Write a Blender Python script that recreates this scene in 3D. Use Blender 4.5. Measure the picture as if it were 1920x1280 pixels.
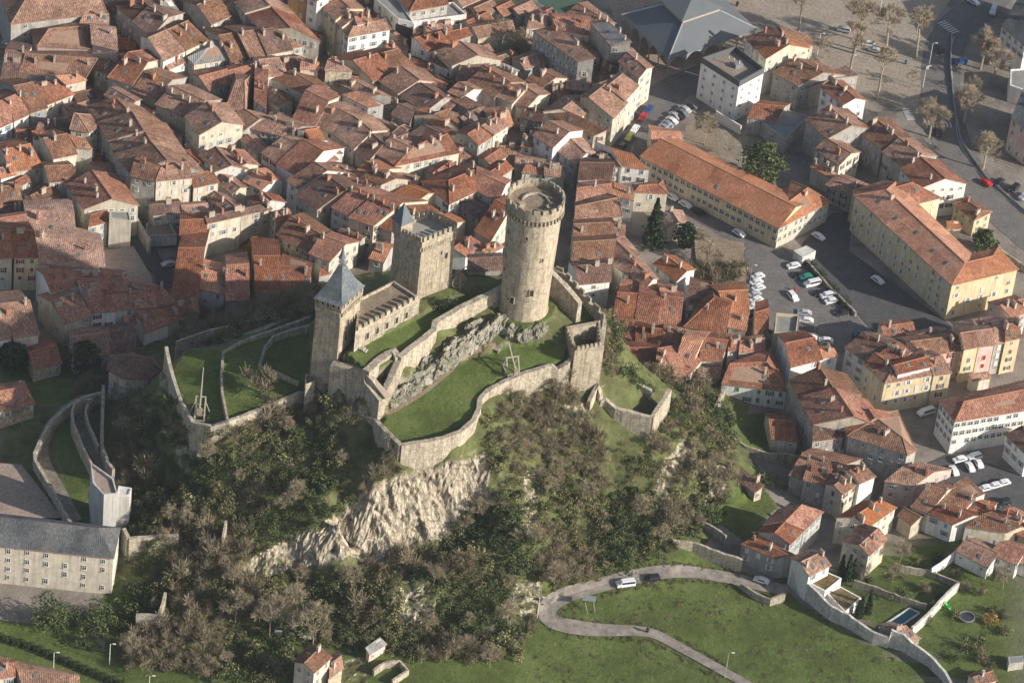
import bpy, bmesh, math, random
import numpy as np
from mathutils import Vector, Matrix, noise
R = math.radians
for o in list(bpy.data.objects): bpy.data.objects.remove(o)
scene = bpy.context.scene
COL = scene.collection
random.seed(7)

# ------------------------------------------------------------------ camera
IW, IH, FPX = 1920.0, 1280.0, 7800.0
PITCH, ROLL, CAMH = R(38.0), R(6.8), 702.0
CAM = np.array([0.0, -CAMH / math.tan(PITCH), CAMH])
FWD = np.array([0.0, math.cos(PITCH), -math.sin(PITCH)])
_r0 = np.array([1.0, 0.0, 0.0]); _u0 = np.cross(_r0, FWD)
# world-up leans to the right in the picture
RGT = _r0 * math.cos(ROLL) - _u0 * math.sin(ROLL) * -1.0
UPV = np.cross(RGT, FWD)
if (UPV @ np.array([0, 0, 1.0])) < 0: UPV = -UPV
cam = bpy.data.cameras.new('camera'); camo = bpy.data.objects.new('camera', cam); COL.objects.link(camo)
cam.sensor_width = 36.0; cam.lens = 36.0 * FPX / IW; cam.clip_start = 5; cam.clip_end = 20000
M = Matrix.Identity(4)
for i in range(3):
    M[i][0] = RGT[i]; M[i][1] = UPV[i]; M[i][2] = -FWD[i]; M[i][3] = CAM[i]
camo.matrix_world = M
scene.camera = camo

def ray(px, py):
    return FWD + RGT * ((px - IW / 2) / FPX) - UPV * ((py - IH / 2) / FPX)
def U(px, py, z=0.0):
    d = ray(px, py); t = (z - CAM[2]) / d[2]
    return CAM + d * t
def proj(P):
    v = np.asarray(P, float) - CAM
    dz = v @ FWD
    return IW / 2 + FPX * (v @ RGT) / dz, IH / 2 - FPX * (v @ UPV) / dz
def height_at(px, py, ptop_y):
    """height above the point (px,py,z) on a vertical through P whose picture row is ptop_y"""
    lo, hi = 0.0, 80.0
    for _ in range(40):
        m = (lo + hi) / 2
        if proj(px + np.array([0, 0, m]))[1] > ptop_y: lo = m
        else: hi = m
    return lo

# ------------------------------------------------------------------ light
_p0, _p1 = U(1213.7, 1186), U(1186.5, 1176.6)
_sh = (_p1 - _p0)[:2]; _sh /= np.linalg.norm(_sh)
SUN_EL = R(23.5)
SUNV = np.array([-_sh[0] * math.cos(SUN_EL), -_sh[1] * math.cos(SUN_EL), math.sin(SUN_EL)])   # towards the sun
world = bpy.data.worlds.new('World'); scene.world = world; world.use_nodes = True
wn = world.node_tree; bg = wn.nodes['Background']
sky = wn.nodes.new('ShaderNodeTexSky'); sky.sky_type = 'NISHITA'; sky.sun_disc = False
sky.sun_elevation = SUN_EL
sky.sun_rotation = math.atan2(SUNV[0], SUNV[1])
sky.air_density = 1.0; sky.dust_density = 2.0
wn.links.new(sky.outputs[0], bg.inputs[0]); bg.inputs[1].default_value = 0.095
sl = bpy.data.lights.new('sun', 'SUN'); sl.energy = 5.0; sl.angle = R(0.6); sl.color = (1.0, 0.93, 0.845)
so = bpy.data.objects.new('sun', sl); COL.objects.link(so)
so.rotation_euler = Vector(SUNV).to_track_quat('Z', 'Y').to_euler()
so.location = (300, -200, 300)
scene.view_settings.view_transform = 'Standard'; scene.view_settings.look = 'None'
scene.view_settings.gamma = 1.0; scene.view_settings.exposure = 0.45
scene.view_settings.use_curve_mapping = False
scene.render.engine = 'CYCLES'

# ------------------------------------------------------------------ materials
def srgb(r, g, b):
    f = lambda c: (c / 255 / 12.92) if c / 255 <= 0.04045 else ((c / 255 + 0.055) / 1.055) ** 2.4
    return (f(r), f(g), f(b), 1.0)
MATS = {}
def nd(nt, t, **kw):
    n = nt.nodes.new('ShaderNode' + t)
    for k, v in kw.items():
        if isinstance(k, str) and hasattr(n, k): setattr(n, k, v)
    return n
def base_mat(name, rough=0.9):
    m = bpy.data.materials.new(name); m.use_nodes = True
    b = m.node_tree.nodes['Principled BSDF']; b.inputs['Roughness'].default_value = rough
    b.inputs['Specular IOR Level'].default_value = 0.2
    MATS[name] = m
    return m, m.node_tree, b
def ramp(nt, cols, pos=None, interp='LINEAR'):
    r = nd(nt, 'ValToRGB'); e = r.color_ramp.elements; r.color_ramp.interpolation = interp
    pos = pos or [i / (len(cols) - 1) for i in range(len(cols))]
    while len(e) < len(cols): e.new(0.5)
    for i, c in enumerate(cols): e[i].position = pos[i]; e[i].color = c
    return r
def obj_vec(nt, jitter=True):
    tc = nd(nt, 'TexCoord')
    if not jitter: return tc.outputs['Object']
    oi = nd(nt, 'ObjectInfo'); mul = nd(nt, 'VectorMath'); mul.operation = 'SCALE'
    comb = nd(nt, 'CombineXYZ')
    for i in range(3): nt.links.new(oi.outputs['Random'], comb.inputs[i])
    nt.links.new(comb.outputs[0], mul.inputs[0]); mul.inputs['Scale'].default_value = 137.0
    add = nd(nt, 'VectorMath'); add.operation = 'ADD'
    nt.links.new(tc.outputs['Object'], add.inputs[0]); nt.links.new(mul.outputs[0], add.inputs[1])
    return add.outputs[0]
def noise_n(nt, vec, scale, detail=4, rough=0.6):
    n = nd(nt, 'TexNoise'); n.inputs['Scale'].default_value = scale; n.inputs['Detail'].default_value = detail
    n.inputs['Roughness'].default_value = rough
    nt.links.new(vec, n.inputs['Vector'])
    return n.outputs['Fac']
def mixc(nt, f, a, b, mode='MIX'):
    m = nd(nt, 'Mix', data_type='RGBA'); m.data_type = 'RGBA'; m.blend_type = mode
    for s, v in ((m.inputs[0], f), (m.inputs[6], a), (m.inputs[7], b)):
        if hasattr(v, 'is_output') or isinstance(v, bpy.types.NodeSocket): nt.links.new(v, s)
        else: s.default_value = v
    return m.outputs[2]
def bump(nt, b, h, strength=0.5, dist=0.1):
    bn = nd(nt, 'Bump'); bn.inputs['Strength'].default_value = strength; bn.inputs['Distance'].default_value = dist
    nt.links.new(h, bn.inputs['Height']); nt.links.new(bn.outputs[0], b.inputs['Normal'])
def simple(name, c1, c2=None, scale=1.0, rough=0.9, bmp=0.0, c3=None, metal=0.0, fine=None, jitter=True):
    """two or three colours blended by two octaves of noise, object space"""
    m, nt, b = base_mat(name, rough)
    b.inputs['Metallic'].default_value = metal
    if c2 is None:
        b.inputs['Base Color'].default_value = c1; return m
    v = obj_vec(nt, jitter)
    n = noise_n(nt, v, scale, 6)
    cols = [c1, c2] if c3 is None else [c1, c2, c3]
    r = ramp(nt, cols, [0.32, 0.68] if c3 is None else [0.3, 0.5, 0.7])
    nt.links.new(n, r.inputs[0]); out = r.outputs[0]
    if fine:
        n2 = noise_n(nt, v, fine, 3, 0.7)
        r2 = ramp(nt, [(0.62, 0.62, 0.62, 1), (1.3, 1.3, 1.3, 1)], [0.3, 0.7]); nt.links.new(n2, r2.inputs[0])
        out = mixc(nt, 1.0, out, r2.outputs[0], 'MULTIPLY')
        if bmp: bump(nt, b, n2, bmp, 0.15)
    elif bmp: bump(nt, b, n, bmp, 0.3)
    nt.links.new(out, b.inputs['Base Color'])
    return m
def roof_mat(name, a, b_, c, period=0.55, stripe=0.22, lich=0.35):
    m, nt, b = base_mat(name, 0.88)
    uv = nd(nt, 'UVMap').outputs[0]; oi = nd(nt, 'ObjectInfo')
    comb = nd(nt, 'CombineXYZ'); nt.links.new(oi.outputs['Random'], comb.inputs[0]); nt.links.new(oi.outputs['Random'], comb.inputs[2])
    sc = nd(nt, 'VectorMath'); sc.operation = 'SCALE'; sc.inputs['Scale'].default_value = 211.0; nt.links.new(comb.outputs[0], sc.inputs[0])
    ad = nd(nt, 'VectorMath'); ad.operation = 'ADD'; nt.links.new(uv, ad.inputs[0]); nt.links.new(sc.outputs[0], ad.inputs[1])
    v = ad.outputs[0]
    big = noise_n(nt, v, 0.16, 5, 0.6)
    r = ramp(nt, [a, b_, c], [0.34, 0.5, 0.68]); nt.links.new(big, r.inputs[0])
    # single tiles that are paler or darker: elongated cells down the slope
    mp = nd(nt, 'Mapping'); mp.inputs['Scale'].default_value = (3.2, 1.9, 1); nt.links.new(v, mp.inputs[0])
    vo = nd(nt, 'TexVoronoi'); vo.inputs['Scale'].default_value = 1.0; nt.links.new(mp.outputs[0], vo.inputs['Vector'])
    sepc = nd(nt, 'SeparateColor'); nt.links.new(vo.outputs['Color'], sepc.inputs[0])
    r2 = ramp(nt, [(0.5, 0.49, 0.49, 1), (0.9, 0.9, 0.9, 1), (1.12, 1.1, 1.06, 1), (1.75, 1.7, 1.6, 1)], [0.0, 0.35, 0.7, 1.0]); nt.links.new(sepc.outputs[0], r2.inputs[0])
    col = mixc(nt, lich + 0.4, r.outputs[0], r2.outputs[0], 'MULTIPLY')
    pv = nd(nt, 'TexVoronoi'); pv.distance = 'CHEBYCHEV'; pv.inputs['Scale'].default_value = 0.28; nt.links.new(v, pv.inputs['Vector'])
    ps = nd(nt, 'SeparateColor'); nt.links.new(pv.outputs['Color'], ps.inputs[0])
    pr_ = ramp(nt, [(0.7, 0.68, 0.67, 1), (0.98, 0.98, 0.98, 1), (1.02, 1.02, 1.02, 1), (1.25, 1.17, 1.08, 1)], [0.0, 0.3, 0.7, 1.0]); nt.links.new(ps.outputs[1], pr_.inputs[0])
    col = mixc(nt, 0.7, col, pr_.outputs[0], 'MULTIPLY')
    # channels of the rounded tiles
    sx = nd(nt, 'SeparateXYZ'); nt.links.new(v, sx.inputs[0])
    mm = nd(nt, 'Math'); mm.operation = 'MULTIPLY'; mm.inputs[1].default_value = 2 * math.pi / period; nt.links.new(sx.outputs[0], mm.inputs[0])
    sn = nd(nt, 'Math'); sn.operation = 'SINE'; nt.links.new(mm.outputs[0], sn.inputs[0])
    r3 = ramp(nt, [(0.6, 0.6, 0.6, 1), (1.12, 1.12, 1.12, 1)], [0.15, 0.75])
    mr = nd(nt, 'MapRange'); mr.inputs[1].default_value = -1; mr.inputs[2].default_value = 1; nt.links.new(sn.outputs[0], mr.inputs[0])
    nt.links.new(mr.outputs[0], r3.inputs[0])
    col = mixc(nt, stripe, col, r3.outputs[0], 'MULTIPLY')
    # dark weathered streaks
    st = noise_n(nt, v, 0.8, 5, 0.75); r4 = ramp(nt, [(0.6, 0.58, 0.57, 1), (1, 1, 1, 1)], [0.28, 0.5]); nt.links.new(st, r4.inputs[0])
    col = mixc(nt, 0.55, col, r4.outputs[0], 'MULTIPLY')
    hs = nd(nt, 'HueSaturation'); nt.links.new(col, hs.inputs['Color'])
    vr = nd(nt, 'MapRange'); vr.inputs[3].default_value = 0.72; vr.inputs[4].default_value = 1.2; nt.links.new(oi.outputs['Random'], vr.inputs[0])
    nt.links.new(vr.outputs[0], hs.inputs['Value'])
    vs = nd(nt, 'MapRange'); vs.inputs[3].default_value = 1.1; vs.inputs[4].default_value = 0.88; nt.links.new(oi.outputs['Random'], vs.inputs[0])
    nt.links.new(vs.outputs[0], hs.inputs['Saturation'])
    nt.links.new(hs.outputs[0], b.inputs['Base Color'])
    hb = nd(nt, 'Math'); hb.operation = 'ADD'; nt.links.new(sn.outputs[0], hb.inputs[0]); nt.links.new(sepc.outputs[0], hb.inputs[1])
    bump(nt, b, hb.outputs[0], min(0.35, stripe*1.4), 0.1)
    return m
def wall_mat(name, c, dirt=0.35, stone=0.0, sscale=1.6, streak=0.6):
    """rendered wall: patches, rain streaks, per-house tone"""
    m, nt, b = base_mat(name, 0.93)
    v = obj_vec(nt); oi = nd(nt, 'ObjectInfo')
    n = noise_n(nt, v, 0.35 if not stone else 0.6, 8, 0.75)
    dk = tuple(x * (1 - dirt) for x in c[:3]) + (1,)
    r = ramp(nt, [dk, c], [0.33, 0.58]); nt.links.new(n, r.inputs[0]); col = r.outputs[0]
    mp = nd(nt, 'Mapping'); mp.inputs['Scale'].default_value = (1.6, 1.6, 0.12); nt.links.new(v, mp.inputs[0])
    n2 = noise_n(nt, mp.outputs[0], 1.0, 5, 0.6); r2 = ramp(nt, [(0.6, 0.58, 0.55, 1), (1, 1, 1, 1)], [0.34, 0.55]); nt.links.new(n2, r2.inputs[0])
    col = mixc(nt, streak, col, r2.outputs[0], 'MULTIPLY')
    if stone:
        vo = nd(nt, 'TexVoronoi'); vo.inputs['Scale'].default_value = sscale; nt.links.new(v, vo.inputs['Vector'])
        sc = nd(nt, 'SeparateColor'); nt.links.new(vo.outputs['Color'], sc.inputs[0])
        r3 = ramp(nt, [(0.55, 0.54, 0.52, 1), (1.35, 1.33, 1.28, 1)]); nt.links.new(sc.outputs[0], r3.inputs[0])
        col = mixc(nt, stone, col, r3.outputs[0], 'MULTIPLY')
        n3 = noise_n(nt, v, 4.0, 3); bump(nt, b, n3, 0.6, 0.12)
    hs = nd(nt, 'HueSaturation'); nt.links.new(col, hs.inputs['Color'])
    vr = nd(nt, 'MapRange'); vr.inputs[3].default_value = 0.86; vr.inputs[4].default_value = 1.1; nt.links.new(oi.outputs['Random'], vr.inputs[0])
    nt.links.new(vr.outputs[0], hs.inputs['Value']); nt.links.new(hs.outputs[0], b.inputs['Base Color'])
    return m
def leaf_mat(name, c1, c2, c3):
    m, nt, b = base_mat(name, 0.8)
    at = nd(nt, 'Attribute'); at.attribute_name = 'tone'
    r = ramp(nt, [c1, c2, c3], [0.0, 0.5, 1.0]); nt.links.new(at.outputs['Fac'], r.inputs[0])
    nt.links.new(r.outputs[0], b.inputs['Base Color'])
    return m

ROOFS = {
 'b': roof_mat('roof_brown_tiles', (0.19, 0.108, 0.076, 1), (0.255, 0.145, 0.1, 1), (0.32, 0.193, 0.137, 1)),
 'r': roof_mat('roof_red_tiles', (0.215, 0.097, 0.063, 1), (0.275, 0.125, 0.08, 1), (0.33, 0.165, 0.11, 1)),
 'o': roof_mat('roof_orange_tiles', (0.36, 0.155, 0.083, 1), (0.41, 0.183, 0.1, 1), (0.45, 0.222, 0.13, 1), stripe=0.25, lich=0.1),
 'd': roof_mat('roof_dark_tiles', (0.118, 0.073, 0.059, 1), (0.162, 0.098, 0.077, 1), (0.218, 0.133, 0.104, 1)),
 'l': roof_mat('roof_tan_tiles', (0.265, 0.158, 0.117, 1), (0.33, 0.2, 0.15, 1), (0.395, 0.26, 0.2, 1)),
 'z': roof_mat('roof_zinc_sheets', (0.25, 0.26, 0.26, 1), (0.33, 0.34, 0.33, 1), (0.42, 0.42, 0.40, 1), stripe=0.5, lich=0.0),
 's': roof_mat('roof_slates', (0.085, 0.09, 0.096, 1), (0.12, 0.128, 0.135, 1), (0.16, 0.168, 0.175, 1), stripe=0.1, lich=0.1),
 'm': roof_mat('roof_sedum', (0.10, 0.075, 0.04, 1), (0.17, 0.12, 0.06, 1), (0.2, 0.17, 0.07, 1), stripe=0.1, lich=0.3),
}
WALLS = {
 'c': wall_mat('render_cream', (0.68, 0.62, 0.50, 1), 0.28), 'w': wall_mat('render_white', (0.82, 0.80, 0.76, 1), 0.15),
 'g': wall_mat('render_grey', (0.45, 0.43, 0.39, 1), 0.4), 'b': wall_mat('render_beige', (0.58, 0.52, 0.41, 1), 0.35),
 'p': wall_mat('render_pink', (0.66, 0.50, 0.44, 1), 0.2), 'y': wall_mat('render_yellow', (0.68, 0.57, 0.37, 1), 0.2),
 's': wall_mat('rubble_stone', (0.52, 0.45, 0.34, 1), 0.4, 0.7), 'o': wall_mat('render_ochre', (0.56, 0.33, 0.15, 1), 0.25),
}
CASTLE = wall_mat('castle_stone', (0.46, 0.402, 0.31, 1), 0.4, 0.5, 2.6, 0.95)
CASTLE2 = wall_mat('rampart_rubble', (0.47, 0.42, 0.335, 1), 0.4, 0.6, 2.6, 0.95)
CONCRETE = wall_mat('pale_concrete', (0.62, 0.61, 0.57, 1), 0.2)
GLASS = simple('window_glass', (0.03, 0.035, 0.04, 1), rough=0.15); MATS['window_glass'].node_tree.nodes['Principled BSDF'].inputs['Specular IOR Level'].default_value = 0.5
FRAME = simple('white_joinery', (0.7, 0.69, 0.66, 1), (0.55, 0.54, 0.5, 1), 2.0)
SHUT = {k: simple('shutter_' + n, c, tuple(x * 0.8 for x in c[:3]) + (1,), 1.5, 0.7) for k, n, c in (
    ('w', 'white', (0.66, 0.66, 0.63, 1)), ('u', 'blue', (0.22, 0.36, 0.42, 1)), ('g', 'green', (0.07, 0.2, 0.11, 1)),
    ('r', 'red', (0.45, 0.03, 0.02, 1)), ('n', 'brown', (0.16, 0.1, 0.07, 1)), ('h', 'grey', (0.38, 0.4, 0.4, 1)))}
BRICK = simple('chimney_brick', (0.42, 0.2, 0.13, 1), (0.3, 0.15, 0.1, 1), 3.0)
CHIM = simple('chimney_render', (0.5, 0.44, 0.36, 1), (0.32, 0.27, 0.22, 1), 1.5)
SKYL = simple('skylight_glass', (0.12, 0.14, 0.15, 1), rough=0.45)
METAL = simple('grey_metal', (0.35, 0.36, 0.36, 1), (0.25, 0.26, 0.26, 1), 2.0, 0.5, metal=0.3)
DARKMETAL = simple('dark_metal', (0.05, 0.05, 0.055, 1), rough=0.5)
WHITEMETAL = simple('white_paint', (0.75, 0.75, 0.73, 1), (0.6, 0.6, 0.58, 1), 2.0, 0.5)
WOOD = simple('weathered_wood', (0.22, 0.17, 0.12, 1), (0.36, 0.3, 0.23, 1), 2.0)
PALEWOOD = simple('silvered_wood', (0.42, 0.39, 0.34, 1), (0.3, 0.27, 0.22, 1), 2.0)
BARK = simple('pale_bark', (0.42, 0.36, 0.26, 1), (0.25, 0.2, 0.14, 1), 1.2)
DARKBARK = simple('dark_bark', (0.13, 0.1, 0.075, 1), (0.2, 0.16, 0.12, 1), 1.2)
TWIG = simple('brown_twigs', (0.42, 0.345, 0.25, 1), (0.31, 0.25, 0.18, 1), 0.6)
TWIGG = simple('grey_twigs', (0.36, 0.305, 0.205, 1), (0.25, 0.21, 0.14, 1), 0.6)
LEAFG = leaf_mat('evergreen_leaves', (0.032, 0.05, 0.02, 1), (0.075, 0.102, 0.036, 1), (0.17, 0.195, 0.07, 1))
LEAFD = leaf_mat('dark_conifer', (0.012, 0.026, 0.013, 1), (0.026, 0.05, 0.022, 1), (0.055, 0.085, 0.032, 1))
LEAFB = leaf_mat('bare_scrub', (0.115, 0.094, 0.06, 1), (0.215, 0.18, 0.115, 1), (0.33, 0.285, 0.18, 1))
LEAFO = leaf_mat('olive_scrub', (0.075, 0.074, 0.034, 1), (0.16, 0.157, 0.068, 1), (0.275, 0.265, 0.12, 1))
LEAFY = leaf_mat('willow_yellow', (0.17, 0.11, 0.03, 1), (0.3, 0.2, 0.055, 1), (0.4, 0.29, 0.1, 1))

# ------------------------------------------------------------------ object helpers
def link(name, me, mats=None, parent=None, loc=None):
    o = bpy.data.objects.new(name, me); COL.objects.link(o)
    if mats is not None and me is not None and len(me.materials) == 0:
        for m in (mats if isinstance(mats, (list, tuple)) else [mats]): me.materials.append(m)
    if parent is not None: o.parent = parent
    if loc is not None: o.location = loc
    return o
def mesh(name, verts, faces, fmat=None, uvs=None, smooth=False):
    me = bpy.data.meshes.new(name); me.from_pydata([tuple(map(float, v)) for v in verts], [], faces)
    if fmat: me.polygons.foreach_set('material_index', fmat)
    if uvs is not None:
        l = me.uv_layers.new(name='UVMap')
        l.data.foreach_set('uv', [c for f in uvs for p in f for c in p])
    if smooth: me.polygons.foreach_set('use_smooth', [True] * len(me.polygons))
    me.update()
    return me
def tag(o, label=None, cat=None, group=None, kind=None):
    if label: o['label'] = label
    if cat: o['category'] = cat
    if group: o['group'] = group
    if kind: o['kind'] = kind
    return o
def empty(name, loc, label=None, cat=None, group=None, rz=0.0):
    o = bpy.data.objects.new(name, None); COL.objects.link(o); o.location = [float(c) for c in loc]; o.rotation_euler = (0, 0, rz)
    o.empty_display_size = 0.5
    return tag(o, label, cat, group)
class MB:
    """collects simple solids, builds one mesh"""
    def __init__(s): s.v = []; s.f = []; s.m = []
    def poly(s, pts, faces, mi=0):
        b = len(s.v); s.v += [tuple(map(float, p)) for p in pts]; s.f += [tuple(b + i for i in f) for f in faces]; s.m += [mi] * len(faces)
    def box(s, c, d, rz=0.0, mi=0, taper=1.0):
        ca, sa = math.cos(rz), math.sin(rz); P = []
        for z, t in ((-1, 1.0), (1, taper)):
            for x, y in ((-1, -1), (1, -1), (1, 1), (-1, 1)):
                X, Y = x * d[0] / 2 * t, y * d[1] / 2 * t
                P.append((c[0] + X * ca - Y * sa, c[1] + X * sa + Y * ca, c[2] + z * d[2] / 2))
        s.poly(P, [(3, 2, 1, 0), (4, 5, 6, 7), (0, 1, 5, 4), (1, 2, 6, 5), (2, 3, 7, 6), (3, 0, 4, 7)], mi)
    def prism(s, xy, z0, z1, mi=0, cap=True, bottom=True):
        n = len(xy); z0 = z0 if hasattr(z0, '__len__') else [z0] * n; z1 = z1 if hasattr(z1, '__len__') else [z1] * n
        # force counter-clockwise
        a = sum(xy[i][0] * xy[(i + 1) % n][1] - xy[(i + 1) % n][0] * xy[i][1] for i in range(n))
        if a < 0: xy = xy[::-1]; z0 = list(z0)[::-1]; z1 = list(z1)[::-1]
        P = [(xy[i][0], xy[i][1], z0[i]) for i in range(n)] + [(xy[i][0], xy[i][1], z1[i]) for i in range(n)]
        F = [(i, (i + 1) % n, n + (i + 1) % n, n + i) for i in range(n)]
        if cap: F.append(tuple(range(n, 2 * n)))
        if bottom: F.append(tuple(range(n - 1, -1, -1)))
        s.poly(P, F, mi)
    def bar(s, a, b, w, mi=0, n=4, w2=None):
        a, b = Vector(a), Vector(b); d = (b - a)
        if d.length < 1e-6: return
        d.normalize(); up = Vector((0, 0, 1)) if abs(d.z) < 0.9 else Vector((1, 0, 0))
        x = d.cross(up).normalized(); y = d.cross(x); w2 = w if w2 is None else w2; P = []
        for p, r in ((a, w), (b, w2)):
            for i in range(n):
                t = 2 * math.pi * (i + 0.5) / n; P.append(p + (x * math.cos(t) + y * math.sin(t)) * r * 0.7071)
        F = [(i, (i + 1) % n, n + (i + 1) % n, n + i) for i in range(n)] + [tuple(range(n - 1, -1, -1)), tuple(range(n, 2 * n))]
        s.poly(P, F, mi)
    def lathe(s, prof, n=24, c=(0, 0), mi=0, smoothless=True):
        P = []
        for r, z in prof:
            for i in range(n):
                t = 2 * math.pi * i / n; P.append((c[0] + r * math.cos(t), c[1] + r * math.sin(t), z))
        F = []
        for k in range(len(prof) - 1):
            for i in range(n):
                j = (i + 1) % n; F.append((k * n + i, k * n + j, (k + 1) * n + j, (k + 1) * n + i))
        F.append(tuple(range((len(prof) - 1) * n, len(prof) * n)))
        s.poly(P, F, mi)
    def me(s, name): return mesh(name, s.v, s.f, s.m)
    def build(s, name, mats, parent=None, loc=None, origin=None):
        if origin is not None:
            s.v = [(x - origin[0], y - origin[1], z - origin[2]) for x, y, z in s.v]
        return link(name, s.me(name), mats, parent, loc)
def copy_tree(o, parent=None):
    c = o.copy(); COL.objects.link(c); c.parent = parent
    for ch in KIDS.get(o.name, ()): copy_tree(ch, c)
    return c
KIDS = {}
def reg(o):
    for ch in bpy.data.objects:
        if ch.parent is not None: KIDS.setdefault(ch.parent.name, []).append(ch) if ch not in KIDS.get(ch.parent.name, []) else None
    return o
def inside(poly, x, y):
    c = False; n = len(poly); j = n - 1
    for i in range(n):
        xi, yi = poly[i][0], poly[i][1]; xj, yj = poly[j][0], poly[j][1]
        if (yi > y) != (yj > y) and x < (xj - xi) * (y - yi) / (yj - yi) + xi: c = not c
        j = i
    return c
def inside_np(poly, X, Y):
    c = np.zeros(X.shape, bool); n = len(poly); j = n - 1
    for i in range(n):
        xi, yi = poly[i][0], poly[i][1]; xj, yj = poly[j][0], poly[j][1]
        if yi != yj:
            t = ((yi > Y) != (yj > Y)) & (X < (xj - xi) * (Y - yi) / (yj - yi) + xi); c ^= t
        j = i
    return c
# ------------------------------------------------------------------ terrain
CTRL = [  # (picture x, picture y, height)
 # foot of the hill, behind
 (1180,640,0),(1100,560,0),(1000,520,0),(900,505,0),(800,500,0),(700,505,0),(600,525,0),(540,560,0),(450,590,0),(380,620,1),
 # left side
 (310,690,7),(270,720,8),(235,742,7),(200,740,6),(150,760,4),(100,800,3),(60,870,2),(90,960,2),(150,980,2),(180,860,6),(215,900,6),(260,850,9),(215,985,2),(228,1060,1.5),
 (308,765,18),(290,820,11),
 # foot in front
 (230,1140,1),(240,1220,-1),(330,1180,3),(420,1200,1),(520,1200,0),(600,1260,0),(700,1220,0),(820,1240,0),(900,1230,0),(980,1190,0),
 (1015,1120,1.5),(1100,1080,2),(1180,1055,2.5),(1250,1030,3),(1300,1005,2),(1360,960,1),(1420,940,0),(1420,860,0),(1380,800,2),(1350,755,4),(1300,715,5),(1260,690,6),(1200,700,8),(1160,670,6),
 # wooded slope on the left
 (335,805,22),(400,814,25.5),(450,803,26.5),(560,755,26),(350,870,15),(300,900,8),(290,960,6),(350,930,11),(450,880,20),(550,850,24),(650,850,26),(700,840,27),
 (450,960,13),(550,930,18),(620,930,21),(350,990,9),(420,1000,10),(280,1000,9),(255,1082,1.5),(315,1080,1.5),(300,1130,1.5),(360,1080,5),(440,1040,9),(440,1110,5),
 # cliff
 (640,968,20),(700,908,25.5),(752,892,27),(850,868,28),(915,848,28),(500,1020,11),(580,992,15),
 (470,1085,4),(560,1075,4),(640,1045,4),(690,1058,5),(760,1035,6),(840,1005,8),(890,960,12),
 (720,1090,7),(740,1105,8),(800,1090,9),(770,1180,1),(830,1160,2),(620,1120,2),(880,1060,8),(900,1140,4),
 # gully and right hand rocks
 (940,880,24),(960,1000,13),(985,1100,4),(1000,760,28),(1060,740,28),(1080,770,26),(1100,830,20),(1050,900,14),(1100,1000,5),(1150,900,12),(1200,860,16),
 (1270,800,17),(1335,830,12),(1350,880,8),(1300,940,5),(1240,935,8),(1340,930,2),(1180,1000,5),(1250,750,18),(1310,770,12),(1140,790,22),(1200,980,4),
 # hilltop
 (606,690,38),(640,600,44),(700,560,48),(760,540,48.5),(850,540,48.5),(900,525,47.5),(950,520,46),(1000,560,45),(1060,540,42),(1110,590,40),(1100,640,38),
 # back slope of the hill
 (560,570,22),(620,540,26),(500,600,22),(440,620,18),(380,640,14),(350,670,16),(600,610,38),
]
TERR = [  # level pieces of the hilltop: picture polygon with heights
 ('yard',   [(640,668,45.5),(668,655,46),(786,590,47.5),(845,560,48),(915,540,47),(962,522,46.5),(968,545,46),(925,566,46.5),(822,618,46),(750,672,45),(690,694,45)]),
 ('terrace',[(722,776,34.5),(735,745,35),(800,715,35.5),(880,672,38),(960,640,40.5),(1035,636,40.5),(1062,650,39.5),(1060,675,38.5),(1035,684,38),(985,697,37),(935,716,36),(905,742,35),(896,785,34.5),(852,813,34),(752,834,33.5),(716,796,34)]),
 ('pad',    [(981+62*math.cos(t*0.5236), 575+38*math.sin(t*0.5236), 45) for t in range(12)]),
 ('upper',  [(1000,520,45),(1040,505,45),(1090,555,43),(1128,590,41),(1095,610,40),(1060,590,41),(1030,570,43)]),
 ('lawn',   [(427,786,29.5),(416,720,30),(420,655,31),(465,632,32),(520,618,33),(580,600,34.5),(582,690,33),(574,720,31),(556,735,30)]),
 ('lawnl',  [(336,742,27),(322,695,28),(350,655,29),(414,655,30.5),(413,720,29.5),(424,785,29),(396,796,27.5),(362,790,27)]),
 ('strip',  [(585,720,32),(600,712,33),(715,780,33.8),(704,782,33),(655,766,32),(610,748,31)]),
]
PTS = np.array([list(U(x, y, z)) for x, y, z in CTRL])
# a ring of town-level points
ring = []
for gx in np.arange(-220, 221, 40):
    for gy in np.arange(-220, 261, 40):
        if np.min(np.hypot(PTS[:, 0] - gx, PTS[:, 1] - gy)) > 34: ring.append([gx, gy, 0.0])
PTS = np.vstack([PTS, np.array(ring)])
for nm, pl in TERR:
    PTS = np.vstack([PTS, np.array([list(U(x, y, z)) for x, y, z in pl])])
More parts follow.
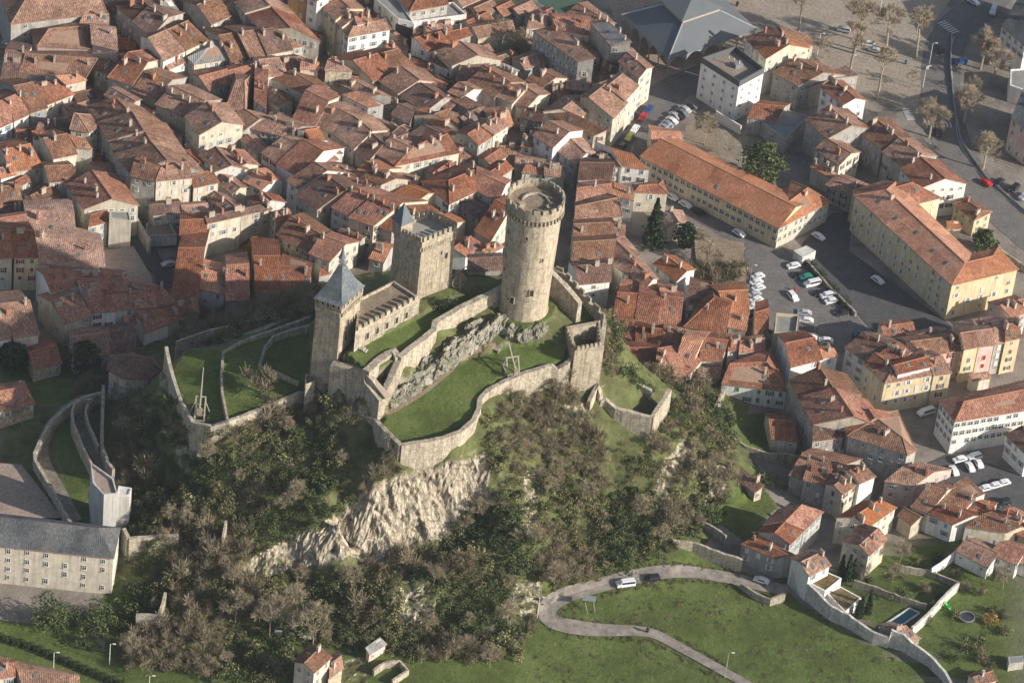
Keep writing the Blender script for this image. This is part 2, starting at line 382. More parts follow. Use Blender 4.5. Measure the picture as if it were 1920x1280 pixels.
# merge near duplicates
keep = []
for p in PTS:
    if all((p[0] - q[0]) ** 2 + (p[1] - q[1]) ** 2 > 6.0 for q in keep): keep.append(p)
PTS = np.array(keep)
_D = np.hypot(PTS[:, None, 0] - PTS[None, :, 0], PTS[:, None, 1] - PTS[None, :, 1])
_W = np.linalg.solve(_D + np.eye(len(PTS)) * 1e-6, PTS[:, 2])
TPOLY = []
for nm, pl in TERR:
    W = np.array([U(x, y, z) for x, y, z in pl])
    A = np.c_[W[:, 0], W[:, 1], np.ones(len(W))]; co = np.linalg.lstsq(A, W[:, 2], rcond=None)[0]
    TPOLY.append((nm, [(w[0], w[1]) for w in W], co))
def ground_np(X, Y, flat=True):
    X = np.asarray(X, float); Y = np.asarray(Y, float); sh = X.shape; x = X.ravel(); y = Y.ravel()
    z = np.zeros(x.size)
    for s in range(0, x.size, 20000):
        d = np.hypot(x[s:s+20000, None] - PTS[None, :, 0], y[s:s+20000, None] - PTS[None, :, 1]); z[s:s+20000] = d @ _W
    far = np.clip((np.hypot(x - 0, y - 20) - 170) / 40, 0, 1); z = z * (1 - far)
    z = z * (0.25 + 0.75 * np.clip(np.abs(z) / 1.5, 0, 1))
    if flat:
        for nm, pl, co in TPOLY:
            m = inside_np(pl, x, y); z[m] = co[0] * x[m] + co[1] * y[m] + co[2]
    return z.reshape(sh)
def ground(x, y): return float(ground_np(np.array([x]), np.array([y]))[0])
def G(px, py):
    """point where the view through a picture point meets the ground"""
    lo, hi = 900.0, 1700.0; d = ray(px, py); ts = np.linspace(780, 1700, 900)
    P = CAM[None] + d[None] * ts[:, None]; g = ground_np(P[:, 0], P[:, 1])
    k = int(np.argmax(P[:, 2] < g))
    a, b = ts[max(k - 1, 0)], ts[k]
    for _ in range(14):
        m = (a + b) / 2; p = CAM + d * m
        if p[2] < ground(p[0], p[1]): b = m
        else: a = m
    return CAM + d * b

def axis(lo, hi, step, far):
    c = list(np.arange(lo, hi + 1e-6, step)); s = step; a = lo; b = hi
    L, Rr = [], []
    while a > -far: s *= 1.35; a -= s; L.append(a)
    s = step
    while b < far: s *= 1.35; b += s; Rr.append(b)
    return np.array(L[::-1] + c + Rr)
gx = axis(-118, 82, 0.5, 1400); gy = axis(-150, 30, 0.5, 1400)
GX, GY = np.meshgrid(gx, gy); GZ = ground_np(GX, GY)
dzx = np.gradient(GZ, axis=1) / np.maximum(np.gradient(GX, axis=1), 1e-3); dzy = np.gradient(GZ, axis=0) / np.maximum(np.gradient(GY, axis=0), 1e-3)
SL = np.hypot(dzx, dzy)
flatm = np.zeros(GX.shape, bool)
for nm, pl, co in TPOLY: flatm |= inside_np(pl, GX, GY)
PXs = np.stack([GX, GY, GZ], -1) - CAM; _dz = PXs @ FWD
PXX = IW / 2 + FPX * (PXs @ RGT) / _dz; PXY = IH / 2 - FPX * (PXs @ UPV) / _dz
# bare rock areas of the photograph (outlines only choose where rock shows)
ROCK = [[(640,965),(665,935),(700,905),(760,890),(850,865),(915,850),(918,905),(880,960),(838,1000),(765,1030),(690,1058),(655,1040)],
        [(455,1080),(470,1050),(545,1005),(640,965),(655,1040),(600,1060),(520,1075)],
        [(740,1090),(800,1085),(815,1130),(800,1185),(760,1175),(735,1130)],
        [(1222,960),(1240,875),(1275,828),(1305,822),(1292,860),(1262,905),(1250,960),(1232,1005)],[(1340,858),(1364,880),(1352,932),(1312,957),(1288,968),(1300,945),(1330,922)],
        [(985,880),(1010,880),(1005,990),(985,1010)],[(1060,755),(1100,755),(1095,785),(1062,785)],[(960,1100),(1012,1080),(1015,1120),(985,1170),(960,1200)],
        [(640,1240),(680,1230),(690,1280),(640,1285)]]
rockm = np.zeros(GX.shape, bool)
for pl in ROCK: rockm |= inside_np(pl, PXX, PXY)
DX = np.zeros(GX.shape); DY = np.zeros(GX.shape); DZ = np.zeros(GX.shape)
ii, jj = np.nonzero(((SL > 0.35) | rockm) & ~flatm & (np.abs(GX) < 140) & (np.abs(GY) < 160))
for i, j in zip(ii, jj):
    p = Vector((GX[i, j], GY[i, j], GZ[i, j]))
    a = 1.0 if rockm[i, j] else 0.35
    n1 = noise.fractal(p * 0.16, 1.0, 2.0, 4); n2 = noise.ridged_multi_fractal(Vector((p.x * 0.27 + p.z * 0.1, p.y * 0.27, p.z * 0.07)), 0.9, 2.1, 5, 0.9, 2.0) - 1.2
    s = SL[i, j]; n3 = noise.fractal(p * 0.75, 1.0, 2.0, 3); k = a * (1.6 * n1 + 0.8 * n2 + 0.8 * n3) * min(1.0, s * 1.2)
    DX[i, j] = -dzx[i, j] / (s + 1e-6) * k; DY[i, j] = -dzy[i, j] / (s + 1e-6) * k; DZ[i, j] = a * 0.9 * n2 * 0.6
V = np.stack([GX + DX, GY + DY, GZ + DZ], -1).reshape(-1, 3)
nx, ny = len(gx), len(gy)
idx = np.arange(nx * ny).reshape(ny, nx)
F = np.stack([idx[:-1, :-1], idx[:-1, 1:], idx[1:, 1:], idx[1:, :-1]], -1).reshape(-1, 4)
gm = bpy.data.meshes.new('ground'); gm.vertices.add(len(V)); gm.vertices.foreach_set('co', V.ravel())
gm.loops.add(F.size); gm.loops.foreach_set('vertex_index', F.ravel().astype(np.int32))
gm.polygons.add(len(F)); gm.polygons.foreach_set('loop_start', np.arange(0, F.size, 4, dtype=np.int32)); gm.polygons.foreach_set('use_smooth', ~rockm[:-1, :-1].ravel()); gm.update()
# what covers the ground: red = grass, green = rock, blue = scrub earth; none = paving
GRASSPX = [[(1020,1090),(1180,1045),(1270,1015),(1480,1110),(1500,1130),(1790,1290),(900,1300),(1000,1190),(1005,1120)],
           [(0,1160),(60,1170),(150,1150),(240,1290),(-20,1300),(-20,1160)],[(190,1060),(1030,1060),(1010,1300),(200,1300)],
           [(1300,950),(1420,900),(1460,950),(1390,1010)],[(1370,780),(1450,770),(1500,850),(1400,850)],
           [(860,-20),(985,-20),(1000,40),(900,60)],
           [(1500,1090),(1760,1000),(1930,1000),(1930,1300),(1790,1280)],
           [(1380,1000),(1480,960),(1520,1000),(1500,1030),(1470,1100)],
           [(90,800),(140,760),(160,860),(170,970),(140,970)],[(0,640),(120,640),(210,700),(140,760),(60,760),(0,740)]]
att = np.zeros((ny, nx, 4), np.float32); att[..., 3] = 1
hill = (GZ > 0.8) & (np.hypot(GX, GY) < 200)
att[hill, 2] = 1
att[rockm, 1] = 1; att[rockm, 2] = 0
gr = flatm.copy()
for pl in GRASSPX: gr |= inside_np(pl, PXX, PXY) & (GZ < (6 if pl[0][0] != 190 else 0.8))
gr &= ~rockm
att[gr, 0] = 1; att[gr, 2] = 0
ca = gm.color_attributes.new('cover', 'FLOAT_COLOR', 'POINT'); ca.data.foreach_set('color', att.ravel())
m, nt, b = base_mat('ground_cover', 0.95)
at = nd(nt, 'Attribute'); at.attribute_name = 'cover'; sp = nd(nt, 'SeparateColor'); nt.links.new(at.outputs['Color'], sp.inputs[0])
v = nd(nt, 'TexCoord').outputs['Object']
pav = ramp(nt, [(0.15, 0.13, 0.11, 1), (0.24, 0.21, 0.18, 1), (0.30, 0.265, 0.225, 1)], [0.35, 0.5, 0.68]); nt.links.new(noise_n(nt, v, 0.12, 6), pav.inputs[0])
gra = ramp(nt, [(0.07, 0.066, 0.03, 1), (0.08, 0.108, 0.03, 1), (0.115, 0.155, 0.044, 1), (0.165, 0.155, 0.075, 1)], [0.3, 0.45, 0.57, 0.72]); nt.links.new(noise_n(nt, v, 0.09, 9, 0.8), gra.inputs[0])
gf = ramp(nt, [(0.6, 0.6, 0.55, 1), (1.35, 1.35, 1.2, 1)], [0.3, 0.7]); nt.links.new(noise_n(nt, v, 1.6, 4, 0.8), gf.inputs[0])
gcol = mixc(nt, 0.7, gra.outputs[0], gf.outputs[0], 'MULTIPLY')
scr = ramp(nt, [(0.065, 0.058, 0.034, 1), (0.095, 0.1, 0.04, 1), (0.13, 0.15, 0.055, 1), (0.18, 0.16, 0.095, 1)], [0.33, 0.45, 0.58, 0.7]); nt.links.new(noise_n(nt, v, 0.22, 8, 0.75), scr.inputs[0])
mpn = nd(nt, 'Mapping'); mpn.inputs['Scale'].default_value = (0.5, 0.5, 0.14); mpn.inputs['Rotation'].default_value = (0.25, 0.1, 0); nt.links.new(v, mpn.inputs[0])
rk = ramp(nt, [(0.13, 0.12, 0.105, 1), (0.34, 0.295, 0.225, 1), (0.5, 0.435, 0.33, 1), (0.57, 0.515, 0.42, 1)], [0.36, 0.45, 0.54, 0.68]); nt.links.new(noise_n(nt, mpn.outputs[0], 1.0, 9, 0.75), rk.inputs[0])
rn = noise_n(nt, v, 0.9, 7, 0.75)
cr = nd(nt, 'TexVoronoi'); cr.feature = 'DISTANCE_TO_EDGE'; cr.inputs['Scale'].default_value = 0.55
wv = nd(nt, 'VectorMath'); wv.operation = 'MULTIPLY_ADD'; wv.inputs[1].default_value = (1.6, 1.6, 1.6); nz = nd(nt, 'TexNoise'); nz.inputs['Scale'].default_value = 0.5; nz.inputs['Detail'].default_value = 5; nt.links.new(v, nz.inputs['Vector'])
nt.links.new(nz.outputs['Color'], wv.inputs[0]); mp3 = nd(nt, 'Mapping'); mp3.inputs['Scale'].default_value = (1.0, 1.0, 0.4); nt.links.new(v, mp3.inputs[0]); nt.links.new(mp3.outputs[0], wv.inputs[2]); nt.links.new(wv.outputs[0], cr.inputs['Vector'])
rf = ramp(nt, [(0.3, 0.29, 0.28, 1), (1.0, 1.0, 1.0, 1)], [0.0, 0.09]); nt.links.new(cr.outputs['Distance'], rf.inputs[0])
rcol = mixc(nt, 0.8, rk.outputs[0], rf.outputs[0], 'MULTIPLY')
rf2 = ramp(nt, [(0.5, 0.5, 0.5, 1), (1.1, 1.1, 1.1, 1)], [0.36, 0.55]); nt.links.new(rn, rf2.inputs[0])
rcol = mixc(nt, 0.7, rcol, rf2.outputs[0], 'MULTIPLY')
# tufts of green on ledges of the rock
geo = nd(nt, 'NewGeometry'); sz = nd(nt, 'SeparateXYZ'); nt.links.new(geo.outputs['Normal'], sz.inputs[0])
ledge = nd(nt, 'MapRange'); ledge.inputs[1].default_value = 0.74; ledge.inputs[2].default_value = 0.92; nt.links.new(sz.outputs[2], ledge.inputs[0])
rcol = mixc(nt, ledge.outputs[0], rcol, scr.outputs[0])
steep = nd(nt, 'MapRange'); steep.inputs[1].default_value = 0.55; steep.inputs[2].default_value = 0.4; nt.links.new(sz.outputs[2], steep.inputs[0])
stn = nd(nt, 'Math'); stn.operation = 'MULTIPLY'; nt.links.new(steep.outputs[0], stn.inputs[0])
pr = ramp(nt, [(0, 0, 0, 1), (1, 1, 1, 1)], [0.5, 0.6]); nt.links.new(noise_n(nt, v, 0.13, 5), pr.inputs[0]); nt.links.new(pr.outputs[0], stn.inputs[1])
scol = mixc(nt, stn.outputs[0], scr.outputs[0], rcol)
c = mixc(nt, sp.outputs[0], pav.outputs[0], gcol); c = mixc(nt, sp.outputs[2], c, scol); c = mixc(nt, sp.outputs[1], c, rcol)
nt.links.new(c, b.inputs['Base Color'])
bump(nt, b, rn, 0.8, 0.5)
go = link('ground', gm, m); tag(go, 'paved town ground rising into the grassy and rocky castle hill', kind='structure'); go['label'] = 'town ground rising into the grassy and rocky castle hill'

# ------------------------------------------------------------------ sheets laid on the ground
ASPH = simple('asphalt', (0.135, 0.125, 0.117, 1), (0.185, 0.172, 0.16, 1), 0.25, 0.9, fine=2.0, jitter=False)
ASPHD = simple('dark_asphalt', (0.075, 0.075, 0.077, 1), (0.105, 0.104, 0.104, 1), 0.25, 0.9, fine=2.0, jitter=False)
GRAVEL = simple('tan_gravel', (0.27, 0.225, 0.175, 1), (0.35, 0.30, 0.24, 1), 0.1, 0.95, fine=1.2, jitter=False)
PAVE = simple('pink_paving', (0.36, 0.28, 0.22, 1), (0.28, 0.22, 0.18, 1), 0.2, 0.9, fine=1.5, jitter=False)
LAWN = simple('lawn_grass', (0.05, 0.065, 0.025, 1), (0.075, 0.098, 0.034, 1), 0.15, 0.95, fine=1.5, jitter=False, c3=(0.11, 0.115, 0.05, 1))
EARTH = simple('bare_earth', (0.22, 0.165, 0.115, 1), (0.30, 0.24, 0.17, 1), 0.3, 0.95, fine=1.5, jitter=False)
PAINT = simple('road_paint', (0.62, 0.61, 0.57, 1), (0.45, 0.44, 0.42, 1), 1.0)
PATHM = simple('path_gravel', (0.30, 0.26, 0.2, 1), (0.2, 0.17, 0.13, 1), 0.3, 0.95, fine=1.5, jitter=False)
def sheet(name, pxpoly, matr, dz=0.03, kind='structure', label=None):
    W = [U(x, y, 0) for x, y in pxpoly]
    me = mesh(name, [(w[0], w[1], dz) for w in W], [tuple(range(len(W)))])
    bm = bmesh.new(); bm.from_mesh(me); bmesh.ops.triangulate(bm, faces=bm.faces[:])
    for f in bm.faces:
        if f.normal.z < 0: f.normal_flip()
    bm.to_mesh(me); bm.free()
    o = link(name, me, matr); o['kind'] = kind
    if label: o['label'] = label
    return o
def ribbon(name, pts, width, matr, dz=0.06, label=None, sub=4, kind='structure', world=False, flat=None):
    """strip draped over the ground along picture points"""
    C = [np.array(p) if world else G(*p) for p in pts]
    # smooth (catmull-rom)
    S = []
    for i in range(len(C) - 1):
        p0, p1, p2, p3 = C[max(i-1,0)], C[i], C[i+1], C[min(i+2,len(C)-1)]
        n = max(2, int(np.linalg.norm(p2 - p1) / 1.2))
        for k in range(n):
            t = k / n
            S.append(0.5 * ((2*p1) + (-p0+p2)*t + (2*p0-5*p1+4*p2-p3)*t*t + (-p0+3*p1-3*p2+p3)*t**3))
    S.append(C[-1]); vs, fs = [], []
    wd = width if hasattr(width, '__len__') else [width] * len(C)
    for i, p in enumerate(S):
        t = S[min(i+1, len(S)-1)] - S[max(i-1, 0)]; n = np.array([-t[1], t[0]]); n /= (np.linalg.norm(n) + 1e-9)
        w = np.interp(i / (len(S)-1), np.linspace(0, 1, len(wd)), wd)
        L = [(p[0] + n[0]*w*(k/sub-0.5), p[1] + n[1]*w*(k/sub-0.5)) for k in range(sub+1)]
        zz = ground_np(np.array([a[0] for a in L]), np.array([a[1] for a in L])); zz = np.maximum(zz, zz.mean() - 0.1)
        vs += [(a[0], a[1], z + dz) for a, z in zip(L, zz)]
        if i:
            for k in range(sub):
                a = (i-1)*(sub+1)+k; b_ = i*(sub+1)+k; fs.append((a, b_, b_+1, a+1))
    me = mesh(name, vs, fs)
    if me.polygons[0].normal.z < 0: me.flip_normals()
    o = link(name, me, matr); o['kind'] = kind
    if label: o['label'] = label
    return o
# ------------------------------------------------------------------ castle
def P3(px, py, z): return np.array(U(px, py, z))
MERLON = None
def merlon_mesh():
    global MERLON
    if MERLON is None:
        b = MB(); b.box((0, 0, 0.55), (1.0, 0.5, 1.1)); b.box((0, 0, 1.14), (1.06, 0.56, 0.1)); MERLON = b.me('merlon'); MERLON.materials.append(CASTLE)
    return MERLON
def merlons_between(root, a, b, z, n, inset=0.0, w=1.0, h=1.0, za=None):
    a = np.array(a[:2]); b = np.array(b[:2]); ang = math.atan2(b[1]-a[1], b[0]-a[0]); L = np.linalg.norm(b-a); step = L / n
    for k in range(n):
        t = (k + 0.5) / n; p = a + (b - a) * t
        o = link('merlon', merlon_mesh(), parent=root); zz = z if za is None else z + (za - z) * t
        o.location = (p[0]-root.location.x, p[1]-root.location.y, zz-root.location.z); o.rotation_euler = (0, 0, ang); o.scale = (step*0.58*w, 1, h)
def arrow_mesh(w, h):
    b = MB(); b.box((0, 0.02, 0), (w, 0.14, h), mi=0); b.box((0, 0.0, -h/2-0.08), (w+0.3, 0.3, 0.16), mi=1); b.box((0, 0.0, h/2+0.08), (w+0.3, 0.3, 0.16), mi=1)
    b.box((-w/2-0.1, 0, 0), (0.18, 0.24, h), mi=1); b.box((w/2+0.1, 0, 0), (0.18, 0.24, h), mi=1)
    me = b.me('window'); me.materials.append(GLASS); me.materials.append(CASTLE); return me
ARROW = arrow_mesh(0.5, 1.2); ARROWL = arrow_mesh(0.9, 1.9)
def on_face(root, a, b, u, z, me, name='window', off=0.02):
    """put a piece on the vertical face from a to b (outward is to the right of a->b)"""
    a = np.array(a[:2]); b = np.array(b[:2]); d = (b-a)/np.linalg.norm(b-a); n = np.array([d[1], -d[0]]); p = a + (b-a)*u + n*off
    o = link(name, me, parent=root); o.location = (p[0]-root.location.x, p[1]-root.location.y, z-root.location.z); o.rotation_euler = (0, 0, math.atan2(-n[1], -n[0]) - math.pi/2)
    return o

# --- round tower
bc = P3(981, 575, 45); rt = empty('round_tower', bc, 'tall round stone castle tower with crenellated crown standing on the rock', 'tower')
Ht = 34.2
b = MB(); b.lathe([(7.3, -7), (6.75, -1), (6.3, 1.5), (6.35, 8), (6.75, 22), (6.95, Ht-3.6), (6.95, Ht-1.3)], 56)
o = b.build('shaft', CASTLE, rt); o.data.polygons.foreach_set('use_smooth', [True]*(len(o.data.polygons)-1)+[False])
b = MB()
prof = [(6.95, Ht-1.6), (7.35, Ht-1.5), (7.4, Ht+0.7), (6.85, Ht+0.7), (6.85, Ht-0.6)]
b.lathe(prof, 56); b.build('parapet', CASTLE, rt)
cm = MB(); cm.box((0, -0.1, 0), (0.42, 0.9, 1.0)); cm.box((0, -0.28, -0.6), (0.42, 0.5, 0.5)); cm = cm.me('corbel'); cm.materials.append(CASTLE)
for k in range(44):
    t = 2*math.pi*k/44; o = link('corbel', cm, parent=rt); o.location = (7.02*math.cos(t), 7.02*math.sin(t), Ht-2.1); o.rotation_euler = (0, 0, t-math.pi/2+math.pi)
for k in range(20):
    t = 2*math.pi*(k+0.3)/20; o = link('merlon', merlon_mesh(), parent=rt); o.location = (7.12*math.cos(t), 7.12*math.sin(t), Ht+0.7); o.rotation_euler = (0, 0, t+math.pi/2); o.scale = (1.5, 1, 0.95)
b = MB(); b.lathe([(6.84, Ht-0.75), (6.8, Ht-0.5), (0.01, Ht-0.45)], 40); b.build('roof_platform', EARTH, rt)
b = MB()
for k in range(22):
    t0 = R(-40 + k*10); t1 = t0 + R(10)
    pr = [(3.1*math.cos(t0), 3.1*math.sin(t0)), (3.6*math.cos(t0), 3.6*math.sin(t0)), (3.6*math.cos(t1), 3.6*math.sin(t1)), (3.1*math.cos(t1), 3.1*math.sin(t1))]
    b.prism(pr, Ht-0.5, Ht+0.05)
b.build('inner_wall_ring', CASTLE2, rt)
b = MB(); b.box((-3.4, -2.6, Ht), (1.6, 1.2, 1.0), 0.5); b.box((-3.4, -2.6, Ht+0.6), (1.8, 1.4, 0.16), 0.5); b.build('stair_hatch', CASTLE, rt)
for ang, z, me in ((-118, 6, ARROWL), (-75, 9.5, ARROWL), (-150, 14, ARROW), (-150, 18, ARROW), (-150, 22, ARROW), (-150, 26, ARROW), (-60, 20, ARROW), (-100, 27, ARROW)):
    t = R(ang); r = 6.3 + z*0.022; o = link('window', me, parent=rt); o.location = ((r+0.05)*math.cos(t), (r+0.05)*math.sin(t), z); o.rotation_euler = (0, 0, t+math.pi/2)

# --- square towers
def square_tower(name, label, F, Rr, L, zb, H, drop, nm, shrink):
    # corners read at the top of the tower, carried down to the base
    zt = zb+H; F, Rr, L = P3(*F, zt), P3(*Rr, zt), P3(*L, zt); B = Rr + L - F
    c0 = (F+Rr+B+L)/4; F, Rr, L, B = [c0+(p-c0)*shrink-np.array([0, 0, H]) for p in (F, Rr, L, B)]
    root = empty(name, F, label, 'tower'); q = [F, Rr, B, L]; cen = sum(q)/4
    def ring(s): return [((p[0]-cen[0])*s+cen[0]-F[0], (p[1]-cen[1])*s+cen[1]-F[1]) for p in q]
    b = MB()
    lo, hi = ring(1.05), ring(1.0)
    Pv = [(x, y, -drop) for x, y in lo] + [(x, y, H) for x, y in hi]
    b.poly(Pv, [(0,1,5,4),(1,2,6,5),(2,3,7,6),(3,0,4,7),(4,5,6,7)]); b.build('shaft', CASTLE, root)
    return root, q, cen, ring
H2 = 17.3
mt, q, cen, ring = square_tower('square_tower', 'square stone tower with flat crenellated roof and a small slate turret on one corner', (791,461), (858,434), (737,432), 49, H2, 6, 7, 0.935); F2 = np.array(mt.location)
b = MB()
o1, o2 = ring(1.07), ring(0.96)
for i in range(4):
    j = (i+1) % 4; b.prism([o1[i], o1[j], o2[j], o2[i]], H2-0.9, H2+1.0)
b.build('parapet', CASTLE, mt)
b = MB(); b.prism(ring(0.958), H2+0.02, H2+0.12); b.build('roof_terrace', simple('grey_terrace', (0.36,0.33,0.28,1),(0.27,0.25,0.22,1),0.4), mt)
qw = [np.array([x + F2[0], y + F2[1]]) for x, y in ring(1.045)]
for i in range(4): merlons_between(mt, qw[i], qw[(i+1)%4], F2[2]+H2+1.0, 8 if i % 2 else 7, h=1.15)
qc = [np.array([x + F2[0], y + F2[1]]) for x, y in ring(1.0)]
for i in range(4):
    a, c = qc[i], qc[(i+1)%4]; n = 19
    for k in range(n):
        t = (k+0.5)/n; on_face(mt, a, c, t, F2[2]+H2-1.35, cm, 'corbel', -0.1)
on_face(mt, qc[0], qc[1], 0.62, F2[2]+12.2, ARROW); on_face(mt, qc[0], qc[1], 0.78, F2[2]+10.5, ARROWL)
on_face(mt, qc[3], qc[0], 0.12, F2[2]+7, ARROWL); on_face(mt, qc[3], qc[0], 0.1, F2[2]+2, ARROWL); on_face(mt, qc[3], qc[0], 0.42, F2[2]+2.2, ARROWL)
TURR = simple('blue_slate', (0.11, 0.13, 0.145, 1), (0.15, 0.172, 0.188, 1), 0.8)
tx, ty = ring(0.78)[3]; b = MB(); ang = math.atan2(ring(1)[1][1]-ring(1)[0][1], ring(1)[1][0]-ring(1)[0][0])
b.box((tx, ty, H2+1.6), (3.7, 3.7, 3.4), ang); b.box((tx, ty, H2+3.35), (4.1, 4.1, 0.25), ang); tu = b.build('turret', CASTLE, mt)
b = MB(); b.box((tx, ty, H2+3.5+2.6), (4.2, 4.2, 5.4), ang, taper=0.02); b.build('turret_roof', TURR, tu)
b = MB(); b.box((tx+1.2, ty-0.75, H2+1.4), (0.8, 0.2, 1.9), ang); b.build('turret_door', DARKMETAL, tu)

H3 = 21.8
lt, q, cen, ring = square_tower('slate_roofed_tower', 'square stone tower with steep grey slate roof and a slim lantern spire', (640,583), (681,545), (590,567), 38, H3, 6, 5, 0.915); F3 = np.array(lt.location)
b = MB(); o1, o2 = ring(1.09), ring(0.98)
b.prism(ring(1.09), H3-1.1, H3+1.6); b.build('parapet_storey', CASTLE, lt)
qc = [np.array([x + F3[0], y + F3[1]]) for x, y in ring(1.02)]; qo = [np.array([x + F3[0], y + F3[1]]) for x, y in ring(1.09)]
for i in range(4):
    for k in range(13): on_face(lt, qc[i], qc[(i+1)%4], (k+0.5)/13, F3[2]+H3-1.5, cm, 'corbel', -0.05)
    for k in range(5): on_face(lt, qo[i], qo[(i+1)%4], (k+0.5)/5, F3[2]+H3+0.75, ARROW)
on_face(lt, qc[0], qc[1], 0.4, F3[2]+15.5, ARROWL); on_face(lt, qc[0], qc[1], 0.35, F3[2]+11, ARROWL); on_face(lt, qc[0], qc[1], 0.3, F3[2]+6.5, ARROW)
# roof: flared pyramid, then lantern
b = MB(); prof = [(1.19, H3+1.5), (1.02, H3+2.3), (0.68, H3+4.8), (0.40, H3+7.6), (0.17, H3+10.2), (0.0, H3+10.4)]
Pv = []
for s, z in prof:
    for x, y in ring(s): Pv.append((x, y, z))
Fc = []
for k in range(len(prof)-1):
    for i in range(4): Fc.append((k*4+i, k*4+(i+1)%4, (k+1)*4+(i+1)%4, (k+1)*4+i))
b.poly(Pv, Fc)
def uv_box(me, sc=1.0):
    l = me.uv_layers.new(name='UVMap') if not me.uv_layers else me.uv_layers[0]
    for p in me.polygons:
        n = p.normal; u = Vector((-n.y, n.x, 0)); u = u.normalized() if u.length > 1e-4 else Vector((1, 0, 0)); vv = n.cross(u)
        for li in p.loop_indices:
            c = me.vertices[me.loops[li].vertex_index].co; l.data[li].uv = (c.dot(u)*sc, c.dot(vv)*sc)
SLATEBLUE = roof_mat('blue_slates', (0.105, 0.125, 0.138, 1), (0.135, 0.158, 0.172, 1), (0.165, 0.19, 0.205, 1), stripe=0.05, lich=0.0)
ro = b.build('slate_roof', SLATEBLUE, lt); uv_box(ro.data)
cx, cy = sum(x for x, y in ring(1))/4, sum(y for x, y in ring(1))/4
b = MB()
for k in range(6):
    t = k*math.pi/3; b.bar((cx+0.75*math.cos(t), cy+0.75*math.sin(t), H3+9.4), (cx+0.75*math.cos(t), cy+0.75*math.sin(t), H3+12.6), 0.11)
b.lathe([(0.95, H3+9.2), (0.95, H3+9.6), (0.2, H3+9.7)], 6, (cx, cy)); b.lathe([(0.85, H3+11.0), (0.85, H3+11.2), (0.2, H3+11.2)], 6, (cx, cy))
b.build('lantern', METAL, lt)
b = MB(); b.lathe([(1.05, H3+12.5), (0.6, H3+13.3), (0.3, H3+14.8), (0.05, H3+17.2)], 8, (cx, cy)); b.build('spire', SLATEBLUE, lt)

# --- hall block between the towers
def block(name, label, cat, poly, z0, z1, matr, floor=None, cren=(), n=9, parts=None):
    W = [P3(x, y, z1) for x, y in poly]; o0 = np.array([W[0][0], W[0][1], z0]); root = empty(name, o0, label, cat)
    xy = [(w[0]-o0[0], w[1]-o0[1]) for w in W]
    b = MB(); b.prism(xy, -5, z1-z0-0.2); b.build('wall', matr, root)
    cx = sum(p[0] for p in xy)/len(xy); cy = sum(p[1] for p in xy)/len(xy)
    ins = [(cx+(x-cx)*0.93, cy+(y-cy)*0.93) for x, y in xy]
    b = MB(); b.prism(ins, z1-z0-0.19, z1-z0-0.1); b.build('floor', floor or EARTH, root)
    b = MB()
    for i in range(len(xy)):
        j = (i+1) % len(xy); b.prism([xy[i], xy[j], ins[j], ins[i]], z1-z0-0.195, z1-z0+0.7)
    b.build('parapet', matr, root)
    for i in cren:
        j = (i+1) % len(xy); a = [(xy[i][k]+ins[i][k])/2+o0[k] for k in (0, 1)]; c = [(xy[j][k]+ins[j][k])/2+o0[k] for k in (0, 1)]
        merlons_between(root, a, c, z1+0.7, n)
    return root, W
hb, W = block('castle_hall', 'low crenellated stone hall with brown flat roof joining the two square towers', 'castle hall', [(666,626),(787,562),(738,530),(674,563)], 46.5, 52, CASTLE2, EARTH, (0, 3), 11)
for k in range(5): on_face(hb, W[0], W[1], 0.2+0.15*k, 49.2, ARROWL)

# --- walls
def wall(name, label, pts, thick=1.3, depth=6.0, matr=None, cat='rampart', cren=0, zb=None, rag=0.15, group=None, cap=True):
    W = [P3(*p) for p in pts]; S = []
    for i in range(len(W)-1):
        n = max(1, int(np.linalg.norm(W[i+1]-W[i])/1.6))
        for k in range(n): S.append(W[i]+(W[i+1]-W[i])*k/n)
    S.append(W[-1]); o0 = S[0].copy(); o0[2] -= depth if zb is None else (S[0][2]-zb); vs = []; fs = []; rnd = random.Random(len(pts)*31+int(pts[0][0]))
    for i, p in enumerate(S):
        t = S[min(i+1, len(S)-1)]-S[max(i-1, 0)]; n = np.array([-t[1], t[0]]); n /= (np.linalg.norm(n)+1e-9)
        zt = p[2]+rnd.uniform(-rag, rag); z0 = p[2]-depth if zb is None else zb
        z0 = min(z0, ground(p[0]-n[0]*thick, p[1]-n[1]*thick)-0.8, ground(p[0]+n[0]*thick, p[1]+n[1]*thick)-0.8)
        for s, z, w in ((-1, z0, 1.25), (-1, zt, 1.0), (1, zt, 1.0), (1, z0, 1.25)):
            vs.append((p[0]+n[0]*thick/2*s*w-o0[0], p[1]+n[1]*thick/2*s*w-o0[1], z-o0[2]))
        if i:
            a, c = (i-1)*4, i*4
            for k in range(3): fs.append((a+k, c+k, c+k+1, a+k+1))
    L = (len(S)-1)*4; fs.append((3, 2, 1, 0)); fs.append((L, L+1, L+2, L+3))
    me = mesh(name, vs, fs)
    bm = bmesh.new(); bm.from_mesh(me); bmesh.ops.recalc_face_normals(bm, faces=bm.faces[:]); bm.to_mesh(me); bm.free()
    if cren:
        root = empty(name, o0, label, cat, group); link('wall', me, matr or CASTLE2, root)
        for i in range(len(W)-1):
            L = np.linalg.norm(W[i+1]-W[i]); n = max(1, int(L/cren)); merlons_between(root, W[i], W[i+1], W[i][2]+0.05, n, za=W[i+1][2]+0.05)
        return root
    o = link(name, me, matr or CASTLE2, loc=tuple(map(float, o0))); tag(o, label, cat, group)
    return o
wall('curtain_wall', 'pale rubble curtain wall descending from the round tower above the rock band', [(968,528,51),(945,535,50.5),(918,549,50),(860,577,49.2),(816,602,48.6),(813,618,47.2),(780,644,46.8),(748,668,46.4)], 1.6, 9)
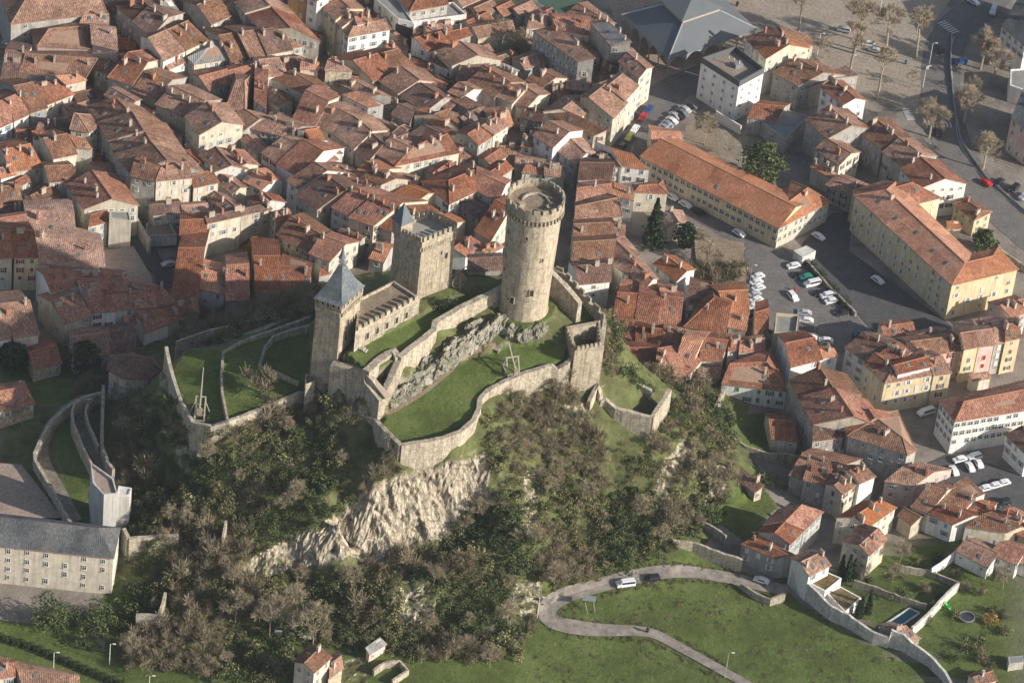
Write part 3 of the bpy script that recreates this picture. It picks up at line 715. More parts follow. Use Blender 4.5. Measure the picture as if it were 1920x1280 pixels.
wall('gate_wall', 'thick rubble wall end block closing the grass court', [(748,670,46),(738,655,46.5),(712,672,46),(686,695,45.5)], 2.0, 10)
wall('buttress_wall', 'long grey shaded buttress wall below the slate roofed tower', [(622,680,43.5),(655,686,44),(686,696,44.5),(690,716,42),(717,748,40)], 2.2, 12)
wall('spur_wall', 'tall pale wall face beside the small sloping slab roof', [(690,700,44.5),(720,733,41),(748,672,45.5)], 1.6, 10)
b = MB(); a0 = P3(693,709,43.5); a1 = P3(722,746,40.6); a2 = P3(734,742,40.8); a3 = P3(700,705,43.7)
b.poly([a0, a1, a2, a3, a0-[0,0,.5], a1-[0,0,.5], a2-[0,0,.5], a3-[0,0,.5]], [(0,1,2,3),(7,6,5,4),(0,4,5,1),(1,5,6,2),(2,6,7,3),(3,7,4,0)])
o = b.build('slab_roof', simple('tan_slab', (0.4,0.33,0.25,1),(0.32,0.27,0.2,1),1.0), origin=a1, loc=tuple(a1)); tag(o, 'tan sloping slab roof on the stair beside the buttress wall', 'slab roof')
wall('terrace_wall', 'curved pale retaining wall around the lower castle lawn', [(752,833,35.3),(790,827,35.3),(830,820,35.5),(862,808,35.7),(888,786,35.9),(898,765,36),(899,748,36.3),(915,730,36.9),(945,714,37.5),(985,697,38.3),(1035,683,39.2)], 1.2, 8.5)
wall('terrace_corner_wall', 'shaded stone wall on the wooded side of the lower castle lawn', [(752,833,35.3),(738,820,35),(718,800,34.8),(703,783,34),(680,776,33.5),(655,767,33),(610,748,32)], 1.2, 7)
wall('outer_wall', 'low curved wall edging the lawns above the wooded slope', [(600,738,31.5),(560,735,31),(500,760,30.5),(428,789,30.5),(396,797,29),(362,790,28.2),(340,752,28.5),(326,710,29),(318,680,30),(312,650,31)], 0.9, 6)
wall('lawn_wall', 'thin stone wall between the two left lawns', [(427,785,30.4),(417,735,30.8),(415,700,31.2),(419,658,31.8),(450,640,32.6),(500,622,34),(585,592,36)], 0.6, 2.5)
wall('path_wall', 'low wall beside the bare round bush and the tower path', [(486,684,32.8),(497,650,33.4),(512,630,34.4),(545,617,35.2),(590,607,36)], 0.6, 2.5)
wall('bush_wall', 'short low wall leading from the round bush to the small gate', [(486,684,32.5),(520,697,32.5),(560,716,32.5)], 0.6, 3)
wall('hedge_bank_wall', 'overgrown bank wall behind the tower lawns', [(330,640,20),(380,622,22),(450,606,25),(520,588,28),(590,572,32)], 0.6, 1.5)
o = block('small_gate', 'small stone gate house between the bush wall and slate roofed tower', 'gate', [(573,724),(590,718),(588,700),(572,706)], 32, 36, CASTLE2)[0]
wall('inner_curtain', 'dark inner wall running down from the round tower to the grass strip', [(1034,508,52),(1060,533,50),(1088,567,47.5)], 1.5, 8)
wall('crenellated_rampart', 'crenellated rampart edging the grass strip beside tiled roofs', [(1038,502,47),(1060,515,46),(1085,542,45),(1110,570,44),(1128,588,43.5),(1134,602,43)], 0.9, 7, cren=2.2)
wall('right_rampart', 'short rampart joining gate tower and crenellated wall', [(1134,602,43),(1130,625,42)], 1.0, 9)
gt = [(1078,658),(1133,648),(1126,600),(1060,612)]
W = [P3(x, y, 43) for x, y in gt]; o0 = np.array([W[0][0], W[0][1], 32]); root = empty('gate_tower', o0, 'hollow ruined square gate tower with toothed top beside the lower lawn', 'tower')
xy = [(w[0]-o0[0], w[1]-o0[1]) for w in W]; cx = sum(p[0] for p in xy)/4; cy = sum(p[1] for p in xy)/4; ins = [(cx+(x-cx)*0.76, cy+(y-cy)*0.76) for x, y in xy]
b = MB()
for i in range(4): j = (i+1) % 4; b.prism([xy[i], xy[j], ins[j], ins[i]], -8, 11-0.6*(i % 2))
b.build('wall', CASTLE, root)
b = MB(); b.prism(ins, 2.0, 5.2); b.build('floor', EARTH, root)
for i in (0, 1, 3):
    j = (i+1) % 4; a = [(xy[i][k]*0.55+ins[i][k]*0.45)+o0[k] for k in (0, 1)]; c = [(xy[j][k]*0.55+ins[j][k]*0.45)+o0[k] for k in (0, 1)]; merlons_between(root, a, c, 43-0.6*(i % 2), 6, h=0.7)
wall('gate_curtain', 'ivy covered wall between lower lawn and hollow gate tower', [(1035,683,39.2),(1045,690,38),(1062,680,39),(1080,662,39.5)], 1.3, 9)
wall('ruin_front_wall', 'grey ruined wall with a brick arched opening above the gully', [(1126,748,27),(1136,748,27),(1155,763,26),(1190,773,25.5),(1222,781,25.2)], 1.1, 9)
wall('ruin_side_wall', 'sunlit ruined wall running back from the arched ruin', [(1222,781,25.2),(1238,757,25.5),(1256,730,26)], 1.1, 9)
wall('ruin_spur', 'short ivy grown ruined spur under the gate tower', [(1104,752,28),(1112,735,29.5),(1121,718,31),(1128,740,28.5)], 1.0, 6)
wall('ruin_back_wall', 'low grassy ruined wall between gate tower and tiled houses', [(1140,696,26.5),(1165,708,26),(1195,718,25.5),(1222,730,25)], 1.0, 4)
ax = P3(1151,800,20)
b = MB()
for k in range(9):
    t0, t1 = math.pi*k/9, math.pi*(k+1)/9
    b.poly([(1.0*math.cos(t),0,1.2+1.0*math.sin(t)) for t in (t0,t1)]+[(1.4*math.cos(t),0,1.2+1.4*math.sin(t)) for t in (t1,t0)]+[(1.0*math.cos(t),.4,1.2+1.0*math.sin(t)) for t in (t0,t1)]+[(1.4*math.cos(t),.4,1.2+1.4*math.sin(t)) for t in (t1,t0)], [(0,1,2,3),(7,6,5,4),(0,4,5,1),(1,5,6,2),(2,6,7,3),(3,7,4,0)])
b.box((-1.2,.2,.1),(.4,.4,2.2)); b.box((1.2,.2,.1),(.4,.4,2.2)); b.box((0,.25,.3),(2.0,.2,2.6),mi=1); b.box((0,.25,1.75),(1.5,.2,.7),mi=1)
wa, wb = P3(1136,748,27), P3(1190,773,25.5); ang = math.atan2(wb[1]-wa[1], wb[0]-wa[0]); wm = P3(1151,761,26); nrm = np.array([math.sin(ang), -math.cos(ang)])
o = b.build('arched_opening', [BRICK, DARKMETAL]); o.location = (wm[0]+nrm[0]*0.95, wm[1]+nrm[1]*0.95, 19.8); o.rotation_euler = (0, 0, ang); tag(o, 'red brick arched opening in the grey ruined wall', 'arch')
# lower left walls
wall('garden_terrace_wall', 'square sunlit stone terrace wall at the foot of the wooded slope', [(242,1008,10),(300,1004,10),(335,1003,10.3)], 1.0, 10)
wall('garden_return_wall', 'dark return side of the square stone terrace wall', [(242,1008,10),(232,990,10)], 1.0, 10)
wall('upper_terrace_wall', 'short rubble terrace wall with a pale end above the cave cliff', [(374,1012,11),(410,1010,11.2),(446,1012,11.5)], 0.8, 5)
wall('pale_end_wall', 'thin pale wall end standing above the terrace wall', [(418,1006,14),(424,975,16)], 0.6, 5)
wall('orchard_wall', 'mossy low wall around the small green plot', [(255,1150,5.5),(298,1152,5.5),(306,1128,6.5),(310,1110,7)], 0.7, 4)
# ramps at the far left
wall('ramp_outer_wall', 'long pale kerb wall around the outside of the castle ramp', [(192,735,9.5),(168,740,9),(145,748,8),(118,768,7),(95,790,6.5),(80,815,6),(65,848,5.5),(66,862,5.5),(80,885,5.5),(100,920,5.2),(132,978,5)], 0.8, 6)
wall('ramp_middle_wall', 'curved pale kerb wall between the two ramp lanes', [(174,747,9.2),(155,749,9),(140,756,8.8),(135,770,8.8),(137,790,9),(155,835,9),(175,875,9)], 0.6, 3.5)
wall('ramp_inner_wall', 'long inner stone wall of the castle ramp', [(194,722,12),(193,760,11.5),(191,815,11),(192,835,11),(202,865,10.5),(213,880,10.5)], 0.8, 4)
wall('ramp_upper_wall', 'rough stone wall under the shaded slope above the ramp', [(165,757,9.5),(160,770,9.6),(165,790,9.7),(185,835,10)], 0.5, 2)

# --- limestone outcrops under the curtain wall and round the tower foot
LIME = simple('grey_limestone', (0.15, 0.143, 0.115, 1), (0.25, 0.235, 0.195, 1), 0.5, 0.95, 0.0, (0.37, 0.345, 0.29, 1), fine=1.6)
_nt = LIME.node_tree; _b = _nt.nodes['Principled BSDF']; _src = _b.inputs['Base Color'].links[0].from_socket; _g = nd(_nt, 'NewGeometry'); _s = nd(_nt, 'SeparateXYZ'); _nt.links.new(_g.outputs['Normal'], _s.inputs[0])
_mr = nd(_nt, 'MapRange'); _mr.inputs[1].default_value = 0.55; _mr.inputs[2].default_value = 0.85; _nt.links.new(_s.outputs[2], _mr.inputs[0]); _nt.links.new(mixc(_nt, _mr.outputs[0], _src, (0.1, 0.115, 0.045, 1)), _b.inputs['Base Color'])
def rock_mesh(seed):
    bm = bmesh.new(); bmesh.ops.create_icosphere(bm, subdivisions=5, radius=1.0); off = Vector((seed*7.3, seed*3.1, 0))
    for v_ in bm.verts:
        p = v_.co.copy(); q = Vector((p.x*2.6+p.z*.5, p.y*2.6, p.z*0.5))+off
        n1 = noise.ridged_multi_fractal(q, 0.9, 2.1, 5, 1.0, 2.0); n2 = noise.fractal(p*0.9+off, 1.0, 2.0, 3); c = noise.cell(Vector((p.x*2.2+p.z*.8, p.y*2.2, p.z*1.2))+off)
        v_.co = p*(0.74+0.16*(n1-1.0)+0.22*n2+0.1*c)
    me = bpy.data.meshes.new('rock_outcrop'); bm.to_mesh(me); bm.free(); me.materials.append(LIME); return me
ROCKS = [rock_mesh(k) for k in range(4)]
rr_ = random.Random(3); _a, _b2 = G(737, 757), G(932, 615); _ang = math.atan2(_b2[1]-_a[1], _b2[0]-_a[0])
for k, (x, y, w_, h_) in enumerate(((740,756,4.4,3.6),(762,740,5.0,4.4),(786,722,5.6,4.8),(812,702,5.8,5.0),(838,682,6.0,5.0),(864,660,6.0,5.2),(890,642,6.0,5.6),(916,628,5.6,5.4),(800,690,5.0,4.4),(850,655,5.4,4.6),(890,622,5.2,4.4),(936,612,4.6,4.6),(962,624,3.6,3.8),(985,630,3.8,3.6),(1008,622,3.0,2.8))):
    p = G(x, y); o = link('rock_outcrop', ROCKS[k % 4], loc=(p[0], p[1]+0.8, p[2]+h_*0.05)); o.scale = (w_, 2.6, h_*0.8); o.rotation_euler = (rr_.uniform(-.12, .12), rr_.uniform(-.15, .15), _ang+rr_.uniform(-.25, .25)+(math.pi if k % 2 else 0)); lab = 'grey cleft limestone outcrop under the curtain wall' if x < 940 else 'grey limestone knob at the foot of the round tower'
    tag(o, lab, 'rock', 'limestone outcrops' if x < 940 else 'limestone knobs')
# ------------------------------------------------------------------ houses
def win_mesh(w, h, arch=False):
    b = MB()
    b.box((0, 0.03, 0), (w, 0.06, h), mi=1)                              # pane
    b.box((0, 0.0, 0), (0.09, 0.16, h), mi=0); b.box((0, 0.0, h*0.12), (w, 0.15, 0.07), mi=0)
    for s in (-1, 1): b.box((s*(w/2+0.03), 0, 0), (0.08, 0.2, h+0.1), mi=0)
    b.box((0, 0, h/2+0.03), (w+0.14, 0.19, 0.08), mi=0); b.box((0, -0.06, -h/2-0.05), (w+0.3, 0.3, 0.1), mi=0)
    me = b.me('window'); me.materials.append(FRAME); me.materials.append(GLASS); return me
WIN = win_mesh(0.9, 1.45); WINS = win_mesh(0.7, 0.9); WINB = win_mesh(1.3, 1.35)
b = MB(); b.box((0, -0.04, 0), (0.55, 0.07, 1.6))
for k in range(5): b.box((0, -0.085, -0.6+0.3*k), (0.42, 0.03, 0.12))
SHUTM = {}
for k, m_ in SHUT.items():
    me = b.me('shutter'); me.materials.append(m_); SHUTM[k] = me
b = MB(); b.box((0, -0.05, 0), (1.0, 0.08, 1.6))
for k in range(5): b.box((0, -0.1, -0.6+0.3*k), (0.9, 0.03, 0.12))
b.box((0, -0.1, 0), (0.05, 0.05, 1.6))
CLOSEDM = {}
for k, m_ in SHUT.items():
    me = b.me('closed_shutter'); me.materials.append(m_); CLOSEDM[k] = me
def chim_mesh(kind):
    b = MB()
    if kind == 0:
        b.box((0, 0, 0.5), (0.7, 0.55, 2.6)); b.box((0, 0, 1.85), (0.85, 0.7, 0.14)); b.box((0, 0, 2.05), (0.3, 0.3, 0.3), mi=1)
    elif kind == 1:
        b.box((0, 0, 0.4), (1.3, 0.55, 2.4)); b.box((0, 0, 1.65), (1.45, 0.7, 0.12))
        for s in (-0.35, 0.35): b.box((s, 0, 1.95), (0.28, 0.28, 0.5), mi=1, taper=0.8)
    elif kind == 2:
        b.box((0, 0, 0.4), (0.55, 0.5, 2.2)); b.box((0, 0, 1.56), (0.68, 0.62, 0.12)); b.box((0, 0, 1.8), (0.5, 0.08, 0.36), 0.4, mi=1); b.box((0, 0, 2.02), (0.7, 0.6, 0.08), mi=0)
    else:
        b.box((0, 0, 0.3), (1.8, 0.6, 2.4)); b.box((0, 0, 1.56), (1.95, 0.75, 0.14))
        for s in (-0.6, 0, 0.6): b.box((s, 0, 1.85), (0.28, 0.28, 0.45), mi=1, taper=0.8)
    me = b.me('chimney'); return me
CHM = []
for k in range(4):
    for m_ in (CHIM, BRICK):
        me = chim_mesh(k); me.materials.append(m_); me.materials.append(BRICK); CHM.append(me)
b = MB(); b.box((0, 0, 0.06), (0.95, 1.25, 0.16), mi=0); b.box((0, 0, 0.15), (0.78, 1.08, 0.04), mi=1)
SKYM = b.me('skylight'); SKYM.materials.append(METAL); SKYM.materials.append(SKYL)
b = MB(); b.bar((0, 0, 0), (0, 0, 2.4), 0.04); b.bar((-0.6, 0, 2.3), (0.6, 0, 2.3), 0.03)
for k in range(5): b.bar((-0.5+0.25*k, -0.3, 2.3), (-0.5+0.25*k, 0.3, 2.3), 0.02)
ANTM = b.me('aerial'); ANTM.materials.append(METAL)

LAND = [('the round castle tower',1000,520),('the square castle tower',790,470),('the slate roofed tower',630,560),('the iron market hall',1270,90),
 ('the white flat roofed block',1380,130),('the modern white block',800,60),('the long yellow building',1720,480),('the long school wing',1340,330),
 ('the car park',1520,580),('the willow',480,450),('the small square',265,490),('the red shuttered house',45,500),('the white office block',1850,790),
 ('the garden pool',1690,1160),('the plane tree square',1600,150),('the long street canyon',230,120),('the hedged castle lawn',370,600),
 ('the bank parking street',1190,250),('the tall white corner house',660,80),('the grey museum wing',100,1050),('the ruined walls',1200,720),('the narrow alley',1060,440),
 ('the peach coloured mansion',1690,720),('the walled gardens',1780,1060),('the hairpin road',1420,1060),('the orange roofed big house',810,300),('the pale rear wall',940,150)]
WNAME = {'c':'cream','w':'white','g':'grey','b':'beige','p':'pink','y':'yellow','s':'rubble stone','o':'ochre'}
RNAME = {'b':'brown tile','r':'red tile','o':'orange tile','d':'dark tile','l':'pale tan tile','z':'grey metal','s':'dark slate','m':'planted'}
SNAME = {'w':'white','u':'blue','g':'green','r':'red','n':'brown','h':'grey'}
HOUSES = []   # footprints for overlap tests
LABELS = {}
def perp_dist(p, a, d): v = p-a; return abs(v[0]*d[1]-v[1]*d[0])
def prep(E1, E2, R1, R2, h, wc, rc, fl):
    """turn the four picture points (eave, eave, ridge, ridge) into a roof in metres"""
    k = fl.get('k', 0.40); z0 = fl.get('z', 0.0); ze = z0+h
    A, B = U(*E1, ze), U(*E2, ze); r = 1.5
    for _ in range(12):
        P, Q = U(*R1, ze+r), U(*R2, ze+r); d = (B-A)[:2]; d = d/(np.linalg.norm(d)+1e-9)
        w = (perp_dist(P[:2], A[:2], d)+perp_dist(Q[:2], A[:2], d))/2; r = 0.5*r+0.5*min(max(k*w, 0.3), 7.0)
    P, Q = U(*R1, ze+r), U(*R2, ze+r)
    # square the plan up a little: ridge and eave directions averaged
    e = (B-A)[:2]; rd = (Q-P)[:2]
    if 'hip1' not in fl and 'hip2' not in fl and np.linalg.norm(rd) > 1:
        # gable: ends made square to the house by half
        L = (np.linalg.norm(e)+np.linalg.norm(rd))/2
        dm = e/np.linalg.norm(e)+rd/np.linalg.norm(rd); dm /= np.linalg.norm(dm)
        me_ = (A+B)[:2]/2; mr = (P+Q)[:2]/2; t = 0.6
        for arr, mid, sg in ((A, me_, -1), (B, me_, 1), (P, mr, -1), (Q, mr, 1)):
            arr[:2] = arr[:2]*(1-t)+(mid+dm*L/2*sg)*t
    return A, B, P, Q, ze, r
def house(E1, E2, R1, R2, h, wc='c', rc='b', idx=0, **fl):
    rnd = random.Random(idx*97+13)
    A, B, P, Q, ze, r = prep(E1, E2, R1, R2, h, wc, rc, fl)
    if 'label' not in fl:
        gs = fl.get('grow', 1.06); cc = (A+B+P+Q)/4
        for arr in (A, B, P, Q): arr[:2] = cc[:2]+(arr[:2]-cc[:2])*gs
        ze = ze; r = r*gs; P[2] = Q[2] = ze+r
    zr = ze+r; z0 = fl.get('z', 0.0); bk = fl.get('B', 1.0); shed = 'S' in fl
    def back(X, Pp, hip):
        if hip:
            ax = (Q-P)[:2]; n = np.linalg.norm(ax); ax = ax/n if n > 0.8 else (B-A)[:2]/np.linalg.norm((B-A)[:2])
            v = (X-Pp)[:2]; al = ax*(v@ax); pe = v-al; return np.array([*(Pp[:2]+al-pe*bk), zr-(zr-ze)*bk])
        return np.array([*(Pp[:2]+(Pp-X)[:2]*bk), zr-(zr-ze)*bk])
    h1, h2 = 'hip1' in fl, 'hip2' in fl
    if shed: D, C = P.copy(), Q.copy()
    else: D, C = back(A, P, h1), back(B, Q, h2)
    base = (A+B+C+D)/4; base = np.array([base[0], base[1], z0])
    # root
    nm = fl.get('name', 'house' if h >= 5 else 'outbuilding')
    root = empty(nm, base)
    root['_px'] = 0; del root['_px']
    # roof mesh (top faces listed counter-clockwise from above)
    vs = [A, B, C, D] + ([] if shed else [P, Q])
    if shed: tops = [(0, 1, 2, 3)]
    else: tops = [(0, 1, 5, 4), (2, 3, 4, 5), (1, 2, 5), (3, 0, 4)]
    vs = [np.array(v_, float)-base for v_ in vs]; th = 0.24
    a2 = (vs[1]-vs[0])[0]*(vs[3]-vs[0])[1]-(vs[1]-vs[0])[1]*(vs[3]-vs[0])[0]
    flip = a2 < 0
    n = len(vs); av = vs+[v_-np.array([0, 0, th]) for v_ in vs]
    # overhang outwards for the given eave is already in the picture points
    faces, uvs, fm = [], [], []
    tl = tops if shed else [tops[0], tops[1]]+([tops[2]] if h2 else [])+([tops[3]] if h1 else [])
    for f in tl:
        f = tuple(reversed(f)) if flip else f
        p = [av[i] for i in f]; nn = np.cross(p[1]-p[0], p[2]-p[0]); nn = nn/(np.linalg.norm(nn)+1e-9)
        u = np.array([-nn[1], nn[0], 0]); u = u/np.linalg.norm(u) if np.linalg.norm(u) > 1e-4 else np.array([1., 0, 0]); vv = np.cross(nn, u)
        faces.append(f); uvs.append([(q@u, q@vv) for q in p]); fm.append(0)
        g = tuple(i+n for i in reversed(f)); faces.append(g); uvs.append([(0, 0)]*len(g)); fm.append(1)
    if shed: bd = [(0, 1), (1, 2), (2, 3), (3, 0)]
    else:
        bd = [(0, 1)]+([(1, 2)] if h2 else [(1, 5), (5, 2)])+[(2, 3)]+([(3, 0)] if h1 else [(3, 4), (4, 0)])
    for i, j in bd:
        f = (i, i+n, j+n, j) if not flip else (j, j+n, i+n, i); faces.append(f); uvs.append([(0, 0), (0, .2), (1, .2), (1, 0)]); fm.append(1)
    ro = link('roof', mesh('roof', av, faces, fm, uvs), [ROOFS[rc], VERGE], root)
    # ridge and hip tiles
    if not shed and rc in 'robdl':
        b = MB(); lines = [(4, 5)]
        if h1: lines += [(0, 4), (3, 4)]
        if h2: lines += [(1, 5), (2, 5)]
        for i, j in lines:
            a_, c_ = av[i]+[0, 0, .05], av[j]+[0, 0, .05]
            if np.linalg.norm(a_-c_) > 0.5: b.bar(a_, c_, 0.2, n=4)
        if b.v: o = b.build('ridge_tiles', RIDGE[rc], ro)
    # walls
    cen = sum(vs[:4])/4
    def inset(v_, o):
        w_ = v_.copy(); ax = vs[1]-vs[0]; ax = ax[:2]/(np.linalg.norm(ax[:2])+1e-9); pp = np.array([-ax[1], ax[0]])
        rel = (v_-cen)[:2]; a_ = rel@ax; b_ = rel@pp
        a_ -= math.copysign(min(0.3, abs(a_)*0.3), a_); b_ -= math.copysign(min(o, abs(b_)*0.3), b_)
        w_[:2] = cen[:2]+ax*a_+pp*b_; return w_
    cw = [inset(v_, 0.45) for v_ in vs[:4]]
    bot = min(-1.2, min(ground(c_[0]+base[0], c_[1]+base[1]) for c_ in cw)-z0-0.8)
    if shed:
        # roof plane height at each inset corner
        p0, nn = vs[0], np.cross(vs[1]-vs[0], vs[3]-vs[0]); zt = [p0[2]-(nn[0]*(c_[0]-p0[0])+nn[1]*(c_[1]-p0[1]))/nn[2]-0.1 for c_ in cw]
        wv = [(c_[0], c_[1], bot) for c_ in cw]+[(c_[0], c_[1], z_) for c_, z_ in zip(cw, zt)]
        wf = [(0, 1, 5, 4), (1, 2, 6, 5), (2, 3, 7, 6), (3, 0, 4, 7), (4, 5, 6, 7)]
    else:
        zt = [v_[2]-0.06 if not bk < 1 else v_[2]-0.06 for v_ in vs[:4]]
        wv = [(c_[0], c_[1], bot) for c_ in cw]+[(c_[0], c_[1], z_) for c_, z_ in zip(cw, zt)]
        wf = []
        g4 = (cw[3]*(1-1/(1+bk)) if False else None)
        def apex(i, j, Pp):
            a_, b_ = np.array(wv[i][:2]), np.array(wv[j][:2]); d_ = b_-a_; t_ = np.clip(((Pp[:2]-a_)@d_)/(d_@d_+1e-9), .05, .95); q = a_+d_*t_
            return (q[0], q[1], Pp[2]-0.14)
        wf.append((0, 1, 5, 4))
        if h2: wf.append((1, 2, 6, 5))
        else: wv.append(apex(1, 2, vs[5])); wf.append((1, 2, 6, len(wv)-1, 5))
        wf.append((2, 3, 7, 6))
        if h1: wf.append((3, 0, 4, 7))
        else: wv.append(apex(3, 0, vs[4])); wf.append((3, 0, 4, len(wv)-1, 7))
    if flip: wf = [tuple(reversed(f)) for f in wf]
    link('wall', mesh('wall', wv, wf), WALLS[wc] if isinstance(wc, str) else wc, root)
    ctop = [(c_[0]+base[0], c_[1]+base[1]) for c_ in cw]
    HOUSES.append(dict(root=root, poly=ctop, ze=ze, zr=zr, z0=z0, base=base, wc=wc, rc=rc, fl=fl, idx=idx, vs=vs, cw=cw, flip=flip, shed=shed, roof=ro, h=h, rnd=rnd, px=proj(base+np.array([0, 0, h])), nwin=0, nch=0, nsky=0))
    return root
VERGE = simple('roof_edge', (0.36, 0.24, 0.17, 1), (0.27, 0.17, 0.12, 1), 1.0)
RIDGE = {k: simple('ridge_' + k, c) for k, c in (('b', (0.32, 0.2, 0.14, 1)), ('r', (0.38, 0.17, 0.11, 1)), ('o', (0.5, 0.24, 0.14, 1)), ('d', (0.22, 0.14, 0.1, 1)), ('l', (0.42, 0.28, 0.2, 1)))}
def finish_houses():
    for H in HOUSES:
        rnd = H['rnd']; fl = H['fl']; root = H['root']; base = H['base']; cw = H['cw']; h = H['h']
        sh = fl.get('sh', rnd.choice('wwhhnnuwh')); n = 4
        sides = [(0, 1), (1, 2), (2, 3), (3, 0)]
        if H['flip']: sides = [(j, i) for i, j in sides]
        storey = 2.9 if h > 6 else 2.6; ns = max(1, int((h-0.4)/storey)); wtype = rnd.random()
        for i, j in sides:
            a = np.array([cw[i][0], cw[i][1]])+base[:2]; c = np.array([cw[j][0], cw[j][1]])+base[:2]; d = c-a; L = np.linalg.norm(d)
            if L < 2.2: continue
            d = d/L; nrm = np.array([d[1], -d[0]]); mid = (a+c)/2
            tocam = (CAM[:2]-mid); tocam /= np.linalg.norm(tocam)
            if nrm@tocam < 0.05: continue
            gable = (i, j) in ((1, 2), (3, 0), (2, 1), (0, 3)) and not H['shed']
            ncol = max(1, int(L/(2.7 if not fl.get('wd') else fl['wd'])))
            if gable and not fl.get('full') and rnd.random() < 0.35: continue
            for s in range(ns):
                zc = H['z0']+h-1.55-s*storey
                if zc < H['z0']+0.9: break
                for q in range(ncol):
                    if gable and not fl.get('full') and rnd.random() < 0.5: continue
                    if rnd.random() < (0.12 if fl.get('full') else 0.45): continue
                    p = a+d*L*(q+0.5)/ncol; o3 = np.array([*(p+nrm*0.6), zc])
                    if ground(o3[0], o3[1]) > zc-0.8: continue
                    hid = False
                    for K in HOUSES:
                        if K is H: continue
                        if abs(K['base'][0]-o3[0])+abs(K['base'][1]-o3[1]) > 60: continue
                        for t_ in (0.0, 3.0, 7.0, 12.0, 18.0):
                            pt = o3+(CAM-o3)/np.linalg.norm(CAM-o3)*t_
                            if pt[2] < K['ze']+0.3 and inside(K['poly'], pt[0], pt[1]): hid = True; break
                        if hid: break
                    if hid: continue
                    me = fl.get('wme') or (WIN if h > 4.5 else WINS)
                    if s == 0 and ns >= 3 and wtype < 0.35: me = WINS
                    o = link('window', me, parent=root); pp = p+nrm*0.03; o.location = (pp[0]-base[0], pp[1]-base[1], zc-base[2]); ang = math.atan2(nrm[1], nrm[0])+math.pi/2; o.rotation_euler = (0, 0, ang); o.scale = (rnd.uniform(.85, 1.1), 1, rnd.uniform(.8, 1.1)); o.location.z += rnd.uniform(-.12, .12); H['nwin'] += 1
                    if me is WIN and sh != 'x':
                        if rnd.random() < 0.36: link('shutter', CLOSEDM[sh], parent=o)
                        elif rnd.random() < 0.8:
                            for sg in (-1, 1):
                                t = link('shutter', SHUTM[sh], parent=o); t.location = (sg*0.83, 0, 0)
        # chimneys along the ridge or slopes, skylights
        vs = H['vs']
        if H['shed']: rA, rB = vs[3], vs[2]
        else: rA, rB = vs[4], vs[5]
        Lr = np.linalg.norm(rB-rA)
        nc = fl.get('ch', rnd.choice((0, 1, 1, 2, 2, 3)) if h > 4.5 else rnd.choice((0, 0, 1)))
        for k in range(nc):
            t = (k+rnd.uniform(0.1, 0.9))/max(nc, 1); e = vs[0]+(vs[1]-vs[0])*t; rg = rA+(rB-rA)*t; s = rnd.uniform(0.55, 0.97); p = e+(rg-e)*s
            o = link('chimney', CHM[2*rnd.randint(0, 3)+(1 if rnd.random() < .2 else 0)], parent=H['roof']); o.location = p; d = rB-rA if Lr > 1 else vs[1]-vs[0]; o.rotation_euler = (0, 0, math.atan2(d[1], d[0])+(math.pi/2 if rnd.random() < .5 else 0)); sc = rnd.uniform(0.85, 1.2); o.scale = (sc, sc, rnd.uniform(0.75, 1.15)); H['nch'] += 1
        nsk = fl.get('sk', rnd.choice((0, 0, 0, 0, 0, 1, 1, 2)))
        if H['rc'] in 'brodl':
            for k in range(nsk):
                t = (k+rnd.uniform(0.25, 0.75))/nsk; e = vs[0]+(vs[1]-vs[0])*t; rg = rA+(rB-rA)*t; s = rnd.uniform(0.3, 0.7); p = e+(rg-e)*s
                x = Vector(vs[1]-vs[0]).normalized(); y = Vector(rg-e).normalized(); z = x.cross(y).normalized()
                if z.z < 0: x = -x; z = x.cross(y)
                y = z.cross(x); mt_ = Matrix((x, y, z)).transposed().to_4x4(); mt_.translation = Vector(p)
                o = link('skylight', SKYM, parent=H['roof']); o.matrix_local = mt_; H['nsky'] += 1
        if rnd.random() < 0.3:
            o = link('aerial', ANTM, parent=H['roof']); t = rnd.random(); o.location = rA+(rB-rA)*t-np.array([0, 0, .1]); o.rotation_euler = (0, 0, rnd.uniform(0, 3))
        # label
        if 'label' in fl: lab = fl['label']
        else:
            px = H['px']; lm = sorted(LAND, key=lambda l: (l[1]-px[0])**2+(l[2]-px[1])**2*1.5)[0][0]
            sz = 'small' if h < 5 else ('low' if h < 7 else ('tall' if h > 11 else ''))
            form = 'lean-to' if H['shed'] else ('hipped' if ('hip1' in fl or 'hip2' in fl) else '')
            nm = 'outbuilding' if h < 5 or fl.get('name') == 'outbuilding' else 'house'
            if nm == 'outbuilding': fl.setdefault('cat', 'outbuilding')
            bits = [sz, WNAME.get(H['wc'], 'cream') if isinstance(H['wc'], str) else 'cream', nm, 'with', form, RNAME[H['rc']], 'roof']
            ex = []
            if H['nch'] > 1: ex.append('several chimneys')
            if H['nsky']: ex.append('skylight')
            if ex: bits += ['and', ex[0]]
            lab = ' '.join(x for x in bits+['near', lm] if x)
            if len(lab.split()) > 16: lab = ' '.join(x for x in bits[:7]+['near', lm] if x)
        LABELS.setdefault(lab, []).append(root); tag(root, lab, fl.get('cat', 'house'))
        if 'group' in fl: root['group'] = fl['group']
    for lab, rs in LABELS.items():
        if len(rs) > 1:
            for r_ in rs: r_['group'] = 'look-alike houses '+lab.split(' near ')[-1]
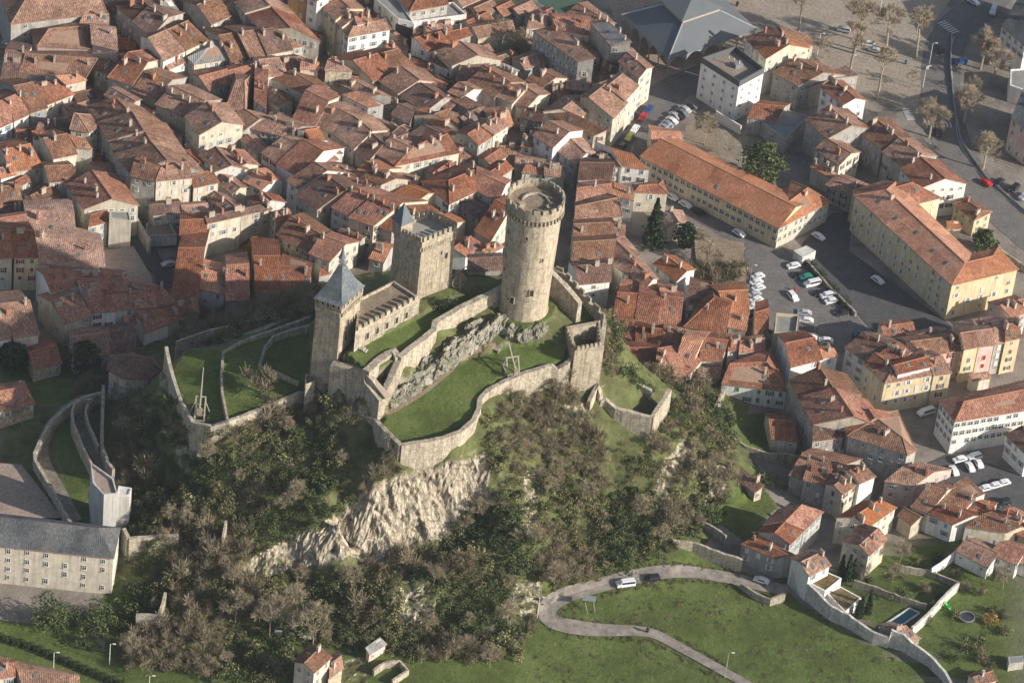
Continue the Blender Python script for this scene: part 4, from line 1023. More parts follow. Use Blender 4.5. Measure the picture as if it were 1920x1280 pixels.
def parse(txt):
    ox = oy = 0; k = len(HOUSES)
    for ln in txt.strip().splitlines():
        ln = ln.split('#')[0].strip()
        if not ln: continue
        if ln.startswith('@'): ox, oy = map(int, ln[1:].split(',')); continue
        t = ln.split(); pts = [tuple(map(float, s.split(','))) for s in t[:4]]; pts = [(ox+x/4, oy+y/4) for x, y in pts]
        fl = {}
        for s in t[7:]:
            if '=' in s:
                a, c = s.split('='); fl[a] = c if a in ('sh',) else float(c)
            else: fl[s] = True
        if 'ch' in fl: fl['ch'] = int(fl['ch'])
        if 'sk' in fl: fl['sk'] = int(fl['sk'])
        k += 1; h = float(t[4]); a_, b_ = U(*pts[0], h), U(*pts[1], h); L = np.linalg.norm(a_-b_)
        if L < 12 or any(q in fl for q in ('hip1', 'hip2', 'k', 'S')) or h < 4.5 or t[5] == 's': house(*pts, h, t[5], t[6], k, **fl); continue
        # a long range is a row of narrow houses with their own roofs
        rr = random.Random(k*11+5); n = max(2, int(round(L/8.0))); cut = [0.0]+[(i+rr.uniform(-.18, .18))/n for i in range(1, n)]+[1.0]; lp = lambda p, q, t_: (p[0]+(q[0]-p[0])*t_, p[1]+(q[1]-p[1])*t_)
        for i in range(n):
            f2 = dict(fl)
            for q in ('ch', 'sk'):
                if q in f2: f2[q] = int(math.ceil(f2[q]/n)) if rr.random() < .8 else 0
            u0, u1 = cut[i], cut[i+1]; rc = t[6] if rr.random() < .62 else rr.choice('brdlbr'); wc = t[5] if rr.random() < .6 else rr.choice('cwgbcg')
            house(lp(pts[0], pts[1], u0), lp(pts[0], pts[1], u1), lp(pts[2], pts[3], u0), lp(pts[2], pts[3], u1), h+rr.uniform(-.55, .55), wc, rc, k*7+i+1000, **f2)
# eave, eave, ridge, ridge (points read off enlarged tiles of the photograph), eave height, wall, roof, options
TOWN = '''
@0,0
100,178 785,98 250,-70 700,-110 13 g b hip1 hip2 ch=3
290,345 685,365 375,222 690,198 10 p b hip1 ch=0
690,325 882,385 682,200 868,222 12 p l ch=1 sk=0 B=0.4
590,165 825,188 640,122 800,105 12 b l B=0.5 ch=1
158,542 622,600 200,410 715,445 10 g b hip2 ch=3
0,600 192,592 50,375 210,398 9 w d
-40,975 235,850 -20,775 132,708 9 w r sh=u full
235,850 350,803 100,648 255,628 9 g b sh=u
350,805 555,688 262,635 430,622 9 c r full sh=w
505,645 642,592 418,562 590,570 11.5 c o ch=1
250,1012 505,992 300,925 490,900 8 g d
525,968 668,992 558,856 590,872 12 c l hip1 hip2 ch=0
262,1052 342,1022 238,980 322,968 11.5 w r S ch=0
400,1192 580,1152 330,1040 500,1010 11 c b
580,1112 692,1112 520,1015 640,1050 12 c o ch=0 sk=1
70,1292 330,1250 38,1130 215,1085 9 c o sk=2
868,52 1000,150 1000,-60 1115,62 13 g d full
1000,150 1125,290 1112,62 1255,122 13 g d full
1225,458 1562,300 1120,288 1410,165 11 c b B=0.5 ch=3
1272,522 1472,432 1245,490 1440,405 8.5 w b S sh=h
1462,482 1728,442 1560,362 1650,322 9 c z hip1 B=0.6
1252,118 1365,120 1180,12 1285,0 12 w z S
1592,182 1722,122 1478,42 1650,-20 10 g b
1742,482 1882,440 1645,272 1785,252 9 c b full
1882,440 2190,372 1785,250 2120,208 10 w b full sh=w
1580,682 1900,552 1490,572 1920,485 8.5 w r ch=0
1690,828 1836,852 1775,608 1832,615 8.5 g b hip1 hip2 ch=0
1000,682 1152,745 1085,535 1290,605 9 g l ch=2 sk=1
812,582 992,642 962,402 1102,472 10 b r hip1 ch=2
782,712 962,826 835,660 1010,756 10 g l ch=0
1170,785 1392,885 1292,650 1530,760 10 g b ch=3
1390,882 1488,1008 1548,765 1660,918 12 c b full ch=1
1690,872 1812,1002 1832,830 1935,882 9 g b
668,792 735,918 850,738 985,845 12 b b full sh=h
735,918 865,1152 985,845 1132,1078 12 b b sk=3 full sh=h
865,1152 968,1292 1135,1080 1245,1202 12 g b full sh=h
1495,1168 1602,1285 1612,1100 1735,1242 8.5 w b
1662,1165 1742,1275 1742,1115 1850,1222 8.5 c r
1150,1120 1250,1200 1200,1080 1330,1180 10 c l
1640,30 1800,-40 1580,-60 1740,-120 10 c b
1740,200 1920,120 1650,130 1880,40 8 g d
1800,120 1990,20 1700,60 1900,-60 9 w b
@480,0
190,0 482,312 30,-40 262,208 12 c l full ch=0
265,362 482,322 185,215 335,190 10 c b ch=0
240,-60 382,-20 330,-120 470,-100 16 o r full
382,-18 452,12 470,-98 560,-62 17 w r full
450,15 592,152 562,-62 702,62 14 y b full
590,150 642,202 690,60 742,132 13 c b
700,278 1006,222 738,195 960,150 12 w b hip1 hip2 full sh=h
762,188 872,162 740,130 850,105 14 w r ch=2
1290,392 1612,262 1190,282 1592,215 9.5 w r ch=3 B=0.3
1340,398 1468,490 1526,312 1658,416 10 c b
1285,458 1442,512 1338,392 1472,472 8 w b full sh=w
1680,288 1935,238 1622,210 1925,160 8 s b ch=0
1500,602 1702,592 1532,500 1742,486 8 g d
1580,612 1790,732 1722,505 1900,620 10 p b full ch=3
1800,722 1922,782 1902,632 2000,682 10 c b
1800,532 1922,602 1842,490 1945,540 10 c z
880,612 1192,492 735,456 1062,375 8.5 p b ch=1
920,612 1066,702 1096,505 1216,602 8.5 p b full
1280,622 1402,682 1266,575 1432,640 8.5 c o full ch=0
1090,722 1262,842 1232,630 1402,732 8 g d ch=1
520,528 722,532 545,450 640,480 12 s l hip1 ch=2
90,582 402,522 20,450 342,430 9 c b sk=2
330,532 472,512 352,435 462,480 11 c o B=0.4 ch=1
115,598 346,692 266,530 432,642 8.5 g b full ch=1
0,732 62,832 0,610 78,612 10 w r
275,912 422,972 366,680 542,772 9 c r ch=1
640,642 832,722 702,590 932,712 9 g b ch=2
655,712 832,806 756,685 966,782 10 w o S ch=0
430,942 592,1002 546,785 722,880 9 c b ch=1
580,1012 736,1116 732,875 862,986 9 c b full
735,1142 832,1222 862,1002 952,1082 8 g d
1000,852 1162,932 1082,790 1172,832 8 g d
1185,832 1422,1012 1282,805 1562,996 9 c o S ch=2
1020,1002 1082,1036 1082,950 1132,976 8 c l hip1 hip2 ch=0
1090,1032 1202,1112 1252,945 1382,1002 8 g d ch=0
890,1148 1052,1228 1002,1040 1172,1112 9 g b ch=2
1055,1242 1522,1146 1192,1095 1432,1010 9 c r hip1 ch=3 full
1480,942 1602,872 1350,852 1432,830 9 c b ch=0
1455,742 1592,822 1562,720 1712,796 9 g l S ch=0
1440,692 1532,732 1512,615 1632,672 10 w b ch=1
1670,1092 1902,936 1592,1006 1802,882 11 c b full sh=w
1530,1192 1662,1172 1512,1092 1612,1080 6 c r
-60,962 172,1012 42,865 346,952 9 g b
45,1142 152,1222 196,1030 332,1092 9 w b full sh=r
150,1222 332,1332 352,1060 492,1132 9 w r
410,1052 512,1032 370,980 472,965 10 c o ch=0 B=0.5
500,1142 658,1152 415,1060 522,1050 9 w l S ch=0
520,1226 622,1192 482,1170 582,1160 8 c l ch=0
200,1042 392,1082 242,970 392,1002 8.5 g d
740,1302 902,1332 822,1210 1002,1272 8 c o
350,1332 622,1422 482,1230 722,1292 7 g d sk=1
960,1180 1110,1130 1000,1050 1130,1010 8 g b
1590,960 1760,860 1540,880 1690,800 8.5 g d ch=1
1830,1000 1920,930 1750,860 1900,840 9 c o
40,640 110,600 -20,480 60,470 8 w o
800,560 920,640 860,470 990,540 7.5 g d
1300,760 1440,820 1420,690 1540,760 7.5 g r
@960,0
420,112 602,172 496,15 692,166 9 g b ch=2
600,162 730,350 706,165 902,306 14 g l S ch=3
150,238 502,458 342,200 602,432 14 g l S ch=2
340,212 562,272 300,130 592,150 10 c r sk=3
100,210 270,208 150,130 250,110 9 c b
800,464 946,593 868,400 1004,513 12 c l full ch=1
770,892 943,636 578,728 838,565 12 c b B=0.35 full sh=w ch=2
530,868 612,802 375,822 522,712 10 c b ch=0
240,842 612,1018 372,815 702,966 9.5 b b S full ch=0
160,1012 302,1112 270,915 426,986 11 w l ch=1
320,1122 472,1232 432,1030 546,1152 8.5 w l full sh=u
70,1088 152,1112 92,1040 162,1002 8 w b
100,602 222,656 202,520 322,586 9 c b
-40,742 92,832 72,640 192,716 9 c b
60,872 222,932 102,810 242,852 8 g d
70,1292 402,1332 112,1240 372,1246 7 c r
560,702 722,692 642,640 832,562 7 g d
620,1232 822,1262 640,1170 760,1150 8 g d
830,1252 1032,1262 746,1105 902,1172 9 w o sk=1
640,560 760,620 700,470 790,520 7 g d
300,730 440,760 290,650 380,640 7.5 g r
@1440,0
-180,276 -8,444 88,208 148,334 13 c o full
45,546 222,642 202,440 412,546 9 g b full sh=h
220,652 302,642 402,540 482,602 8 g d
395,656 556,786 482,596 652,736 11 w r full
285,902 442,1036 446,800 622,942 11 g b full sh=h ch=3
670,986 852,1112 802,885 967,1032 10 g b ch=3
865,1146 1002,1242 972,1035 1152,1162 10 g b ch=2
1000,1272 1132,1402 1132,1176 1332,1342 11 w r full
350,1116 532,1242 442,1046 616,1146 9 c b full ch=1
320,1252 482,1342 352,1220 512,1292 6 c o S
-150,882 62,902 -100,782 122,802 6 g r
1760,192 1925,342 1902,-40 2062,82 11 w s full sh=h
1830,882 1985,1012 1905,700 2060,800 12 p s full sh=w
540,1150 700,1040 470,1060 640,960 7 g d
@0,320
-60,240 168,222 -60,130 132,110 6 w b sk=2
180,102 246,72 110,82 202,32 7 c r ch=0
370,88 582,72 340,-30 542,-40 9 c b full
505,116 622,276 682,-5 836,216 9 c r full ch=3
655,422 822,382 692,332 792,300 7 c r ch=0
290,708 772,722 255,440 762,566 6 w l ch=2 sk=2 k=0.3
210,442 562,542 200,310 546,312 8 c l k=0.3
102,647 290,652 82,460 247,450 11 y r full sh=r
-60,660 102,647 -40,458 78,455 11 c r full sh=n
-40,445 202,402 -30,362 192,330 9.5 c r
1175,78 1442,52 1212,-20 1402,-62 13 c b hip1 full sh=w ch=2
1445,128 1652,88 1440,40 1582,0 10 c b full sh=w
980,38 1160,72 1012,-82 1192,-32 13 g b
1530,182 1672,292 1592,146 1802,296 6 g b
1560,397 2040,287 1545,345 2000,250 9 b d sh=h
1345,527 1546,492 1356,370 1546,372 7 w r
1290,932 1476,962 1340,602 1532,582 6 c r k=0.3 ch=0
1490,882 1682,926 1512,720 1702,762 6 w o
1690,966 1872,972 1702,722 1862,702 6 g r
395,917 582,852 325,772 562,762 10 w r sk=1
590,852 792,812 575,772 762,772 10 w r
810,917 952,892 772,772 952,792 9 c r sk=1
690,1072 862,1046 592,832 792,832 8 w r full
480,1152 692,1076 395,982 572,922 8 b b
860,1042 1162,1022 832,932 1162,902 7 w r full
1180,1002 1312,992 1032,852 1232,882 7 c r
1090,1217 1490,1062 1052,1117 1470,962 5 b r
-60,1275 302,1222 -40,1012 212,982 9 c b full sh=w
560,1402 1002,1352 532,1252 1022,1192 7 c d ch=1
940,1152 1032,1132 930,1102 1002,1086 4 c o
10,60 120,30 -30,-10 90,-40 8 w o
1040,1080 1190,1060 1010,1000 1170,960 6 c r
@480,320
10,947 166,922 -20,642 186,656 6 c r k=0.3
170,922 392,852 196,702 402,752 6 c r
-100,82 42,142 -10,-10 122,72 7 w o
-80,202 12,272 52,162 112,216 7 w r
235,72 312,132 432,-60 532,2 9 w b full
302,182 462,292 522,32 662,142 9 g d full sk=2
570,272 702,342 732,132 882,192 10 w r full sh=h
702,347 872,417 882,192 1092,242 10 c r full sh=n sk=4
880,397 1022,462 1092,252 1202,322 9 g r
625,92 802,172 702,22 852,102 9 g r
790,52 932,102 882,-10 1042,62 11 c b full
1458,247 1656,152 1452,78 1632,2 9 w r hip1 full
1655,152 1802,222 1642,12 1882,112 9 w r full sh=w
1640,442 1762,532 1792,232 1902,282 8 c r
1580,642 1712,562 1482,582 1612,492 7 w r
1740,632 1866,572 1702,602 1802,532 7 w o
150,482 402,612 266,346 482,486 7 s b ch=3
405,622 542,682 482,486 672,556 8 c r full
840,652 962,692 912,562 1006,582 5 g o
470,792 562,772 492,722 552,702 4 g r
1020,180 1180,240 1110,110 1290,170 8 c o
1300,420 1420,480 1390,330 1500,390 7 c o
150,400 280,340 130,330 250,300 7 b r
@960,320
500,72 742,62 512,-60 762,-50 9 g d
480,237 746,192 496,132 736,102 9 g r
475,392 820,342 482,272 792,206 9 g b hip2 ch=0
465,532 756,506 470,402 756,392 9 g b ch=1
450,702 752,682 466,542 772,522 9 g b sk=1
520,852 722,832 456,722 762,692 9 w d
750,182 912,222 742,102 882,142 8 w o ch=2
925,162 1166,172 962,112 1096,106 7 c r hip1 hip2 ch=0
1090,342 1162,422 1192,286 1242,386 5 c l ch=1
760,502 842,482 752,402 852,422 9 w l
730,692 1002,862 782,516 1052,822 8 c b sk=2
1060,692 1232,836 1152,640 1302,746 8 w o
800,892 962,922 832,812 1072,862 6 c r
755,1087 922,1112 796,922 952,926 7 c r
925,1122 1092,1152 956,906 1112,962 7 c r
1090,1152 1257,1172 1116,942 1282,962 7 c r sk=1
1110,972 1232,962 1112,882 1222,880 8 c o
770,1202 932,1292 776,1116 922,1136 6 c r
930,1292 1132,1312 930,1172 1122,1192 6 c r sk=1
1130,1282 1282,1302 1142,1162 1292,1192 6 c r
770,1472 1062,1472 792,1332 1092,1332 6 w r ch=1
1320,1022 1532,952 1336,852 1562,912 8 g d
1300,1167 1602,1217 1516,962 1642,1002 8 w r hip1 ch=1
1620,1062 1762,1072 1540,917 1782,892 9 c o ch=1
1620,1167 1756,1202 1642,1062 1772,1092 8 c o
1815,1232 1925,1172 1832,1062 1922,1042 6 c r
1280,1330 1450,1360 1270,1220 1440,1240 6 c r
@960,640
1060,317 1258,322 1095,62 1132,77 7 c r hip1 hip2 k=0.3
1240,142 1332,192 1272,-20 1432,-10 8 c o
1580,314 2052,372 1640,172 1902,162 6.5 w r hip2 full sh=g ch=1
1372,292 1562,277 1400,212 1560,196 5 s b ch=0
1410,147 1562,142 1432,-30 1622,2 7 c r
1620,72 1702,62 1625,-10 1700,-20 7 c r
1700,82 1902,72 1720,0 1890,-20 7 g r
1632,992 1816,1132 1706,937 1886,1077 3.5 s b S
@1440,320
445,112 602,187 502,32 742,132 6 g b
1145,237 1282,207 890,152 1102,87 11 y r ch=0
1390,252 1542,372 1492,226 1602,302 6 y b hip1 hip2 full sh=x
1345,432 1460,436 1345,382 1420,372 4 c o S
870,1262 1112,1232 860,1170 1080,1140 7 c r
1110,1310 1412,1232 1080,1240 1340,1180 8 c b
1450,1302 1842,1242 1430,1182 1790,1122 9 c l
1840,1102 1935,1062 1732,1012 1922,962 8 p r
@1440,640
170,197 412,127 142,12 342,-20 9 w r ch=0
400,124 532,112 380,62 492,55 8 w o
165,292 336,612 372,192 642,562 10 g b full sh=h ch=4
350,742 562,722 336,622 602,562 8 g d sk=2
610,712 1037,847 782,556 1002,722 10 g b hip1 hip2 ch=2
550,602 607,707 750,512 792,572 10 g r
590,42 722,152 702,-60 902,22 10 w d full sh=h
720,167 884,306 802,96 962,202 11 y r full sh=w
800,115 1042,135 932,32 1032,92 12 y r ch=3
885,312 1242,247 952,192 1202,112 11 y b full sh=w hip1
982,242 1222,192 952,182 1192,112 13 w r ch=0
1235,252 1387,237 1206,132 1302,112 11 y b full
1200,107 1472,62 1062,2 1442,-40 10 p b full sh=r
1475,62 1582,37 1442,-60 1562,-75 12 y l full sh=g ch=0
1582,37 1702,27 1562,-75 1682,-92 12 p l full sh=r ch=0
1702,22 1777,7 1692,-100 1772,-110 11 g l full ch=0
1780,-3 1902,-28 1782,-120 1882,-140 12 y b full sh=n
1540,297 1672,272 1502,242 1652,226 4 c l S
20,722 226,757 15,592 192,602 4 c r
180,1002 422,1092 246,842 592,922 5 g b ch=3
565,1142 682,1062 500,1082 622,982 7 c b full
690,1072 812,1002 620,962 722,940 8 w b
885,1047 1087,1077 1012,932 1242,982 7 p b full
1080,1232 1202,1292 1192,1092 1342,1112 6 c b
1215,1272 1482,1232 1392,1087 1522,1182 6 w b sk=1
260,1032 432,1082 300,942 440,962 6 g b
1785,692 1935,852 1902,642 2052,762 8 w d full
1480,1262 1660,1302 1500,1190 1700,1230 5 c o
420,1062 520,1100 430,990 560,1000 6 g d
@1440,960
165,240 420,-8 60,150 252,-50 8 c o full ch=0
770,102 962,-38 650,32 842,-88 7 c o full sk=1
765,322 892,202 690,246 832,122 7 b l B=1.6 sk=1
310,482 472,392 250,372 402,306 8 w l ch=2
980,22 1062,102 1010,-30 1150,30 4 b b
1210,12 1372,92 1302,-50 1542,22 6 w r
1480,122 1792,132 1622,2 1872,122 6 c b sk=2
1410,282 1642,422 1492,212 1722,302 4 w b
1660,302 1862,402 1742,232 1922,282 5 w r
1870,372 1992,432 1880,300 2020,340 4 w b
1820,142 1990,222 1860,60 2000,120 5 c o
1570,1292 1722,1262 1542,1242 1682,1186 3 c b
1020,958 1152,944 945,872 1032,852 3.5 s l
1722,30 1850,110 1790,-30 1930,40 6 c o
@960,960
1722,245 1980,342 1800,192 2062,322 6 g r
@0,640
250,207 466,167 230,95 412,15 5 s r ch=0
-60,535 255,467 -40,382 152,350 7 s r full sh=w hip2 ch=0
@0,960
200,1335 572,1292 130,1157 592,1247 4 c b
-60,1262 112,1222 -60,1130 108,1140 5 c r
@480,960
440,1197 572,1087 370,1132 482,1012 9 c b full sh=x
545,1252 662,1162 560,1140 632,1082 5 s b
845,1067 987,987 830,1012 922,940 2.8 p z S
'''
def hh(label, E1, E2, R1, R2, h, wc, rc, cat='building', **fl):
    return house(E1, E2, R1, R2, h, wc, rc, len(HOUSES)+500, label=label, cat=cat, **fl)
hh('long four storey yellow building with orange hipped roof beside the car park', (1600,366), (1784,535), (1662,356), (1809,492), 12.5, 'y', 'o', full=True, sh='w', hip1=True, ch=1, sk=5, name='yellow_building', wd=3.2)
hh('yellow end wing with orange hipped roof facing the tiled houses', (1785,535), (1911,505), (1812,492), (1862,480), 12.5, 'y', 'o', full=True, sh='w', hip1=True, hip2=True, ch=0, name='yellow_wing', wd=4.0)
hh('long low yellow school wing with orange roof and band of windows', (1196,290), (1463,432), (1240,262), (1490,385), 7.5, 'y', 'o', full=True, sh='x', ch=0, sk=1, name='school_wing', wd=2.0, wme=WINB)
hh('school end pavilion with orange hipped roof next to the dark asphalt yard', (1462,428), (1558,378), (1470,385), (1515,352), 7.5, 'c', 'o', full=True, sh='x', hip1=True, hip2=True, ch=1, name='school_pavilion', wd=2.0)
hh('short school wing with orange roof beside the bare garden trees', (1222,280), (1284,268), (1222,243), (1275,250), 6.5, 'c', 'o', sh='x', ch=0, name='school_annex')
hh('white four storey office block with red hipped roof and rows of windows', (1790,791), (2000,757), (1808,752), (1980,718), 11.5, 'w', 'r', full=True, sh='x', hip1=True, ch=0, sk=0, name='office_block', wd=1.9, wme=WINB)
hh('modern red hipped pavilion on the white terrace block', (768,22), (842,9), (785,-8), (825,-18), 12, 'g', 'r', full=True, sh='x', hip1=True, hip2=True, ch=0, sk=0, name='roof_pavilion', wd=3)
hh('grey tiled timber shelter in the castle yard beside the round tower', (877,509), (943,507), (877,484), (943,481), 3.2, 'g', 'd', z=44.5, cat='shelter', sh='x', ch=0, sk=0, name='castle_shelter')
hh('museum wing with dark slate roof and brick framed white windows', (-40,1020), (214,1047), (-40,964), (184,989), 12.5, 'c', 's', full=True, sh='x', ch=0, sk=0, name='museum_wing', k=0.7, B=1.0, wd=4.2, hip2=True)
parse(TOWN)
# low roofs of yards and back buildings filling the gaps between the houses
OLD = [(0,0),(900,30),(1110,60),(1180,120),(1140,270),(1075,330),(1040,360),(960,330),(930,470),(720,490),(560,500),(350,440),(300,420),(270,400),(190,470),(120,520),(0,560)]
KEEP = [[(430,395),(535,395),(535,505),(430,505)],[(195,0),(235,0),(310,120),(330,150),(270,140)],[(185,70),(235,60),(215,140),(180,230),(160,230),(165,170)],[(165,220),(185,230),(270,400),(330,430),(300,470),(240,400)],[(590,60),(630,110),(640,160),(590,120)],[(340,250),(360,230),(385,330),(330,330)],[(1045,300),(1100,300),(1085,520),(1045,520)],[(900,60),(1000,60),(1000,140),(900,120)]]
fr = random.Random(21); kk = 0
for gy_ in range(20, 560, 13):
    for gx_ in range(5, 1180, 17):
        x, y = gx_+fr.uniform(-5, 5), gy_+fr.uniform(-4, 4)
        if not inside(OLD, x, y) or any(inside(q, x, y) for q in KEEP): continue
        p = U(x, y, 0); ok = True; near = None; nd_ = 1e9
        for H in HOUSES:
            d = math.hypot(H['base'][0]-p[0], H['base'][1]-p[1])
            if d < nd_: nd_ = d; near = H
            if d < 30 and any(inside(H['poly'], p[0]+ax, p[1]+ay) for ax in (-2.2, 0, 2.2) for ay in (-2.2, 0, 2.2)): ok = False; break
        if not ok or nd_ > 16 or ground(p[0], p[1]) > 1.5: continue
        ax = np.array(near['poly'][1])-np.array(near['poly'][0]); ax /= np.linalg.norm(ax)+1e-9; pr = np.array([-ax[1], ax[0]]); hh_ = fr.uniform(5.0, 7.5); kk += 1; L_, W_ = fr.uniform(3.2, 4.6), fr.uniform(2.6, 3.6)
        q = lambda a, b, z: proj(np.array([*(p[:2]+ax*a+pr*b), z]))
        if pr[1] > 0: pr = -pr
        rz_ = hh_+W_*0.38
        house(q(-L_, W_, hh_), q(L_, W_, hh_), q(-L_, 0, rz_), q(L_, 0, rz_), hh_, fr.choice('ggbc'), fr.choice('bbrdl'), 4000+kk, grow=1.0, k=0.38, name='outbuilding')
finish_houses()

# --- flat roofed blocks
def flatblock(name, label, poly, h, matr, roofm, cat='building', par=0.7, z0=0.0, wins=True, wd=3.0, me=None, stor=3.0, bandc=None):
    W = [P3(x, y, z0+h) for x, y in poly]; a = sum(W[i][0]*W[(i+1) % len(W)][1]-W[(i+1) % len(W)][0]*W[i][1] for i in range(len(W)))
    if a < 0: W = W[::-1]
    base = sum(W)/len(W); base = np.array([base[0], base[1], z0]); root = empty(name, base, label, cat)
    xy = [(w[0]-base[0], w[1]-base[1]) for w in W]; ins = []
    for x, y in xy: L = math.hypot(x, y); ins.append((x*(L-0.5)/L, y*(L-0.5)/L))
    b = MB(); b.prism(xy, -1.2, h-par); b.build('wall', matr, root)
    b = MB()
    for i in range(len(xy)): j = (i+1) % len(xy); b.prism([xy[i], xy[j], ins[j], ins[i]], h-par, h)
    b.build('parapet', bandc or matr, root)
    b = MB(); b.prism(ins, h-par+0.01, h-par+0.08); o = b.build('roof', roofm, root)
    if not o.data.uv_layers: uv_box(o.data)
    if wins:
        for i in range(len(W)):
            a_, c_ = W[i][:2], W[(i+1) % len(W)][:2]; d = c_-a_; L = np.linalg.norm(d); d = d/L; n = np.array([d[1], -d[0]])
            if n@(CAM[:2]-a_) < 0: continue
            nc = max(1, int(L/wd))
            for s in range(max(1, int((h-par-0.3)/stor))):
                for q in range(nc):
                    p = a_+d*L*(q+0.5)/nc; z = h-par-1.5-s*stor
                    o = link('window', me or WIN, parent=root); o.location = (p[0]+n[0]*0.03-base[0], p[1]+n[1]*0.03-base[1], z); o.rotation_euler = (0, 0, math.atan2(n[1], n[0])+math.pi/2)
    return root, W, base
GREYFLAT = simple('grey_roof_felt', (0.2, 0.2, 0.19, 1), (0.28, 0.27, 0.25, 1), 0.3)
BROWNFLAT = simple('brown_roof_gravel', (0.23, 0.18, 0.14, 1), (0.3, 0.25, 0.2, 1), 0.3)
fb, W, base = flatblock('white_block', 'white flat roofed four storey block with slate coloured parapet and roof garden', [(1316,108),(1387,153),(1433,128),(1380,86)], 14.5, WALLS['w'], BROWNFLAT, par=2.0, bandc=ROOFS['s'], me=WINS, wd=3.6)
b = MB(); b.box((1, 1, 13.2), (2.4, 1.8, 1.4), 0.4); b.build('roof_hut', METAL, fb)
for k in range(3):
    b = MB(); b.bar((-2+1.6*k, 2-0.6*k, 12.4), (-2+1.6*k, 2-0.6*k, 15.2), 0.18, n=8); b.build('vent_pipe', WHITEMETAL, fb)
flatblock('modern_white_block', 'modern white block with terrace parapet and dark square windows', [(774,40),(875,27),(850,4),(752,18)], 9, WALLS['w'], GREYFLAT, par=0.9, me=WINB, wd=5.5)
flatblock('modern_white_wing', 'tall white modern wing with slot windows beside the dark glazed corner', [(702,-4),(747,36),(775,42),(740,-10)], 11, WALLS['w'], GREYFLAT, par=0.5, wd=5)
flatblock('glazed_corner', 'dark glazed corner bay of the modern white block', [(742,45),(774,55),(776,46),(752,40)], 9.3, DARKMETAL, METAL, par=0.3, wins=False)
flatblock('grey_terrace_building', 'low grey flat roofed building behind the white block', [(1428,228),(1472,262),(1515,218),(1450,198)], 5, WALLS['g'], GREYFLAT, par=0.4, wd=6)
flatblock('roof_terrace_house', 'cream house with furnished roof terrace beside the car park', [(1452,624),(1494,622),(1498,590),(1456,586)], 8, WALLS['y'], GREYFLAT, par=0.9)
flatblock('cream_annex', 'cream flat topped annex on the small square', [(205,409),(246,414),(243,396),(206,395)], 9, WALLS['c'], GREYFLAT, par=0.3, wins=False)
flatblock('sunken_terrace', 'low walled terrace with dark earth behind the small square', [(272,442),(332,440),(318,415),(275,417)], 2.6, WALLS['g'], EARTH, par=0.8, wins=False)
flatblock('planted_roof_house', 'low house with brown planted flat roof on the white garden wall', [(1517,1092),(1547,1108),(1578,1083),(1548,1070)], 4.5, WALLS['w'], ROOFS['m'], par=0.3, wins=False)
flatblock('planted_roof_shed', 'lower planted flat roof beside the cypress trees', [(1550,1110),(1585,1147),(1615,1120),(1575,1098)], 3, WALLS['w'], ROOFS['m'], par=0.25, wins=False)
flatblock('green_flat_shed', 'small pale flat roofed shed between the big grey house walls', [(1543,834),(1582,846),(1580,832),(1545,826)], 3.5, WALLS['w'], GREYFLAT, par=0.2, wins=False)
flatblock('yard_shed', 'small concrete shed by the car park hedge', [(1488,470),(1505,482),(1530,470),(1512,460)], 3, CONCRETE, CONCRETE, par=0.15, wins=False)
flatblock('sloped_garden_hut', 'small grey roofed hut in the walled garden corner', [(1892,1244),(1920,1240),(1918,1228),(1890,1230)], 2.5, WALLS['g'], METAL, par=0.1, wins=False)
flatblock('quay_annex', 'pale flat roofed annex between the slate roofed quay houses', [(1894,160),(1930,172),(1935,128),(1895,130)], 6, WALLS['w'], GREYFLAT, par=0.4, wins=False)
# concrete lift tower at the castle entrance
flatblock('concrete_tower', 'pale concrete entrance tower at the foot of the ramp', [(174,905),(195,927),(220,925),(213,896),(170,866)], 17, CONCRETE, PAVE, par=0.7, wins=False)
flatblock('concrete_lift_shaft', 'sunlit concrete shaft attached to the entrance tower', [(219,928),(243,928),(247,914),(222,910)], 15.5, CONCRETE, CONCRETE, par=0.4, wins=False)
# gatehouse with rounded front below the lawn
gb = P3(248, 738, 7); root = empty('gatehouse', gb, 'round fronted stone gatehouse with dark tiled roof below the castle lawn', 'gatehouse')
n = 7
pts = [(6.8*math.cos(t), 5.2*math.sin(t)) for t in [2*math.pi*k/n for k in range(n)]]
b = MB(); b.prism(pts, -4, 9.2); b.build('wall', CASTLE2, root)
b = MB(); Pv = [(x*1.12, y*1.12, 9.0) for x, y in pts]+[(x*1.12, y*1.12, 9.3) for x, y in pts]+[(x*0.3+0.5, y*0.06+0.5, 12.4) for x, y in pts]
Fc = [(i, (i+1) % n, n+(i+1) % n, n+i) for i in range(n)]+[(n+i, n+(i+1) % n, 2*n+(i+1) % n, 2*n+i) for i in range(n)]+[tuple(range(2*n, 3*n)), tuple(range(n-1, -1, -1))]
b.poly(Pv, Fc); o = b.build('roof', ROOFS['d'], root); uv_box(o.data)
b = MB(); b.box((0, 0, 1.0), (2.2, 0.5, 3.4)); b.box((0, 0, 2.9), (1.6, 0.5, 0.6)); o = b.build('doorway', DARKMETAL, root); o.location = (-0.6, -5.2, 0)
for x, y, z, rz in ((-5.2, -3.6, 5.5, -0.7), (3.5, -4.5, 5.5, 0.3), (-5.6, -3.1, 3, -0.8)):
    o = link('window', WIN, parent=root); o.location = (x, y, z); o.rotation_euler = (0, 0, rz)

